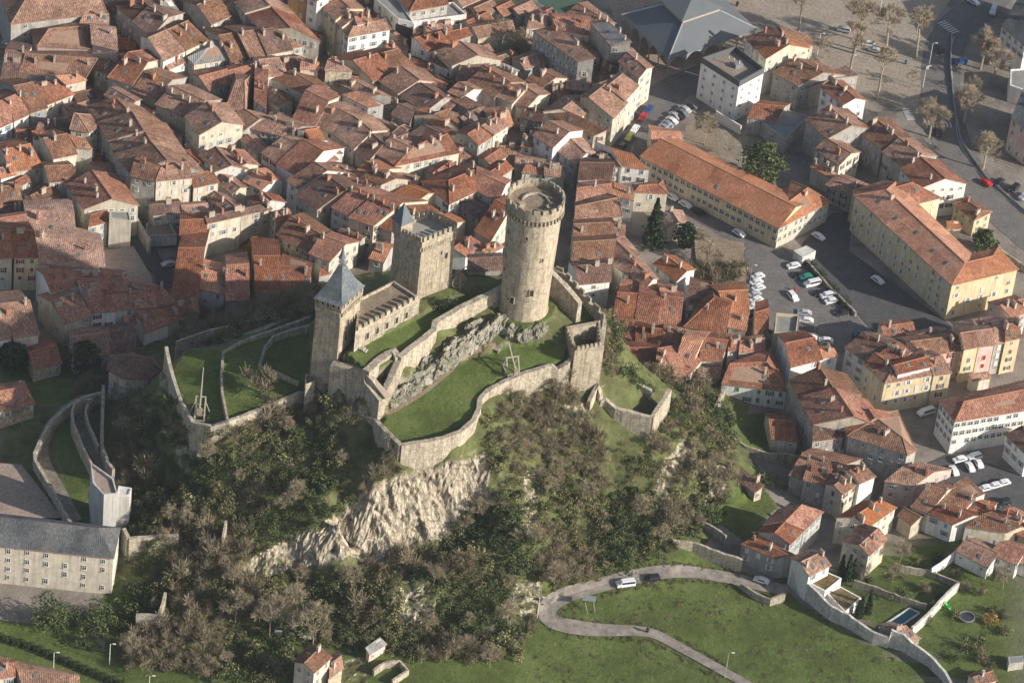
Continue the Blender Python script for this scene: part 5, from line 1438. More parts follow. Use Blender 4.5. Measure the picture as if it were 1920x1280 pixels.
# --- market hall: iron columns, arched fascia, slate roof with lantern
MZ = 7.0
mc = [P3(1165,28,MZ), P3(1253,112,MZ), P3(1420,55,MZ)]
A, B_, C_ = mc; D_ = A + C_ - B_; base = np.array([*((A+B_+C_+D_)/4)[:2], 0.0])
root = empty('market_hall', base, 'large open iron market hall with grey hipped roof and glazed roof lantern', 'market hall')
q = [A-base, B_-base, C_-base, D_-base]
def lerp4(s, z): return [np.array([p[0]*s, p[1]*s, z]) for p in q]
HALLIRON = simple('hall_iron', (0.2, 0.215, 0.225, 1), (0.26, 0.275, 0.28, 1), 1.0, 0.6)
MROOF = simple('market_roof', (0.115, 0.128, 0.138, 1), (0.14, 0.153, 0.162, 1), 0.15, 0.55)
def hiproof(lo, hi, name, matr, parent):
    b = MB(); b.poly(lo+hi+[p-np.array([0, 0, .25]) for p in lo], [(0,1,5,4),(1,2,6,5),(2,3,7,6),(3,0,4,7),(4,5,6,7),(0,8,9,1),(1,9,10,2),(2,10,11,3),(3,11,8,0),(11,10,9,8)])
    me = b.me(name); bm = bmesh.new(); bm.from_mesh(me); bmesh.ops.recalc_face_normals(bm, faces=bm.faces[:]); bm.to_mesh(me); bm.free(); uv_box(me); return link(name, me, matr, parent)
r1 = hiproof(lerp4(1.0, MZ), lerp4(0.42, MZ+5.2), 'lower_roof', MROOF, root)
b = MB(); l4 = lerp4(0.42, 0); b.prism([(p[0], p[1]) for p in l4], MZ+5.1, MZ+6.6); lan = b.build('roof_lantern', simple('amber_glazing', (0.5, 0.43, 0.29, 1), (0.4, 0.35, 0.26, 1), 1.0, 0.4), root)
b = MB()
for i in range(4):
    p0, p1 = l4[i], l4[(i+1) % 4]
    for k in range(13):
        p = p0+(p1-p0)*k/12; b.bar((p[0]*1.006, p[1]*1.006, MZ+5.2), (p[0]*1.006, p[1]*1.006, MZ+6.6), 0.12)
b.build('glazing_bars', FRAME, lan)
for i in range(4):
    b = MB(); b.bar(lerp4(1.0, MZ+.1)[i], lerp4(0.42, MZ+5.3)[i], .3); b.build('hip_flashing', simple('zinc_flashing', (0.4,0.42,0.43,1), rough=.5) if 'zinc_flashing' not in MATS else MATS['zinc_flashing'], r1)
hiproof(lerp4(0.47, MZ+6.6), lerp4(0.1, MZ+9.0), 'upper_roof', MROOF, root)
for i in range(4):
    p0, p1 = q[i], q[(i+1) % 4]; nb = 5
    for k in range(nb):
        p = (p0+(p1-p0)*k/nb)*0.97; b = MB(); b.bar((0, 0, 0), (0, 0, MZ-0.3), 0.28, n=8, w2=0.2); b.box((0, 0, 0.4), (0.7, 0.7, 0.8)); o = b.build('column', HALLIRON, root); o.location = (p[0], p[1], 0)
        # arched fascia between columns
        pe = (p0+(p1-p0)*(k+1)/nb)*0.97; b = MB(); d = pe-p; L = np.linalg.norm(d[:2]); N = 10; up = []; dn = []
        for s in range(N+1):
            t = s/N; up.append((d[0]*t, d[1]*t, MZ-0.25)); dn.append((d[0]*t, d[1]*t, MZ-0.6-2.4*(abs(2*t-1)**2.2)))
        P_ = up+dn; nn = np.array([d[1], -d[0]])/L*0.12
        P2 = [(x+nn[0], y+nn[1], z) for x, y, z in P_]; m_ = N+1
        b.poly(P_+P2, [f for s in range(N) for f in ((s, s+1, m_+s+1, m_+s), (2*m_+s+1, 2*m_+s, 3*m_+s, 3*m_+s+1), (m_+s, m_+s+1, 3*m_+s+1, 3*m_+s))])
        o = b.build('arched_fascia', HALLIRON, root); o.location = (p[0], p[1], 0)
# ------------------------------------------------------------------ roads, squares, gardens
sheet('plaza', [(1395,-60),(1760,-60),(1790,-10),(1752,40),(1742,90),(1738,130),(1718,200),(1640,195),(1560,140),(1500,75),(1425,45)], GRAVEL, 0.03)
sheet('market_paving', [(1130,-30),(1395,-60),(1425,45),(1400,90),(1320,140),(1262,190),(1215,170),(1180,120)], PAVE, 0.035)
def road(name, pts, w, matr, dz=0.07): return ribbon(name, pts, w, matr, dz)
road('quay_road', [(1900,-60),(1850,5),(1800,45),(1772,90),(1764,140),(1768,200),(1782,260),(1815,325),(1870,390),(1950,460)], 12, ASPH)
road('market_street', [(1160,300),(1188,252),(1222,205),(1262,168),(1330,140),(1400,108)], 11, ASPH)
road('school_street', [(1228,345),(1262,376),(1310,402),(1390,446),(1450,470)], 6, ASPH)
sheet('car_park', [(1396,470),(1440,448),(1490,478),(1560,545),(1605,590),(1640,640),(1600,662),(1540,655),(1490,645),(1425,610),(1402,560)], ASPH, 0.11)
sheet('school_yard', [(1505,455),(1560,400),(1598,395),(1592,470),(1785,612),(1735,640),(1660,650),(1610,590),(1555,540),(1500,480)], ASPHD, 0.06)
sheet('office_car_park', [(1715,880),(1780,850),(1860,870),(1925,895),(1950,1000),(1880,975),(1800,935)], ASPHD, 0.06)
sheet('small_square', [(188,470),(250,462),(285,520),(292,560),(250,560),(190,515)], PAVE, 0.05)
road('square_street', [(252,420),(262,450),(285,490),(310,515),(312,540)], 6, ASPHD, 0.09)
sheet('museum_court', [(-30,880),(40,885),(118,985),(-30,985)], PAVE, 2.6)
road('hairpin_road', [(1478,1108),(1420,1096),(1370,1084),(1310,1075),(1260,1073),(1200,1080),(1150,1092),(1100,1106),(1058,1120),(1032,1135),(1025,1150),(1035,1164),(1065,1174),(1120,1181),(1190,1183),(1230,1190),(1290,1222),(1350,1255),(1420,1295)], [4.6,4.6,4.4,4.2,4.2,4.6,4.6,4.4,4.4,4.8,5.2,5.0,4.0,3.4,3.0,3.0,3.0,3.0,3.0], simple('worn_asphalt', (0.22,0.195,0.168,1), (0.28,0.25,0.215,1), 0.12, 0.95, fine=0.35, jitter=False), 0.22)
road('castle_path', [(716,778),(740,768),(775,748),(805,728),(832,705),(860,683),(885,665),(905,654),(930,650)], [1.8,1.5,1.3,1.3,1.2,1.3,1.5,1.5,1.3], EARTH, 0.08)
road('lawn_path', [(418,640),(440,630),(480,622),(520,606),(560,596)], 2.2, PATHM, 0.1)
road('ramp', [(184,742),(160,746),(135,760),(112,780),(92,806),(78,845),(88,880),(110,920),(142,978)], 3.4, PATHM, 0.25)
road('upper_ramp', [(188,748),(164,752),(148,764),(148,785),(160,815),(178,850),(196,880)], 3.0, PATHM, 0.25)
sheet('park_lawn', [(858,-40),(985,-40),(992,20),(940,45),(890,45)], LAWN, 0.06); sheet('playground', [(1000,-40),(1110,-40),(1105,10),(1050,28),(1010,5)], simple('green_court', (0.07,0.12,0.085,1), (0.06,0.10,0.075,1), 0.4), 0.05)
sheet('school_garden', [(1285,235),(1345,225),(1420,300),(1455,360),(1395,340),(1285,285)], EARTH, 0.05); sheet('school_path', [(1340,240),(1400,235),(1440,280),(1400,330),(1350,300)], PATHM, 0.075)
sheet('shrub_bed_earth', [(1300,440),(1395,455),(1402,540),(1310,535)], EARTH, 0.05)
def crosswalk(cx, cy, dirpx, n, L, w=0.5, gap=0.55):
    c = U(cx, cy); e = U(cx+dirpx[0], cy+dirpx[1]); d = (e-c)[:2]; d /= np.linalg.norm(d); p = np.array([-d[1], d[0]]); b = MB()
    for k in range(n):
        o_ = c[:2]+d*(k-(n-1)/2)*(w+gap); q = [o_+d*w/2*sx+p*L/2*sy for sx, sy in ((-1,-1),(1,-1),(1,1),(-1,1))]
        b.poly([(x, y, 0.14) for x, y in q], [(0,1,2,3)])
    o = b.build('crosswalk', PAINT); o['kind'] = 'structure'
    if o.data.polygons[0].normal.z < 0: o.data.flip_normals()
crosswalk(1778, 52, (60, 45), 7, 3.2); crosswalk(1704, 215, (20, 40), 6, 2.6); crosswalk(1763, 235, (60, 2), 7, 2.6)
road('kerb', [(1788,70),(1783,100),(1786,160),(1792,220),(1800,270),(1845,335),(1920,400)], 0.25, CONCRETE, 0.16)
# bays painted in the car park
b = MB()
for (x0, y0), (dx, dy), n in (((1500,500),(14.5,13.5),7), ((1425,520),(-1,11),8)):
    for k in range(n):
        c = U(x0+dx*k, y0+dy*k); e = U(x0+dx*k-28, y0+dy*k+6); d = (e-c)[:2]; d /= np.linalg.norm(d); p = np.array([-d[1], d[0]])
        q = [c[:2]+d*s*4.5+p*t*0.07 for s, t in ((0,-1),(1,-1),(1,1),(0,1))]; b.poly([(x, y, 0.135) for x, y in q], [(0,1,2,3)])
o = b.build('bay_marking', PAINT); o['kind'] = 'structure'
# garden and street walls
WHITEWALL = wall_mat('whitewashed_stone', (0.62, 0.60, 0.55, 1), 0.35, 0.45)
wall('white_garden_wall', 'tall whitish stone wall stepping down along the meadow below the gardens', [(1488,1062,5.5),(1512,1088,5.2),(1560,1136,4.2),(1592,1152,4),(1640,1185,3.6),(1668,1193,3.6),(1672,1180,5.6),(1695,1188,5.4),(1712,1205,4.2),(1745,1228,3.6),(1772,1258,3),(1790,1290,2.6)], 0.7, 7, WHITEWALL, 'garden wall')
wall('pool_wall', 'sunlit uneven wall between pool garden and trampoline garden', [(1710,1176,3),(1740,1150,2.8),(1765,1122,2.8),(1782,1105,2.6),(1798,1091,2.6)], 0.6, 4, WHITEWALL, 'garden wall')
wall('white_patio_wall', 'bright white wall end beside the patio', [(1747,1066,2.6),(1770,1050,2.6),(1792,1032,2.8)], 0.4, 4, WALLS['w'], 'garden wall')
wall('stone_garden_wall', 'dark stone wall crossing the gardens above the pool', [(1602,1086,1.8),(1650,1102,1.8),(1690,1118,1.8),(1738,1132,1.8)], 0.5, 3, None, 'garden wall')
wall('upper_garden_wall', 'dark stone wall from the patio wall towards the trampoline', [(1690,1060,1.6),(1740,1068,1.6),(1800,1092,1.6)], 0.5, 3, None, 'garden wall')
wall('road_wall', 'grey stone retaining wall along the upper hairpin road', [(1262,1012,4.5),(1300,1016,4.5),(1345,1032,4.3),(1392,1048,4.2)], 0.7, 5, None, 'garden wall')
wall('orchard_road_wall', 'tile capped garden wall behind the retaining wall', [(1278,966,4.2),(1300,968,4),(1330,982,3.8),(1362,1003,3.6)], 0.6, 4, None, 'garden wall')
wall('road_parapet', 'curved stone parapet holding the road above the meadow', [(1390,1092,1.5),(1420,1112,1.6),(1445,1122,1.7),(1472,1112,2)], 0.6, 5, None, 'garden wall')
wall('cliff_garden_wall', 'low crumbling wall above the cliff gardens', [(1372,818,4),(1400,836,3),(1440,848,2.6),(1470,850,2.6),(1500,856,2.6)], 0.5, 4, None, 'garden wall')
wall('bushy_plot_wall', 'angled stub of stone wall beside the green shuttered house', [(1338,770,8),(1350,745,8.5),(1358,728,9)], 0.7, 6, None, 'garden wall')
wall('school_boundary_wall', 'mural covered wall beside the bare school garden tree', [(1343,208,3.2),(1366,222,3.2),(1390,236,3.2)], 0.4, 4, simple('mural_paint', (0.6,0.62,0.62,1), (0.66,0.66,0.62,1), 0.5, c3=(0.62,0.52,0.25,1)), 'wall')
wall('car_park_wall', 'stone wall and hedge bank along the car park edge', [(1505,478,1.6),(1550,530,1.6),(1605,585,1.6)], 0.6, 3, None, 'wall')
wall('quay_wall', 'long grey quay wall beside the river road', [(1785,60,0.9),(1782,120,0.9),(1790,200,0.9),(1802,262,0.9),(1850,330,0.9),(1930,400,0.9)], 0.25, 2, METAL, 'wall')
wall('yellow_yard_wall', 'stone boundary wall behind the yellow building', [(1800,410,2.4),(1850,430,2.4),(1880,470,2.4),(1925,500,2.4)], 0.5, 3, None, 'wall')
wall('square_street_wall', 'grey wall along the street entering the small square', [(240,380,3.5),(258,410,3.5),(282,450,3.2)], 0.5, 4, WALLS['g'], 'wall')
wall('pale_rear_wall', 'large pale rubble wall behind the bare courtyard tree', [(890,58,6.5),(925,62,6.5),(962,56,6.5),(998,60,6.5)], 0.6, 8, WALLS['s'], 'wall')
wall('allotment_wall', 'crumbling dry stone wall around the small allotment', [(700,1255,1.6),(722,1240,1.8),(750,1237,1.8),(765,1255,1.4),(735,1275,1.2)], 0.6, 2, None, 'garden wall')
# pool, trampoline, slide, cold frame, washing, panel
W = [U(x, y) for x, y in ((1648,1178),(1705,1141),(1724,1150),(1668,1188))]; base = sum(W)/4
root = empty('garden_pool', base, 'narrow dark turquoise covered pool behind the white garden wall', 'pool')
b = MB(); b.prism([(w[0]-base[0], w[1]-base[1]) for w in W], -0.2, 0.22); b.build('pool_cover', simple('pool_cover', (0.03,0.12,0.14,1), (0.04,0.15,0.17,1), 0.5, 0.3), root)
b = MB(); L = [(w[0]-base[0], w[1]-base[1], 0.2) for w in W]
for i in range(4): b.bar(L[i], L[(i+1) % 4], 0.4)
b.build('pool_edge', CONCRETE, root)
tp = G(1812, 1160); root = empty('trampoline', tp, 'round black garden trampoline with pale rim', 'trampoline')
b = MB(); b.lathe([(1.8, 0.78), (1.8, 0.82), (0.05, 0.8)], 20); b.build('mat', DARKMETAL, root)
b = MB()
for k in range(20):
    t0, t1 = 2*math.pi*k/20, 2*math.pi*(k+1)/20; b.bar((2*math.cos(t0), 2*math.sin(t0), .85), (2*math.cos(t1), 2*math.sin(t1), .85), 0.28)
b.build('rim_pad', METAL, root)
for k in range(4):
    t = 2*math.pi*(k+0.5)/4; b = MB(); b.bar((1.9*math.cos(t), 1.9*math.sin(t), -.3), (1.9*math.cos(t), 1.9*math.sin(t), .85), 0.08); b.build('leg', METAL, root)
sp_ = G(1774, 1138); root = empty('garden_slide', sp_, 'bright green plastic garden slide by the sunlit wall', 'slide', rz=0.9)
b = MB(); b.poly([(-.3,-1.3,.15),(.3,-1.3,.15),(.3,.7,1.4),(-.3,.7,1.4),(-.3,-1.3,.3),(.3,-1.3,.3),(.3,.7,1.55),(-.3,.7,1.55)], [(3,2,1,0),(4,5,6,7),(0,1,5,4),(1,2,6,5),(2,3,7,6),(3,0,4,7)]); b.box((-.32,-.3,.95),(.06,2.0,.3)); b.box((.32,-.3,.95),(.06,2.0,.3)); b.build('chute', simple('green_plastic', (0.06,0.5,0.1,1), rough=0.4), root)
b = MB()
for s in (-.3, .3): b.bar((s,1.5,-.2), (s,.7,1.5), .06)
for k in range(4): b.bar((-.3,1.3-.17*k,.2+.36*k), (.3,1.3-.17*k,.2+.36*k), .05)
b.build('ladder', METAL, root)
wp = G(545, 1198); e2 = G(590, 1206); root = empty('washing_line', wp, 'line of white washing between bare trees below the cliff', 'washing line')
d = (e2-wp); d2 = (wp-G(515, 1190)); a0 = -d2; b = MB(); b.bar((a0[0], a0[1], 2.1), (d[0], d[1], 2.1), 0.03); b.bar((a0[0], a0[1], -.5), (a0[0], a0[1], 2.2), 0.1); b.bar((d[0], d[1], -.5), (d[0], d[1], 2.2), 0.1); b.build('line_and_posts', METAL, root)
CLOTH = simple('white_cloth', (0.75,0.76,0.8,1), (0.65,0.66,0.7,1), 2.0)
for t, w_, h_ in ((0.08,2.0,1.7),(0.4,1.6,1.2),(0.62,.8,1.0),(0.74,.8,1.1),(0.86,.9,1.0)):
    q = a0+(d-a0)*t; ang = math.atan2((d-a0)[1], (d-a0)[0]); b = MB()
    b.box((0,0,-h_/2), (w_,.05,h_)); b.box((w_*.2,.05,-h_/2), (.12,.05,h_*.96)); o = b.build('sheet', CLOTH, root); o.location = (q[0], q[1], 2.08); o.rotation_euler = (0.08, 0, ang)
pp = G(1108, 1146); root = empty('information_panel', pp, 'tilted grey information panel on long thin legs inside the hairpin', 'panel')
b = MB()
for x in (-1.1, 1.0): b.bar((x, 0, -.5), (x-.9, .3, 4.3), .12); b.bar((x+.5, -1.2, -.5), (x-.9, .3, 4.2), .07)
b.build('legs', PALEWOOD, root)
b = MB(); b.box((-.9, .3, 4.1), (3.4, 2.0, .14)); o = b.build('panel', METAL, root)
# siege engines
def trebuchet(p, label, s=1.0, rz=0.0):
    root = empty('trebuchet', p, label, 'trebuchet', rz=rz); root.scale = (s, s, s)
    b = MB()
    for x in (-1.2, 1.2): b.box((x, 0, .25), (.4, 7, .4))
    for y in (-3.2, -1, 1, 3.2): b.box((0, y, .25), (2.9, .35, .35))
    b.build('base_frame', WOOD, root)
    for x in (-1.2, 1.2):
        b = MB(); b.bar((x, -2.6, .3), (x, 0, 5.6), .3); b.bar((x, 2.6, .3), (x, 0, 5.6), .3); b.bar((x, -1.3, 2.9), (x, 1.3, 2.9), .24); b.bar((x*2.2, 0, .1), (x, 0, 4.2), .2); b.build('side_frame', PALEWOOD, root)
    b = MB(); b.bar((0, -2.0, 3.4), (0, 4.2, 11.8), .34, w2=.18); b.bar((-1.4, 0, 5.6), (1.4, 0, 5.6), .26); b.build('throwing_arm', PALEWOOD, root)
    b = MB(); b.box((0, -2.2, 2.5), (1.3, 1.2, 1.5)); b.bar((0, -2, 3.4), (0, -2.2, 3.1), .12); b.build('counterweight', WOOD, root)
    b = MB(); b.bar((0, 4.2, 11.8), (0.1, 3.0, 1.0), .06); b.build('sling_rope', WOOD, root)
    return root
trebuchet(G(375, 775), 'tall wooden trebuchet with raised arm on the left castle lawn', 1.0, 0.05)
p = G(958, 693); root = empty('siege_crane', p, 'grey timber siege engine frame on the lower castle lawn by the wall', 'siege engine', rz=0.4)
b = MB()
for x in (-1.6, 1.6):
    b.bar((x, -2, 0), (x, 0, 4.2), .24); b.bar((x, 2, 0), (x, 0, 4.2), .24); b.bar((x, -2.6, .15), (x, 2.6, .15), .26)
b.bar((-1.8, 0, 4.2), (1.8, 0, 4.2), .26)
for y in (-2, 2): b.bar((-1.6, y, .15), (1.6, y, .15), .24)
b.build('frame', PALEWOOD, root)
b = MB(); b.bar((0, -3.6, 2.2), (0, 3.4, 6.0), .26); b.build('arm', PALEWOOD, root)
b = MB(); b.box((0, -3.4, 1.9), (1.2, 1.0, 1.1)); b.build('counterweight', WOOD, root)
p = G(857, 538); root = empty('tread_wheel', p, 'dark timber tread wheel crane in the castle yard', 'crane', rz=0.6)
for y in (-.6, .6):
    b = MB()
    for k in range(14):
        t0, t1 = 2*math.pi*k/14, 2*math.pi*(k+1)/14; b.bar((2*math.cos(t0), y, 2.3+2*math.sin(t0)), (2*math.cos(t1), y, 2.3+2*math.sin(t1)), .16)
    for k in range(4): t = math.pi*k/4; b.bar((-2*math.cos(t), y, 2.3-2*math.sin(t)), (2*math.cos(t), y, 2.3+2*math.sin(t)), .12)
    b.build('wheel', WOOD, root)
b = MB(); b.bar((0,-1.3,2.3),(0,1.3,2.3),.2); b.bar((0,-1.2,-.3),(0,-1.2,4.6),.22); b.bar((0,1.2,-.3),(0,1.2,4.6),.22); b.bar((-1,0,4.6),(3.4,0,6.4),.2); b.bar((0,-1.2,4.6),(0,1.2,4.6),.2); b.build('frame', WOOD, root)
p = G(928, 658); root = empty('stone_bench', p, 'pale stone bench beside the castle path', 'bench', rz=-0.3)
b = MB(); b.box((0,0,.75),(2.6,1.2,.3)); b.build('seat', CASTLE2, root)
for s in (-.9,.9): b = MB(); b.box((s,0,.2),(.4,1.0,.9)); b.build('leg', CASTLE2, root)
p = G(683, 658); root = empty('log_pile', p, 'stacked pale logs on the upper castle court', 'log pile', rz=-0.35)
for k in range(9):
    b = MB(); b.bar((0,-.7,0),(0,.7,0),.34,n=7); o = b.build('log', PALEWOOD, root); o.location = (-2.0+.5*(k % 6)+(.25 if k > 5 else 0)+(.5 if k > 5 else 0), 0, .2+(.4 if k > 5 else 0))
# lamp posts
def lamp(px, py, h, label, col=None, dbl=False):
    p = G(px, py); root = empty('street_lamp', p, label, 'street lamp', 'street lamps' if 'plane tree' in label else None)
    b = MB(); b.bar((0,0,-.4),(0,0,h),.16,n=6,w2=.1); b.build('post', col or METAL, root)
    b = MB(); b.bar((0,0,h-.1),(.9,0,h+.2),.1); b.build('arm', col or METAL, root)
    b = MB(); b.box((1.0,0,h+.18),(.8,.3,.16)); b.build('lamp_head', WHITEMETAL, root)
lamp(1359, 1270, 8.5, 'tall wooden lamp post beside the lower hairpin road', PALEWOOD); lamp(1007, 1158, 7, 'white street lamp at the outer bend of the hairpin road', WHITEMETAL)
lamp(100, 1262, 7, 'white lamp post behind the hedge by the museum lawn', WHITEMETAL); lamp(205, 1246, 7, 'slim white lamp post in the dark lane below the orchard', WHITEMETAL); lamp(279, 1300, 6, 'white lamp post below the wooded slope', WHITEMETAL)
lamp(1403, 545, 9, 'tall lamp post with clustered head beside the shrub bed and parked cars')
for x, y in ((1532,104),(1650,22),(1716,80),(1742,122),(1730,165),(1590,145)): lamp(x, y, 8, 'slim grey street lamp among the plane trees', WHITEMETAL)
# ------------------------------------------------------------------ vehicles
def car_meshes(kind):
    if kind == 'car':   prof = [(-2.05,.35),(-2.1,.75),(-1.95,.95),(-1.35,1.0),(-0.75,1.42),(0.75,1.45),(1.55,1.05),(2.0,.98),(2.08,.7),(2.05,.35)]; gl = [(-1.15,1.02),(-.68,1.37),(.7,1.4),(1.42,1.05)]; w = .86; wb = 1.28; fr = -1
    elif kind == 'suv': prof = [(-2.1,.4),(-2.15,.85),(-1.95,1.08),(-1.3,1.14),(-0.75,1.68),(1.75,1.7),(2.05,1.15),(2.1,.8),(2.08,.4)]; gl = [(-1.15,1.16),(-.68,1.6),(1.66,1.62),(1.9,1.17)]; w = .92; wb = 1.32; fr = -1
    else:               prof = [(-2.45,.4),(-2.5,1.0),(-2.3,1.2),(-1.75,1.3),(-1.15,1.98),(2.4,2.0),(2.5,1.3),(2.5,.4)]; gl = [(-1.6,1.32),(-1.1,1.86),(2.3,1.88),(2.42,1.32)]; w = .96; wb = 1.55; fr = -1
    zb = gl[0][1]; body = MB(); n = len(prof)
    def wy(z): return w if z <= zb else w*(1-(z-zb)*0.32)
    V_ = [(x, -wy(z), z) for x, z in prof]+[(x, wy(z), z) for x, z in prof]
    body.poly(V_, [(i, i+1, n+i+1, n+i) for i in range(n-1)]+[tuple(range(n-1, -1, -1)), tuple(range(n, 2*n)), (n-1, 0, n, 2*n-1)])
    bme = body.me('body'); bm = bmesh.new(); bm.from_mesh(bme); bmesh.ops.recalc_face_normals(bm, faces=bm.faces[:]); bmesh.ops.bevel(bm, geom=bm.edges[:], offset=.06, segments=2, affect='EDGES'); bm.to_mesh(bme); bm.free()
    g = MB(); e = .02
    for s in (-1, 1):
        q = [(x, s*(wy(z)+e), z) for x, z in gl]; c = [(x*.97+.02, s*(wy(z)+e), z) for x, z in gl]
        g.poly(c, [(0,1,2,3) if s < 0 else (3,2,1,0)])
    for (x0, z0), (x1, z1), s in ((gl[0], gl[1], -1), (gl[3], gl[2], 1)):
        o_ = .05*s+.02*s; q = [(x0+o_-.1*s*0, -w*.86, z0+.02), (x0+o_, w*.86, z0+.02), (x1+o_, wy(z1)*.9, z1+.03), (x1+o_, -wy(z1)*.9, z1+.03)]
        g.poly(q, [(0,1,2,3) if s > 0 else (3,2,1,0)])
    wh = MB()
    t = [2*math.pi*k/14 for k in range(14)]
    wh.poly([(.32*math.cos(a), -.11, .32*math.sin(a)) for a in t]+[(.32*math.cos(a), .11, .32*math.sin(a)) for a in t], [(i, (i+1) % 14, 14+(i+1) % 14, 14+i) for i in range(14)]+[tuple(range(14)), tuple(range(27, 13, -1))])
    wh.poly([(.19*math.cos(a), -.118, .19*math.sin(a)) for a in t], [tuple(range(14))], 1); wh.poly([(.19*math.cos(a), .118, .19*math.sin(a)) for a in t], [tuple(range(13, -1, -1))], 1)
    li = MB(); li.box((0, 0, 0), (.08, .36, .16))
    x0 = prof[1][0]; x1 = prof[-2][0]
    return dict(body=bme, glass=g.me('windows'), wheel=wh.me('wheel'), light=li.me('headlight'), wb=wb, w=w, x0=x0+.02, x1=x1-.02, zl=prof[1][1]-.05)
CARM = {k: car_meshes(k) for k in ('car', 'suv', 'van')}
TYRE = simple('tyre', (0.02,0.02,0.02,1)); LIGHTM = simple('lamp_glass', (0.7,0.7,0.68,1), rough=0.2); TAIL = simple('tail_lamp', (0.35,0.02,0.02,1), rough=0.3)
for k in CARM.values():
    k['glass'].materials.append(GLASS); k['wheel'].materials.append(TYRE); k['wheel'].materials.append(METAL); k['light'].materials.append(LIGHTM); k['tail'] = k['light'].copy(); k['tail'].materials.clear(); k['tail'].materials.append(TAIL); k['body'].materials.append(METAL)
PAINTS = {n: simple('car_'+n, c, rough=0.3) for n, c in (('white',(0.72,0.72,0.72,1)),('black',(0.02,0.021,0.024,1)),('silver',(0.42,0.44,0.45,1)),('blue',(0.03,0.07,0.2,1)),('red',(0.4,0.02,0.03,1)),('green',(0.02,0.25,0.17,1)),('yellow',(0.5,0.5,0.08,1)),('grey',(0.16,0.165,0.17,1)))}
for m_ in PAINTS.values(): m_.node_tree.nodes['Principled BSDF'].inputs['Specular IOR Level'].default_value = 0.5
def car(px, py, dirpx, col='white', kind='car', where='', group=None):
    p = G(px, py); e = G(px+dirpx[0], py+dirpx[1]); d = e-p; K = CARM[kind]; p = p+np.array([0, 0, .22 if 'hairpin' in where else .14])
    nm = {'car': 'parked_car', 'suv': 'parked_car', 'van': 'parked_van'}[kind]
    root = empty(nm, p, '%s %s %s' % (col, {'car': 'hatchback car', 'suv': 'estate car', 'van': 'panel van'}[kind], where), 'van' if kind == 'van' else 'car', group or 'parked cars '+where, rz=math.atan2(d[1], d[0]))
    o = link('body', K['body'], parent=root); o.material_slots[0].link = 'OBJECT'; o.material_slots[0].material = PAINTS[col]
    link('windows', K['glass'], parent=root)
    for x in (-K['wb'], K['wb']):
        for s in (-1, 1): o = link('wheel', K['wheel'], parent=root); o.location = (x, s*(K['w']-.08), .32)
    for s in (-1, 1):
        o = link('headlight', K['light'], parent=root); o.location = (K['x0'], s*(K['w']-.25), K['zl']); o = link('tail_light', K['tail'], parent=root); o.location = (K['x1'], s*(K['w']-.25), K['zl'])
W_ = 'parked in the row by the shrub bed'
for x, y, c in ((1420,522,'white'),(1417,533,'white'),(1421,544,'white'),(1414,556,'silver'),(1417,566,'white'),(1413,578,'white'),(1411,591,'black')): car(x, y, (20,-7), c, 'car', W_)
W_ = 'parked along the hedge of the car park'
for x, y, c, k in ((1487,502,'white','car'),(1500,520,'black','car'),(1511,523,'green','car'),(1522,536,'white','van'),(1538,553,'black','car'),(1550,558,'white','suv'),(1558,568,'white','car'),(1580,590,'black','car')): car(x, y, (20,-5), c, k, W_)
car(1486, 560, (-10,-12), 'white', 'suv', 'standing in the middle of the car park', 'cars in the car park')
W_ = 'parked beside the roof terrace house'
for x, y, c in ((1508,590,'silver'),(1511,604,'white'),(1519,622,'black'),(1518,637,'white'),(1548,642,'white'),(1610,634,'black'),(1625,632,'silver')): car(x, y, (20,2), c, 'car', W_)
W_ = 'on the school street below the yellow wing'
for x, y, c in ((1259,373,'white'),(1284,387,'white'),(1311,402,'black'),(1385,441,'white')): car(x, y, (-20,-12), c, 'car', W_)
car(1534, 447, (-20,-12), 'white', 'car', 'in the dark yard by the school pavilion', 'cars in the school yard'); car(1645, 529, (-20,-14), 'white', 'car', 'at the foot of the long yellow building', 'cars in the school yard')
W_ = 'on the street beside the tall cream facades'
for x, y, c in ((1216,209,'blue'),(1205,223,'red'),(1190,246,'white'),(1180,261,'yellow'),(1165,279,'black')): car(x, y, (10,-13), c, 'car', W_)
W_ = 'in the angled row opposite the cream facades'
for x, y, c in ((1284,209,'silver'),(1279,215,'grey'),(1272,222,'black'),(1265,221,'silver'),(1259,230,'white'),(1251,237,'silver'),(1246,243,'white'),(1298,201,'grey')): car(x, y, (14,9), c, 'car', W_)
W_ = 'on the river road'
for x, y, c, k, dr in ((1764,97,'black','car',(6,20)),(1801,120,'blue','suv',(25,-5)),(1758,252,'black','car',(5,20)),(1825,8,'white','car',(15,8)),(1862,24,'white','van',(8,-20)),(1848,346,'red','car',(18,12)),(1872,345,'black','car',(20,-14)),(1901,357,'black','suv',(16,-14)),(1920,372,'silver','car',(16,-10))): car(x, y, dr, c, k, W_)
car(1582, 60, (20,4), 'silver', 'suv', 'among the plane trees on the gravel square', 'cars on the gravel square'); car(1628, 86, (20,2), 'white', 'car', 'among the plane trees on the gravel square', 'cars on the gravel square'); car(1640, 98, (20,5), 'silver', 'car', 'beside a plane tree on the gravel square', 'cars on the gravel square')
W_ = 'in the dark car park of the white office block'
for x, y, c in ((1788,886,'white'),(1818,879,'white'),(1834,872,'white')): car(x, y, (10,18), c, 'car', W_)
for x, y, c, k in ((1799,865,'white','car'),(1826,860,'white','suv'),(1846,919,'white','car'),(1864,914,'white','car'),(1880,909,'white','car'),(1880,946,'black','suv')): car(x, y, (22,-6), c, k, W_)
car(1735, 777, (22,-7), 'white', 'van', 'beside the peach coloured mansion', 'cars by the mansion')
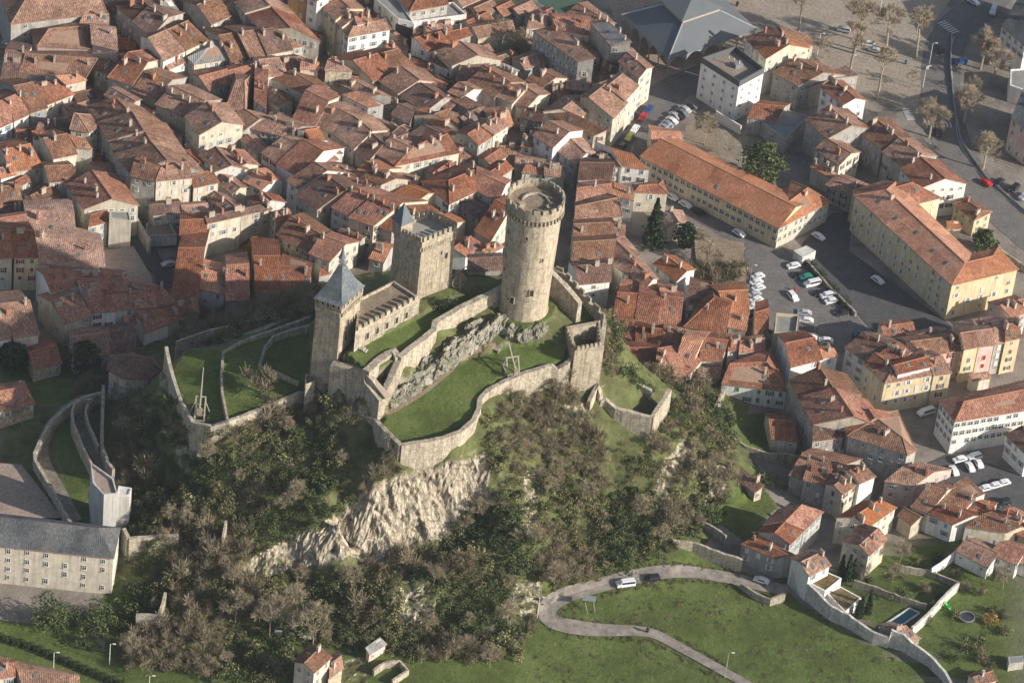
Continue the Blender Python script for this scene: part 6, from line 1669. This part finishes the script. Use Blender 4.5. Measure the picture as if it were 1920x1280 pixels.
car(1172, 1099, (22,-3), 'white', 'van', 'stopped on the upper hairpin road'); car(1222, 1089, (24,-3), 'black', 'suv', 'parked on the upper hairpin road'); car(1427, 1092, (24,8), 'white', 'car', 'below the grey house on the hairpin road')
car(316, 499, (20,-3), 'silver', 'car', 'parked at the small square')
# ------------------------------------------------------------------ plants
def np_mesh(name, V, Fv, tone=None, mats=()):
    me = bpy.data.meshes.new(name); V = np.asarray(V, np.float32); Fv = np.asarray(Fv, np.int32); k = Fv.shape[1]
    me.vertices.add(len(V)); me.vertices.foreach_set('co', V.ravel()); me.loops.add(Fv.size); me.loops.foreach_set('vertex_index', Fv.ravel())
    me.polygons.add(len(Fv)); me.polygons.foreach_set('loop_start', np.arange(0, Fv.size, k, dtype=np.int32)); me.update()
    if tone is not None:
        a = me.attributes.new('tone', 'FLOAT', 'POINT'); a.data.foreach_set('value', np.asarray(tone, np.float32))
    for m_ in mats: me.materials.append(m_)
    return me
def leaves(rs, centers, size, flat=0.0):
    """one triangle or quad per centre, random orientation"""
    n = len(centers); a = rs.normal(size=(n, 3)); a /= np.linalg.norm(a, axis=1)[:, None]; t = rs.normal(size=(n, 3)); bq = np.cross(a, t); bq /= np.linalg.norm(bq, axis=1)[:, None]
    s = size*rs.uniform(.6, 1.4, n)[:, None]
    V = np.stack([centers+a*s, centers+bq*s, centers-a*s, centers-bq*s], 1).reshape(-1, 3); F = np.arange(n*4).reshape(n, 4)
    return V, F
def bush_arrays(seed, n, kind):
    rs = np.random.RandomState(seed)
    if kind == 'twig':
        # fine bare twigs filling a lumpy dome
        lobes = rs.normal(size=(8, 3))*np.array([.4, .4, .2])+np.array([0, 0, .42]); lr = rs.uniform(.32, .52, 8); k = rs.randint(0, 8, n)
        d = rs.normal(size=(n, 3)); d[:, 2] = abs(d[:, 2])*.9+.15; d /= np.linalg.norm(d, axis=1)[:, None]
        p0 = lobes[k]+d*(lr[k]*rs.uniform(.1, .7, n))[:, None]; p1 = p0+(d+rs.normal(size=(n, 3))*.35+np.array([0, 0, .3]))*rs.uniform(.16, .34, n)[:, None]; p0[:, 2] = np.maximum(p0[:, 2], 0)
        side = np.cross(d, rs.normal(size=(n, 3))); side /= np.linalg.norm(side, axis=1)[:, None]; w = rs.uniform(.009, .02, n)[:, None]
        V = np.stack([p0-side*w, p0+side*w, p1+side*w*.6, p1-side*w*.6], 1).reshape(-1, 3); F = np.arange(n*4).reshape(n, 4); tone = np.repeat(np.clip(.42+rs.normal(size=8)[k]*.2+rs.normal(size=n)*.2, 0, 1), 4)
        return V, F, tone
    # leaf clumps: several lobes
    lobes = rs.normal(size=(9, 3))*np.array([.42, .42, .25])+np.array([0, 0, .45]); lr = rs.uniform(.28, .5, 9)
    k = rs.randint(0, 9, n); d = rs.normal(size=(n, 3)); d /= np.linalg.norm(d, axis=1)[:, None]; c = lobes[k]+d*(lr[k]*rs.uniform(.75, 1.05, n))[:, None]; c[:, 2] = np.maximum(c[:, 2], .02)
    V, F = leaves(rs, c, .085*math.sqrt(330/n))
    tone = np.repeat(np.clip(.45+rs.normal(size=9)[k]*.22+rs.normal(size=n)*.16, 0, 1), 4)
    return V, F, tone
PROTO = {'twig': [bush_arrays(10+i, 520, 'twig') for i in range(4)], 'leaf': [bush_arrays(30+i, 620, 'leaf') for i in range(4)]}
def joined(name, items, matr, label):
    """many small shrubs as one mesh: items = (kind, x, y, z, r, h, rot)"""
    Vs, Fs, Ts, off = [], [], [], 0
    for i, (k, x, y, z, r, h, a) in enumerate(items):
        V, F, T = PROTO[k][i % 4]; ca, sa = math.cos(a), math.sin(a)
        Vs.append(np.stack([(V[:, 0]*ca-V[:, 1]*sa)*r+x, (V[:, 0]*sa+V[:, 1]*ca)*r+y, V[:, 2]*h+z], 1)); Fs.append(F+off); off += len(V); Ts.append(np.clip(T+((i*37) % 11-5)*.04, 0, 1))
    o = link(name, np_mesh(name, np.concatenate(Vs), np.concatenate(Fs), np.concatenate(Ts), [matr])); tag(o, label, 'shrubs', kind='stuff'); return o
rs = np.random.RandomState(5)
hs = [h_['poly'] for h_ in HOUSES]
SCRUBPX = [[(330,800),(400,800),(440,795),(560,745),(600,745),(650,775),(700,790),(745,850),(752,895),(700,905),(640,965),(560,1000),(470,1050),(440,1090),(330,1090),(235,1060),(230,990),(290,890)],
           [(900,800),(1000,730),(1060,690),(1110,730),(1125,800),(1200,850),(1250,800),(1260,740),(1330,760),(1380,830),(1360,960),(1250,1040),(1130,1085),(1020,1100),(1000,1180),(960,1240),(830,1240),(650,1220),(560,1200),(560,1240),(530,1285),(230,1290),(225,1100),(440,1090),(690,1070),(840,1010),(915,900)],
           [(60,705),(120,680),(205,690),(215,728),(140,752),(70,790)],[(225,770),(300,790),(300,900),(285,980),(240,985),(222,880)],[(250,740),(330,745),(345,800),(300,890),(240,880),(225,780)],[(1128,590),(1150,600),(1172,690),(1240,705),(1350,745),(1372,800),(1275,790),(1258,735),(1215,735),(1140,700),(1128,660)],
           [(330,600),(500,560),(590,550),(590,600),(500,610),(420,640),(330,660)]]
GREENPX = [[(330,800),(420,830),(400,930),(330,1000),(280,960),(300,880)],[(430,800),(560,760),(600,850),(500,870)],[(910,880),(960,900),(1000,1000),(1000,1100),(930,1080),(900,950)],[(1180,860),(1220,850),(1230,1000),(1150,1000)],[(560,900),(650,900),(640,965),(560,1000)],[(820,1090),(960,1060),(980,1200),(850,1200)]]
items = {'ivy': [], 'bare': [], 'olive': []}
tries = 0
X = rs.uniform(-112, 78, 26000); Y = rs.uniform(-148, 25, 26000); Zg = ground_np(X, Y); pv = np.stack([X, Y, Zg], 1)-CAM; dzv = pv@FWD; qx = IW/2+FPX*(pv@RGT)/dzv; qy = IH/2-FPX*(pv@UPV)/dzv
msk = np.zeros(len(X), bool)
for pl in SCRUBPX: msk |= inside_np(pl, qx, qy)
rkm = np.zeros(len(X), bool)
for pl in ROCK: rkm |= inside_np(pl, qx, qy)
fl_ = np.zeros(len(X), bool)
for nm, pl, co in TPOLY: fl_ |= inside_np(pl, X, Y)
grn = np.zeros(len(X), bool)
for pl in GREENPX: grn |= inside_np(pl, qx, qy)
sel = np.nonzero(msk & ~fl_ & (~rkm | (rs.rand(len(X)) < .10)))[0]
taken = {}
NB = 0
for i in sel:
    x, y, z = X[i], Y[i], Zg[i]
    r = (rs.uniform(1.0, 2.4) if rs.rand() < .8 else rs.uniform(2.4, 3.6)) if not rkm[i] else rs.uniform(.5, 1.1)
    key = (int(x//4), int(y//4)); ok = True
    for a in (-1, 0, 1):
        for c in (-1, 0, 1):
            for (xx, yy, rr) in taken.get((key[0]+a, key[1]+c), ()):
                if (xx-x)**2+(yy-y)**2 < (.47*(r+rr))**2: ok = False; break
    if not ok: continue
    if any(inside(pl, x, y) for pl in hs if abs(pl[0][0]-x) < 25 and abs(pl[0][1]-y) < 25): continue
    taken.setdefault(key, []).append((x, y, r)); n = noise.noise(Vector((x*.06, y*.06, 3.3)))*1.2+(.32 if grn[i] else -.02)+rs.normal()*.16
    if noise.noise(Vector((x*.045, y*.045, 9.1))) > (.34 if qx[i] > 900 else .5) and not grn[i]: continue
    t = 'ivy' if n > .34 else ('olive' if n > -.02 else 'bare')
    if t == 'bare': items['bare'].append(('twig', x, y, z-.3, r*1.25, r*1.7, rs.uniform(0, 6)))
    else: items[t].append(('leaf', x, y, z-.3, r*1.05, r*1.25, rs.uniform(0, 6)))
joined('ivy_scrub', items['ivy'], LEAFG, 'dark green ivy and box scrub covering the castle rock')
joined('bare_scrub', items['bare'], LEAFB, 'brown leafless thicket covering the castle rock')
joined('olive_scrub', items['olive'], LEAFO, 'olive coloured brambles covering the castle rock')
# low ground cover on rock and slope
cv = [i for i in np.nonzero(msk & ~fl_)[0] if rs.rand() < (.10 if not rkm[i] else .06)]
joined('ground_ivy', [('leaf', X[i], Y[i], Zg[i]-.15, rs.uniform(.6, 1.3), rs.uniform(.4, .8), rs.uniform(0, 6)) for i in cv], LEAFO, 'low green creeping plants on the castle rock')
# tufts on the meadow
mp_ = [G(1000+rs.rand()*700, 1040+rs.rand()*240) for _ in range(320)]
mp_ = [p for p in mp_ if inside(GRASSPX[0], *proj(p))]
joined('meadow_tufts', [('leaf', p[0], p[1], p[2]-.1, rs.uniform(.5, 1.4), rs.uniform(.15, .4), rs.uniform(0, 6)) for p in mp_], LEAFO, 'coarse grass tufts scattered on the meadow inside the hairpin road')

vp = []
HP = [(1478,1108),(1420,1096),(1370,1084),(1310,1075),(1260,1073),(1200,1080),(1150,1092),(1100,1106),(1058,1120),(1032,1135),(1025,1150),(1035,1164),(1065,1174),(1120,1181),(1190,1183),(1230,1190),(1290,1222),(1350,1255)]
for k in range(len(HP)-1):
    a_, b_ = G(*HP[k]), G(*HP[k+1]); d_ = (b_-a_)[:2]; L_ = np.linalg.norm(d_); n_ = np.array([-d_[1], d_[0]])/L_
    for q in range(int(L_*1.4)):
        for sg in (-1, 1):
            p_ = a_[:2]+d_*rs.rand()+n_*sg*rs.uniform(2.2, 3.4); vp.append(('leaf', p_[0], p_[1], ground(p_[0], p_[1])+.02, rs.uniform(.3, .8), rs.uniform(.15, .45), rs.uniform(0, 6)))
joined('verge_weeds', vp, LEAFO, 'ragged weeds along both edges of the hairpin road')

# --- trees
def tree_mesh(seed, h, cr, fork=.45, ball=True, twigs=900, tk=.26):
    """bare tree: tapered trunk with limbs, crown of twigs"""
    rnd = random.Random(seed); b = MB(); ends = []
    lean = Vector((rnd.uniform(-.08, .08), rnd.uniform(-.08, .08), 1)).normalized(); top = Vector((0, 0, -.5)); seg = 4
    pts = [Vector((0, 0, -.5))]
    for k in range(seg): pts.append(pts[-1]+(lean+Vector((rnd.uniform(-.07, .07), rnd.uniform(-.07, .07), 0)))*h*fork/seg)
    for k in range(seg): b.bar(pts[k], pts[k+1], tk*1.4*(1-.12*k), n=6, w2=tk*1.4*(1-.12*(k+1)))
    def grow(p, d, L, w, lev):
        q = p+d*L; b.bar(p, q, w, n=4 if lev < 2 else 3, w2=w*.6); ends.append((q, d, lev))
        if lev >= 3: return
        for k in range(3 if lev else 3):
            nd_ = (d+Vector((rnd.gauss(0, .5), rnd.gauss(0, .5), rnd.gauss(.12, .3)))).normalized(); grow(p+d*L*rnd.uniform(.6, 1), nd_, L*rnd.uniform(.6, .85), w*.55, lev+1)
    nl = rnd.randint(4, 6)
    for k in range(nl):
        t = 2*math.pi*(k+rnd.uniform(-.3, .3))/nl; d = Vector((math.cos(t)*.75, math.sin(t)*.75, rnd.uniform(.5, 1.1))).normalized(); grow(pts[-1]-lean*rnd.uniform(0, .12)*h, d, cr*.48, tk*.75, 0)
    grow(pts[-1], lean, cr*.55, tk*.8, 0)
    tm = b.me('trunk')
    # twigs
    rs_ = np.random.RandomState(seed); P0, D = [], []; E = [e for e in ends if e[2] >= 1]
    for k in range(twigs):
        q, d, lev = E[k % len(E)]; dd = Vector(d)+Vector(rs_.normal(size=3)*.6)+Vector((0, 0, .25)); dd.normalize(); P0.append(np.array(q)-np.array(d)*rs_.uniform(0, .5)); D.append(np.array(dd))
    P0 = np.array(P0); D = np.array(D); L = rs_.uniform(.12, .3, twigs)[:, None]*cr; s = np.cross(D, rs_.normal(size=(twigs, 3))); s /= np.linalg.norm(s, axis=1)[:, None]; w = .035
    P1 = P0+D*L; V = np.stack([P0-s*w, P0+s*w, P1+s*w*.4, P1-s*w*.4], 1).reshape(-1, 3); F = np.arange(twigs*4).reshape(-1, 4)
    return tm, np_mesh('crown', V, F)
def conifer_mesh(seed, h, r, n=1500, col=None, round_=False):
    rs_ = np.random.RandomState(seed); u = rs_.uniform(0, 1, n)
    if round_: prof = np.sqrt(np.clip(1-(2*u-1)**2, 0, 1)); z0 = .12
    else: prof = (1-u)**.8*(.75+.25*np.sin(u*40)); z0 = .05
    rr = r*prof*rs_.uniform(.55, 1.08, n); t = rs_.uniform(0, 2*np.pi, n); lob = 1+.22*np.sin(t*3+u*9+seed)+.14*np.sin(t*7+u*17)
    c = np.stack([rr*lob*np.cos(t), rr*lob*np.sin(t), (z0+(1-z0)*u)*h], 1); V, F = leaves(rs_, c, .34)
    tone = np.repeat(np.clip(.45+.25*np.sin(t*5+u*23)+rs_.normal(size=n)*.2, 0, 1), 4)
    b = MB(); b.bar((0, 0, -.5), (0, 0, h*.85), r*.13+.12, n=6, w2=.05)
    return b.me('trunk'), np_mesh('crown', V, F, tone, [col or LEAFD])
def plant(name, meshes, p, label, cat='tree', group=None, sc=1.0, rz=0.0, tm=BARK, cm_=None):
    root = empty(name, p, label, cat, group, rz); root.scale = (sc, sc, sc)
    t_ = link('trunk', meshes[0], tm, root); link('crown', meshes[1], cm_, root); return root
PT = [tree_mesh(100+i, 22, 5.0, .60, twigs=2600, tk=.42) for i in range(3)]
PR = [tree_mesh(120+i, 16, 5.6, .42, twigs=3600, tk=.42) for i in range(3)]
SLIM = [tree_mesh(140+i, 10, 3.0, .4, twigs=650, tk=.16) for i in range(2)]
WILD = [tree_mesh(150+i, 14, 4.6, .42, twigs=2200, tk=.17) for i in range(3)]
T4 = lambda x, y, X0, Y0: (X0+x/4, Y0+y/4)
for k, (x, y, sc) in enumerate(((225,270,1.0),(605,590,1.1),(640,400,1.15),(815,745,1.0),(868,440,1.05),(1115,440,1.0))):
    plant('plane_tree', PT[k % 3], G(*T4(x, y, 1440, 0)), 'tall bare plane tree with pale trunk on the gravel square', group='plane trees on the gravel square', sc=sc, rz=k*1.3, cm_=TWIG)
for k, (x, y, sc) in enumerate(((1205,1030,1.0),(1468,925,1.05),(1590,520,1.05),(1690,590,.95),(1612,1270,1.0))):
    plant('pollard_tree', PR[k % 3], G(*T4(x, y, 1440, 0)), 'bare round crowned tree lining the river road', group='round trees along the river road', sc=sc, rz=k*2.1, cm_=TWIG)
for x, y, s in ((425,440,1.0),(388,412,.9),(1070,660,1.0),(1540,700,.9)): plant('young_tree', SLIM[int(x) % 2], G(*T4(x, y, 1440, 0)), 'slender young bare tree on the town square', group='slender bare trees on the square', sc=s, rz=x, cm_=TWIGG)
one = lambda px, py, ms, lab, name='bare_tree', sc=1.0, cat='tree', tm=BARK, cm_=TWIGG, grp=None: plant(name, ms, G(px, py), lab, cat, grp, sc, px*.7, tm, cm_)
one(1320, 272, WILD[0], 'pale bare tree in the school garden beside the mural wall', sc=1.0); one(1364, 292, SLIM[0], 'small bare tree in the school garden', sc=.7)
one(1326, 496, SLIM[1], 'bare birch behind the round shrubs of the car park', sc=1.2); one(1338, 500, SLIM[0], 'second slim birch beside the car park shrubs', sc=1.1); one(1308, 470, WILD[1], 'tangled bare tree between conifers and car park', sc=.75)
one(925, 92, WILD[2], 'bare tree spread against the pale rear wall', sc=1.0); one(972, 112, WILD[0], 'bare tree in the dark courtyard behind the tall grey house', sc=1.0)
one(550, 1188, WILD[1], 'tall spindly bare tree above the washing line', sc=1.35); one(587, 1212, WILD[0], 'leaning bare tree beside the end of the washing', sc=1.3); one(505, 1198, WILD[2], 'bare tree left standing over dark hollow by the washing line', sc=1.15)
one(660, 1108, WILD[2], 'spreading bare tree under the big cliff', sc=.8); one(918, 1250, WILD[0], 'brown bare tree on the slope above allotments', sc=.7); one(440, 1170, WILD[1], 'spindly bare tree on the lower wooded slope', sc=1.0)
one(42, 800, SLIM[0], 'dark bare tree in front of the shaded stone house', sc=1.0, tm=DARKBARK)
one(1620, 1092, SLIM[1], 'thin bare tree on the pool lawn', sc=.6); one(1673, 1092, WILD[0], 'pale bare tree in the middle garden', sc=.6); one(1685, 1058, WILD[1], 'bushy bare tree behind the house with the solar panel', sc=.8); one(1880, 1105, WILD[2], 'grey bare tree beside the low white houses', sc=.7)
one(985, 120, WILD[1], 'brown leafed tree in the dark courtyard', sc=.7); one(90, 392, SLIM[1], 'bare shrub tree behind the corrugated roof', sc=.7)
ks = 0; cand = [i for i in np.nonzero(msk & ~fl_ & ~rkm)[0]]
for i in cand[::max(1, len(cand)//95)]:
    if any(inside(pl, X[i], Y[i]) for pl in hs if abs(pl[0][0]-X[i]) < 25 and abs(pl[0][1]-Y[i]) < 25) or Zg[i] > 27: continue
    plant('bare_tree', (WILD+SLIM)[ks % 5], np.array([X[i], Y[i], Zg[i]-.2]), 'small leafless tree growing in the scrub of the castle rock', group='bare trees in the hillside scrub', sc=rs.uniform(.35, .75), rz=ks*1.7, tm=DARKBARK if ks % 3 else BARK, cm_=TWIGG); ks += 1
RBUSH = None
def scrub_thing(px, py, kind, r, h, matr, label, name='shrub', grp=None, seed=0, p=None):
    V, F, T = bush_arrays(300+seed, 700 if r < 4.5 else 2200, kind); V = V*np.array([r, r, h]); me = np_mesh('crown', V, F, T, [matr]); p = G(px, py) if p is None else p
    root = empty(name, p-np.array([0, 0, .2]), label, 'shrub', grp); link('crown', me, parent=root)
    b = MB(); rr = random.Random(seed)
    for k in range(4): b.bar((0, 0, -.3), (rr.uniform(-.4, .4)*r, rr.uniform(-.4, .4)*r, h*.6), .12, w2=.04, n=4)
    b.build('stems', DARKBARK, root); return root
scrub_thing(487, 735, 'twig', 4.0, 6.0, LEAFB, 'round bare brown bush on the castle lawn', seed=1)
scrub_thing(836, 578, 'leaf', 3.0, 3.6, LEAFD, 'dark evergreen bush in the castle yard beside the square tower', seed=2)
for k, (x, y) in enumerate(((1330,528),(1355,532),(1378,526),(1345,515),(1320,520))): scrub_thing(x, y, 'twig', 4.2, 5.0, LEAFB, 'rounded leafless brown shrub in the bed beside the car park', grp='round brown shrubs by the car park', seed=3+k)
for k, (x, y, m_, l_) in enumerate(((1868,1150,LEAFD,'dark clipped bush in the trampoline garden'),(1856,1165,LEAFY,'golden conifer bush in the trampoline garden'),(1885,1188,LEAFO,'loose olive bush at the garden edge'),(1805,1108,LEAFB,'russet bush beside the sunlit garden wall'),(1735,1108,LEAFB,'reddish shrub over the middle garden wall'),(1685,1125,LEAFG,'small bright conifer shrub by the pool wall'),(1790,1235,LEAFG,'low green shrub in the lower garden'),(1820,1215,LEAFO,'bramble mound in the lower garden'),(1845,1240,LEAFB,'bare shrub in the lower garden'),(1450,790,LEAFG,'green bush in the garden by the green shuttered house'),(1470,915,LEAFO,'pale reed like shrub below the tiled row'),(1440,910,LEAFG,'dark bush beside the little barn'),(75,410,LEAFB,'brown shrubs behind the walled house'),(540,490,LEAFG,'green bush beside the willow'),(560,497,LEAFO,'yellowish bush beside the red roof'),(1240,300,LEAFG,'green bush near the school annex'))): scrub_thing(x, y, 'leaf' if m_ is not LEAFB else 'twig', 2.0+(k % 3)*.4, 2.4+(k % 2)*.8, m_, l_, seed=20+k)
gr_ = random.Random(8)
GL = ('leafless brown garden shrub', 'olive green garden shrub', 'dark evergreen garden bush')
for k in range(34):
    x, y = gr_.uniform(1600, 1915), gr_.uniform(1035, 1275)
    if y < 1040+(1760-x)*.25 or y > 1120+(x-1560)*.55 or (1640 < x < 1730 and 1130 < y < 1195): continue
    p = G(x, y)
    if any(inside(pl, p[0], p[1]) for pl in hs): continue
    t = gr_.randint(0, 2); scrub_thing(0, 0, 'twig' if t == 0 else 'leaf', gr_.uniform(1.0, 2.2), gr_.uniform(1.2, 2.8), (LEAFB, LEAFO, LEAFD)[t], GL[t]+' in the walled gardens', grp=GL[t]+'s in the walled gardens', seed=200+k, p=p)
big = conifer_mesh(1, 17, 3.6, 2600, LEAFD); plant('conifer_tree', big, G(1222, 462), 'tall dark conifer beside the white stair wall', tm=DARKBARK)
plant('conifer_tree', conifer_mesh(2, 9, 3.0, 1300, LEAFD, True), G(1284, 468), 'blue green rounded conifer beside the cream cottage', tm=DARKBARK)
plant('evergreen_tree', conifer_mesh(3, 14, 6.2, 3000, LEAFG, True), G(1424, 348), 'large dark evergreen tree behind the long school wing', tm=DARKBARK)
plant('evergreen_tree', conifer_mesh(4, 7, 3.0, 1100, LEAFG, True), G(1842, 470), 'round green tree behind the yellow building', tm=DARKBARK)
plant('evergreen_tree', conifer_mesh(5, 8, 4.5, 1600, LEAFD, True), G(20, 690), 'dark evergreen beside the red roofed stone house', tm=DARKBARK)
plant('evergreen_tree', conifer_mesh(12, 9, 4.0, 1600, LEAFD, True), G(160, 695), 'dark evergreen tree in front of the shaded terrace houses', tm=DARKBARK)
CY = [conifer_mesh(6+i, 8, 1.0, 700, LEAFD) for i in range(2)]
for k, (x, y, s) in enumerate(((1575,1084,1.0),(1588,1088,1.1),(1598,1086,.9),(1627,1150,1.0),(1606,1160,.8),(1612,1157,.9))): plant('cypress_tree', CY[k % 2], G(x, y), 'slim dark cypress on the pool lawn', group='cypresses on the pool lawn', sc=s, rz=k, tm=DARKBARK)
# ivy mound at the museum, willow
p = G(115, 1168)
for k, (dx, dy, r) in enumerate(((0,0,5.5),(6,-1,5.0),(-4,-2,4.0),(10,1,4.0))): scrub_thing(0, 0, 'leaf', r*1.15, r*1.35, LEAFG, 'large dark ivy mound climbing the museum wall', name='ivy_mound', grp='ivy mounds at the museum', seed=60+k, p=p+np.array([dx, dy, 0]))
rs_ = np.random.RandomState(9); n = 1700; t = rs_.uniform(0, 2*np.pi, n); rr = 5.6*np.sqrt(rs_.uniform(.05, 1, n)); zt = 9.5-.14*rr**2; ln = rs_.uniform(2.0, 6.5, n); s = np.stack([-np.sin(t), np.cos(t), t*0], 1)*.06
P0 = np.stack([rr*np.cos(t)*.9, rr*np.sin(t)*.9, zt], 1); P1 = P0+np.stack([np.cos(t)*.35, np.sin(t)*.35, -np.minimum(ln, zt-.4)], 1)
V = np.stack([P0-s, P0+s, P1+s, P1-s], 1).reshape(-1, 3); b = MB(); b.bar((0,0,-.4),(0,0,5),.5,n=6,w2=.35)
for k in range(6): b.bar((0,0,4.6),(2.6*math.cos(k*1.05),2.6*math.sin(k*1.05),8.6),.24,w2=.08)
plant('willow_tree', (b.me('trunk'), np_mesh('crown', V, np.arange(n*4).reshape(-1, 4), np.repeat(rs_.rand(n), 4), [LEAFY])), G(478, 498), 'weeping willow with yellow hanging twigs behind the red roofs')
# hedge by the museum lawn
hp = [G(-10, 1195), G(60, 1215), G(120, 1240), G(180, 1265), G(240, 1290)]; it = []
for i in range(4):
    for k in range(14): q = hp[i]+(hp[i+1]-hp[i])*k/14; it.append(('leaf', q[0], q[1], q[2]-.2, 1.3, 1.9, k*1.1))
Vs, Fs, Ts, off = [], [], [], 0
for i, (k, x, y, z, r, h, a) in enumerate(it):
    V, F, T = PROTO['leaf'][i % 4]; Vs.append(V*np.array([r, r, h])+np.array([x, y, z])-hp[0]); Fs.append(F+off); off += len(V); Ts.append(T)
root = empty('hedge', hp[0], 'long green hedge along the foot of the museum lawn', 'hedge'); link('foliage', np_mesh('foliage', np.concatenate(Vs), np.concatenate(Fs), np.concatenate(Ts), [LEAFG]), parent=root)
b = MB(); b.bar((0,0,.1), hp[4]-hp[0]+np.array([0,0,.1]), .3); b.build('stems', DARKBARK, root)
hp2 = [G(1510,492), G(1550,535), G(1600,592)]; Vs, Fs, Ts, off = [], [], [], 0
for i in range(2):
    for k in range(9):
        q = hp2[i]+(hp2[i+1]-hp2[i])*k/9-hp2[0]; V, F, T = PROTO['leaf'][k % 4]; Vs.append(V*np.array([1.8, 1.8, 1.6])+q+np.array([0, 0, .1])); Fs.append(F+off); off += len(V); Ts.append(T)
root = empty('hedge', hp2[0], 'dark hedge bank between car park and school yard', 'hedge'); link('foliage', np_mesh('foliage', np.concatenate(Vs), np.concatenate(Fs), np.concatenate(Ts), [LEAFD]), parent=root)
b = MB(); b.bar((0,0,.1), hp2[2]-hp2[0]+np.array([0,0,.1]), .3); b.build('stems', DARKBARK, root)

# ------------------------------------------------------------------ people
def person(px, py, label, top, leg, rz=0.0, sit=False):
    p = G(px, py); p = p+np.array([0, 0, .25 if 'road' in label else .08])
    root = empty('person', p, label, 'person', rz=rz)
    vs = [(0,0,.95),(0,0,1.15),(0,.01,1.38),(0,0,1.5),(0,-.02,1.62),(0,-.02,1.74),
          (.1,0,.9),(.12,-.1,.48),(.12,.0,.08),(.12,-.14,.03),(-.1,0,.9),(-.12,.12,.5),(-.12,.25,.12),(-.12,.14,.04),
          (.2,.01,1.36),(.26,.06,1.1),(.24,-.06,.86),(.24,-.1,.78),(-.2,.01,1.36),(-.26,-.04,1.1),(-.24,-.16,.88),(-.24,-.2,.8)]
    es = [(0,1),(1,2),(2,3),(3,4),(4,5),(0,6),(6,7),(7,8),(8,9),(0,10),(10,11),(11,12),(12,13),(2,14),(14,15),(15,16),(16,17),(2,18),(18,19),(19,20),(20,21)]
    rad = [.16,.15,.17,.06,.1,.09,.1,.07,.05,.045,.1,.07,.05,.045,.07,.055,.04,.04,.07,.055,.04,.04]
    me = bpy.data.meshes.new('body'); me.from_pydata(vs, es, []); o = link('body', me, [top], root)
    m_ = o.modifiers.new('skin', 'SKIN'); sv = me.skin_vertices[0].data if me.skin_vertices else None
    if sv is None:
        bm = bmesh.new(); bm.from_mesh(me); lay = bm.verts.layers.skin.verify(); bm.verts.ensure_lookup_table()
        for i, v_ in enumerate(bm.verts): v_[lay].radius = (rad[i], rad[i]*.8); v_[lay].use_root = (i == 0)
        bm.to_mesh(me); bm.free()
    o.modifiers.new('sub', 'SUBSURF').levels = 1
    b = MB(); b.lathe([(.05,1.66),(.11,1.7),(.115,1.78),(.06,1.86)], 10, (0, .0)); b.build('hair', DARKBARK, root)
    b = MB(); b.lathe([(.19,.5),(.2,.75),(.185,.98)], 10); b.build('coat_skirt', leg, root)
BLK = simple('dark_coat', (0.03,0.03,0.035,1)); BLU = simple('blue_coat', (0.05,0.09,0.2,1)); RED = simple('red_coat', (0.35,0.04,0.04,1)); LGT = simple('light_coat', (0.5,0.5,0.5,1))
person(1213.5, 1186, 'person in dark clothes walking on the lower hairpin road', BLK, BLK, 0.4)
person(1738, 132, 'person in light clothes crossing by the gravel square', LGT, BLK); person(1490, 548, 'person in red top standing in the car park', RED, BLK)
person(1382, 12, 'person in dark coat beside the market hall', BLK, BLK); person(1698, 121, 'person in pale blue jacket near the plane trees', BLU, LGT)
person(1209, 20, 'person in blue coat by the iron market hall', BLU, BLK)

# ------------------------------------------------------------------ haze: the air between the town and the camera
b = MB(); b.box((0, 100, 355), (3400, 3600, 740)); hz = b.build('haze', None)
hm = bpy.data.materials.new('haze_air'); hm.use_nodes = True; hn = hm.node_tree; hn.nodes.clear()
ho = hn.nodes.new('ShaderNodeOutputMaterial'); hv = hn.nodes.new('ShaderNodeVolumePrincipled'); hv.inputs['Density'].default_value = 0.000036; hv.inputs['Color'].default_value = (0.8, 0.87, 0.97, 1); hv.inputs['Anisotropy'].default_value = 0.2
hn.links.new(hv.outputs[0], ho.inputs['Volume']); hz.data.materials.clear(); hz.data.materials.append(hm); hz['kind'] = 'stuff'; hz['label'] = 'thin pale haze over the town'
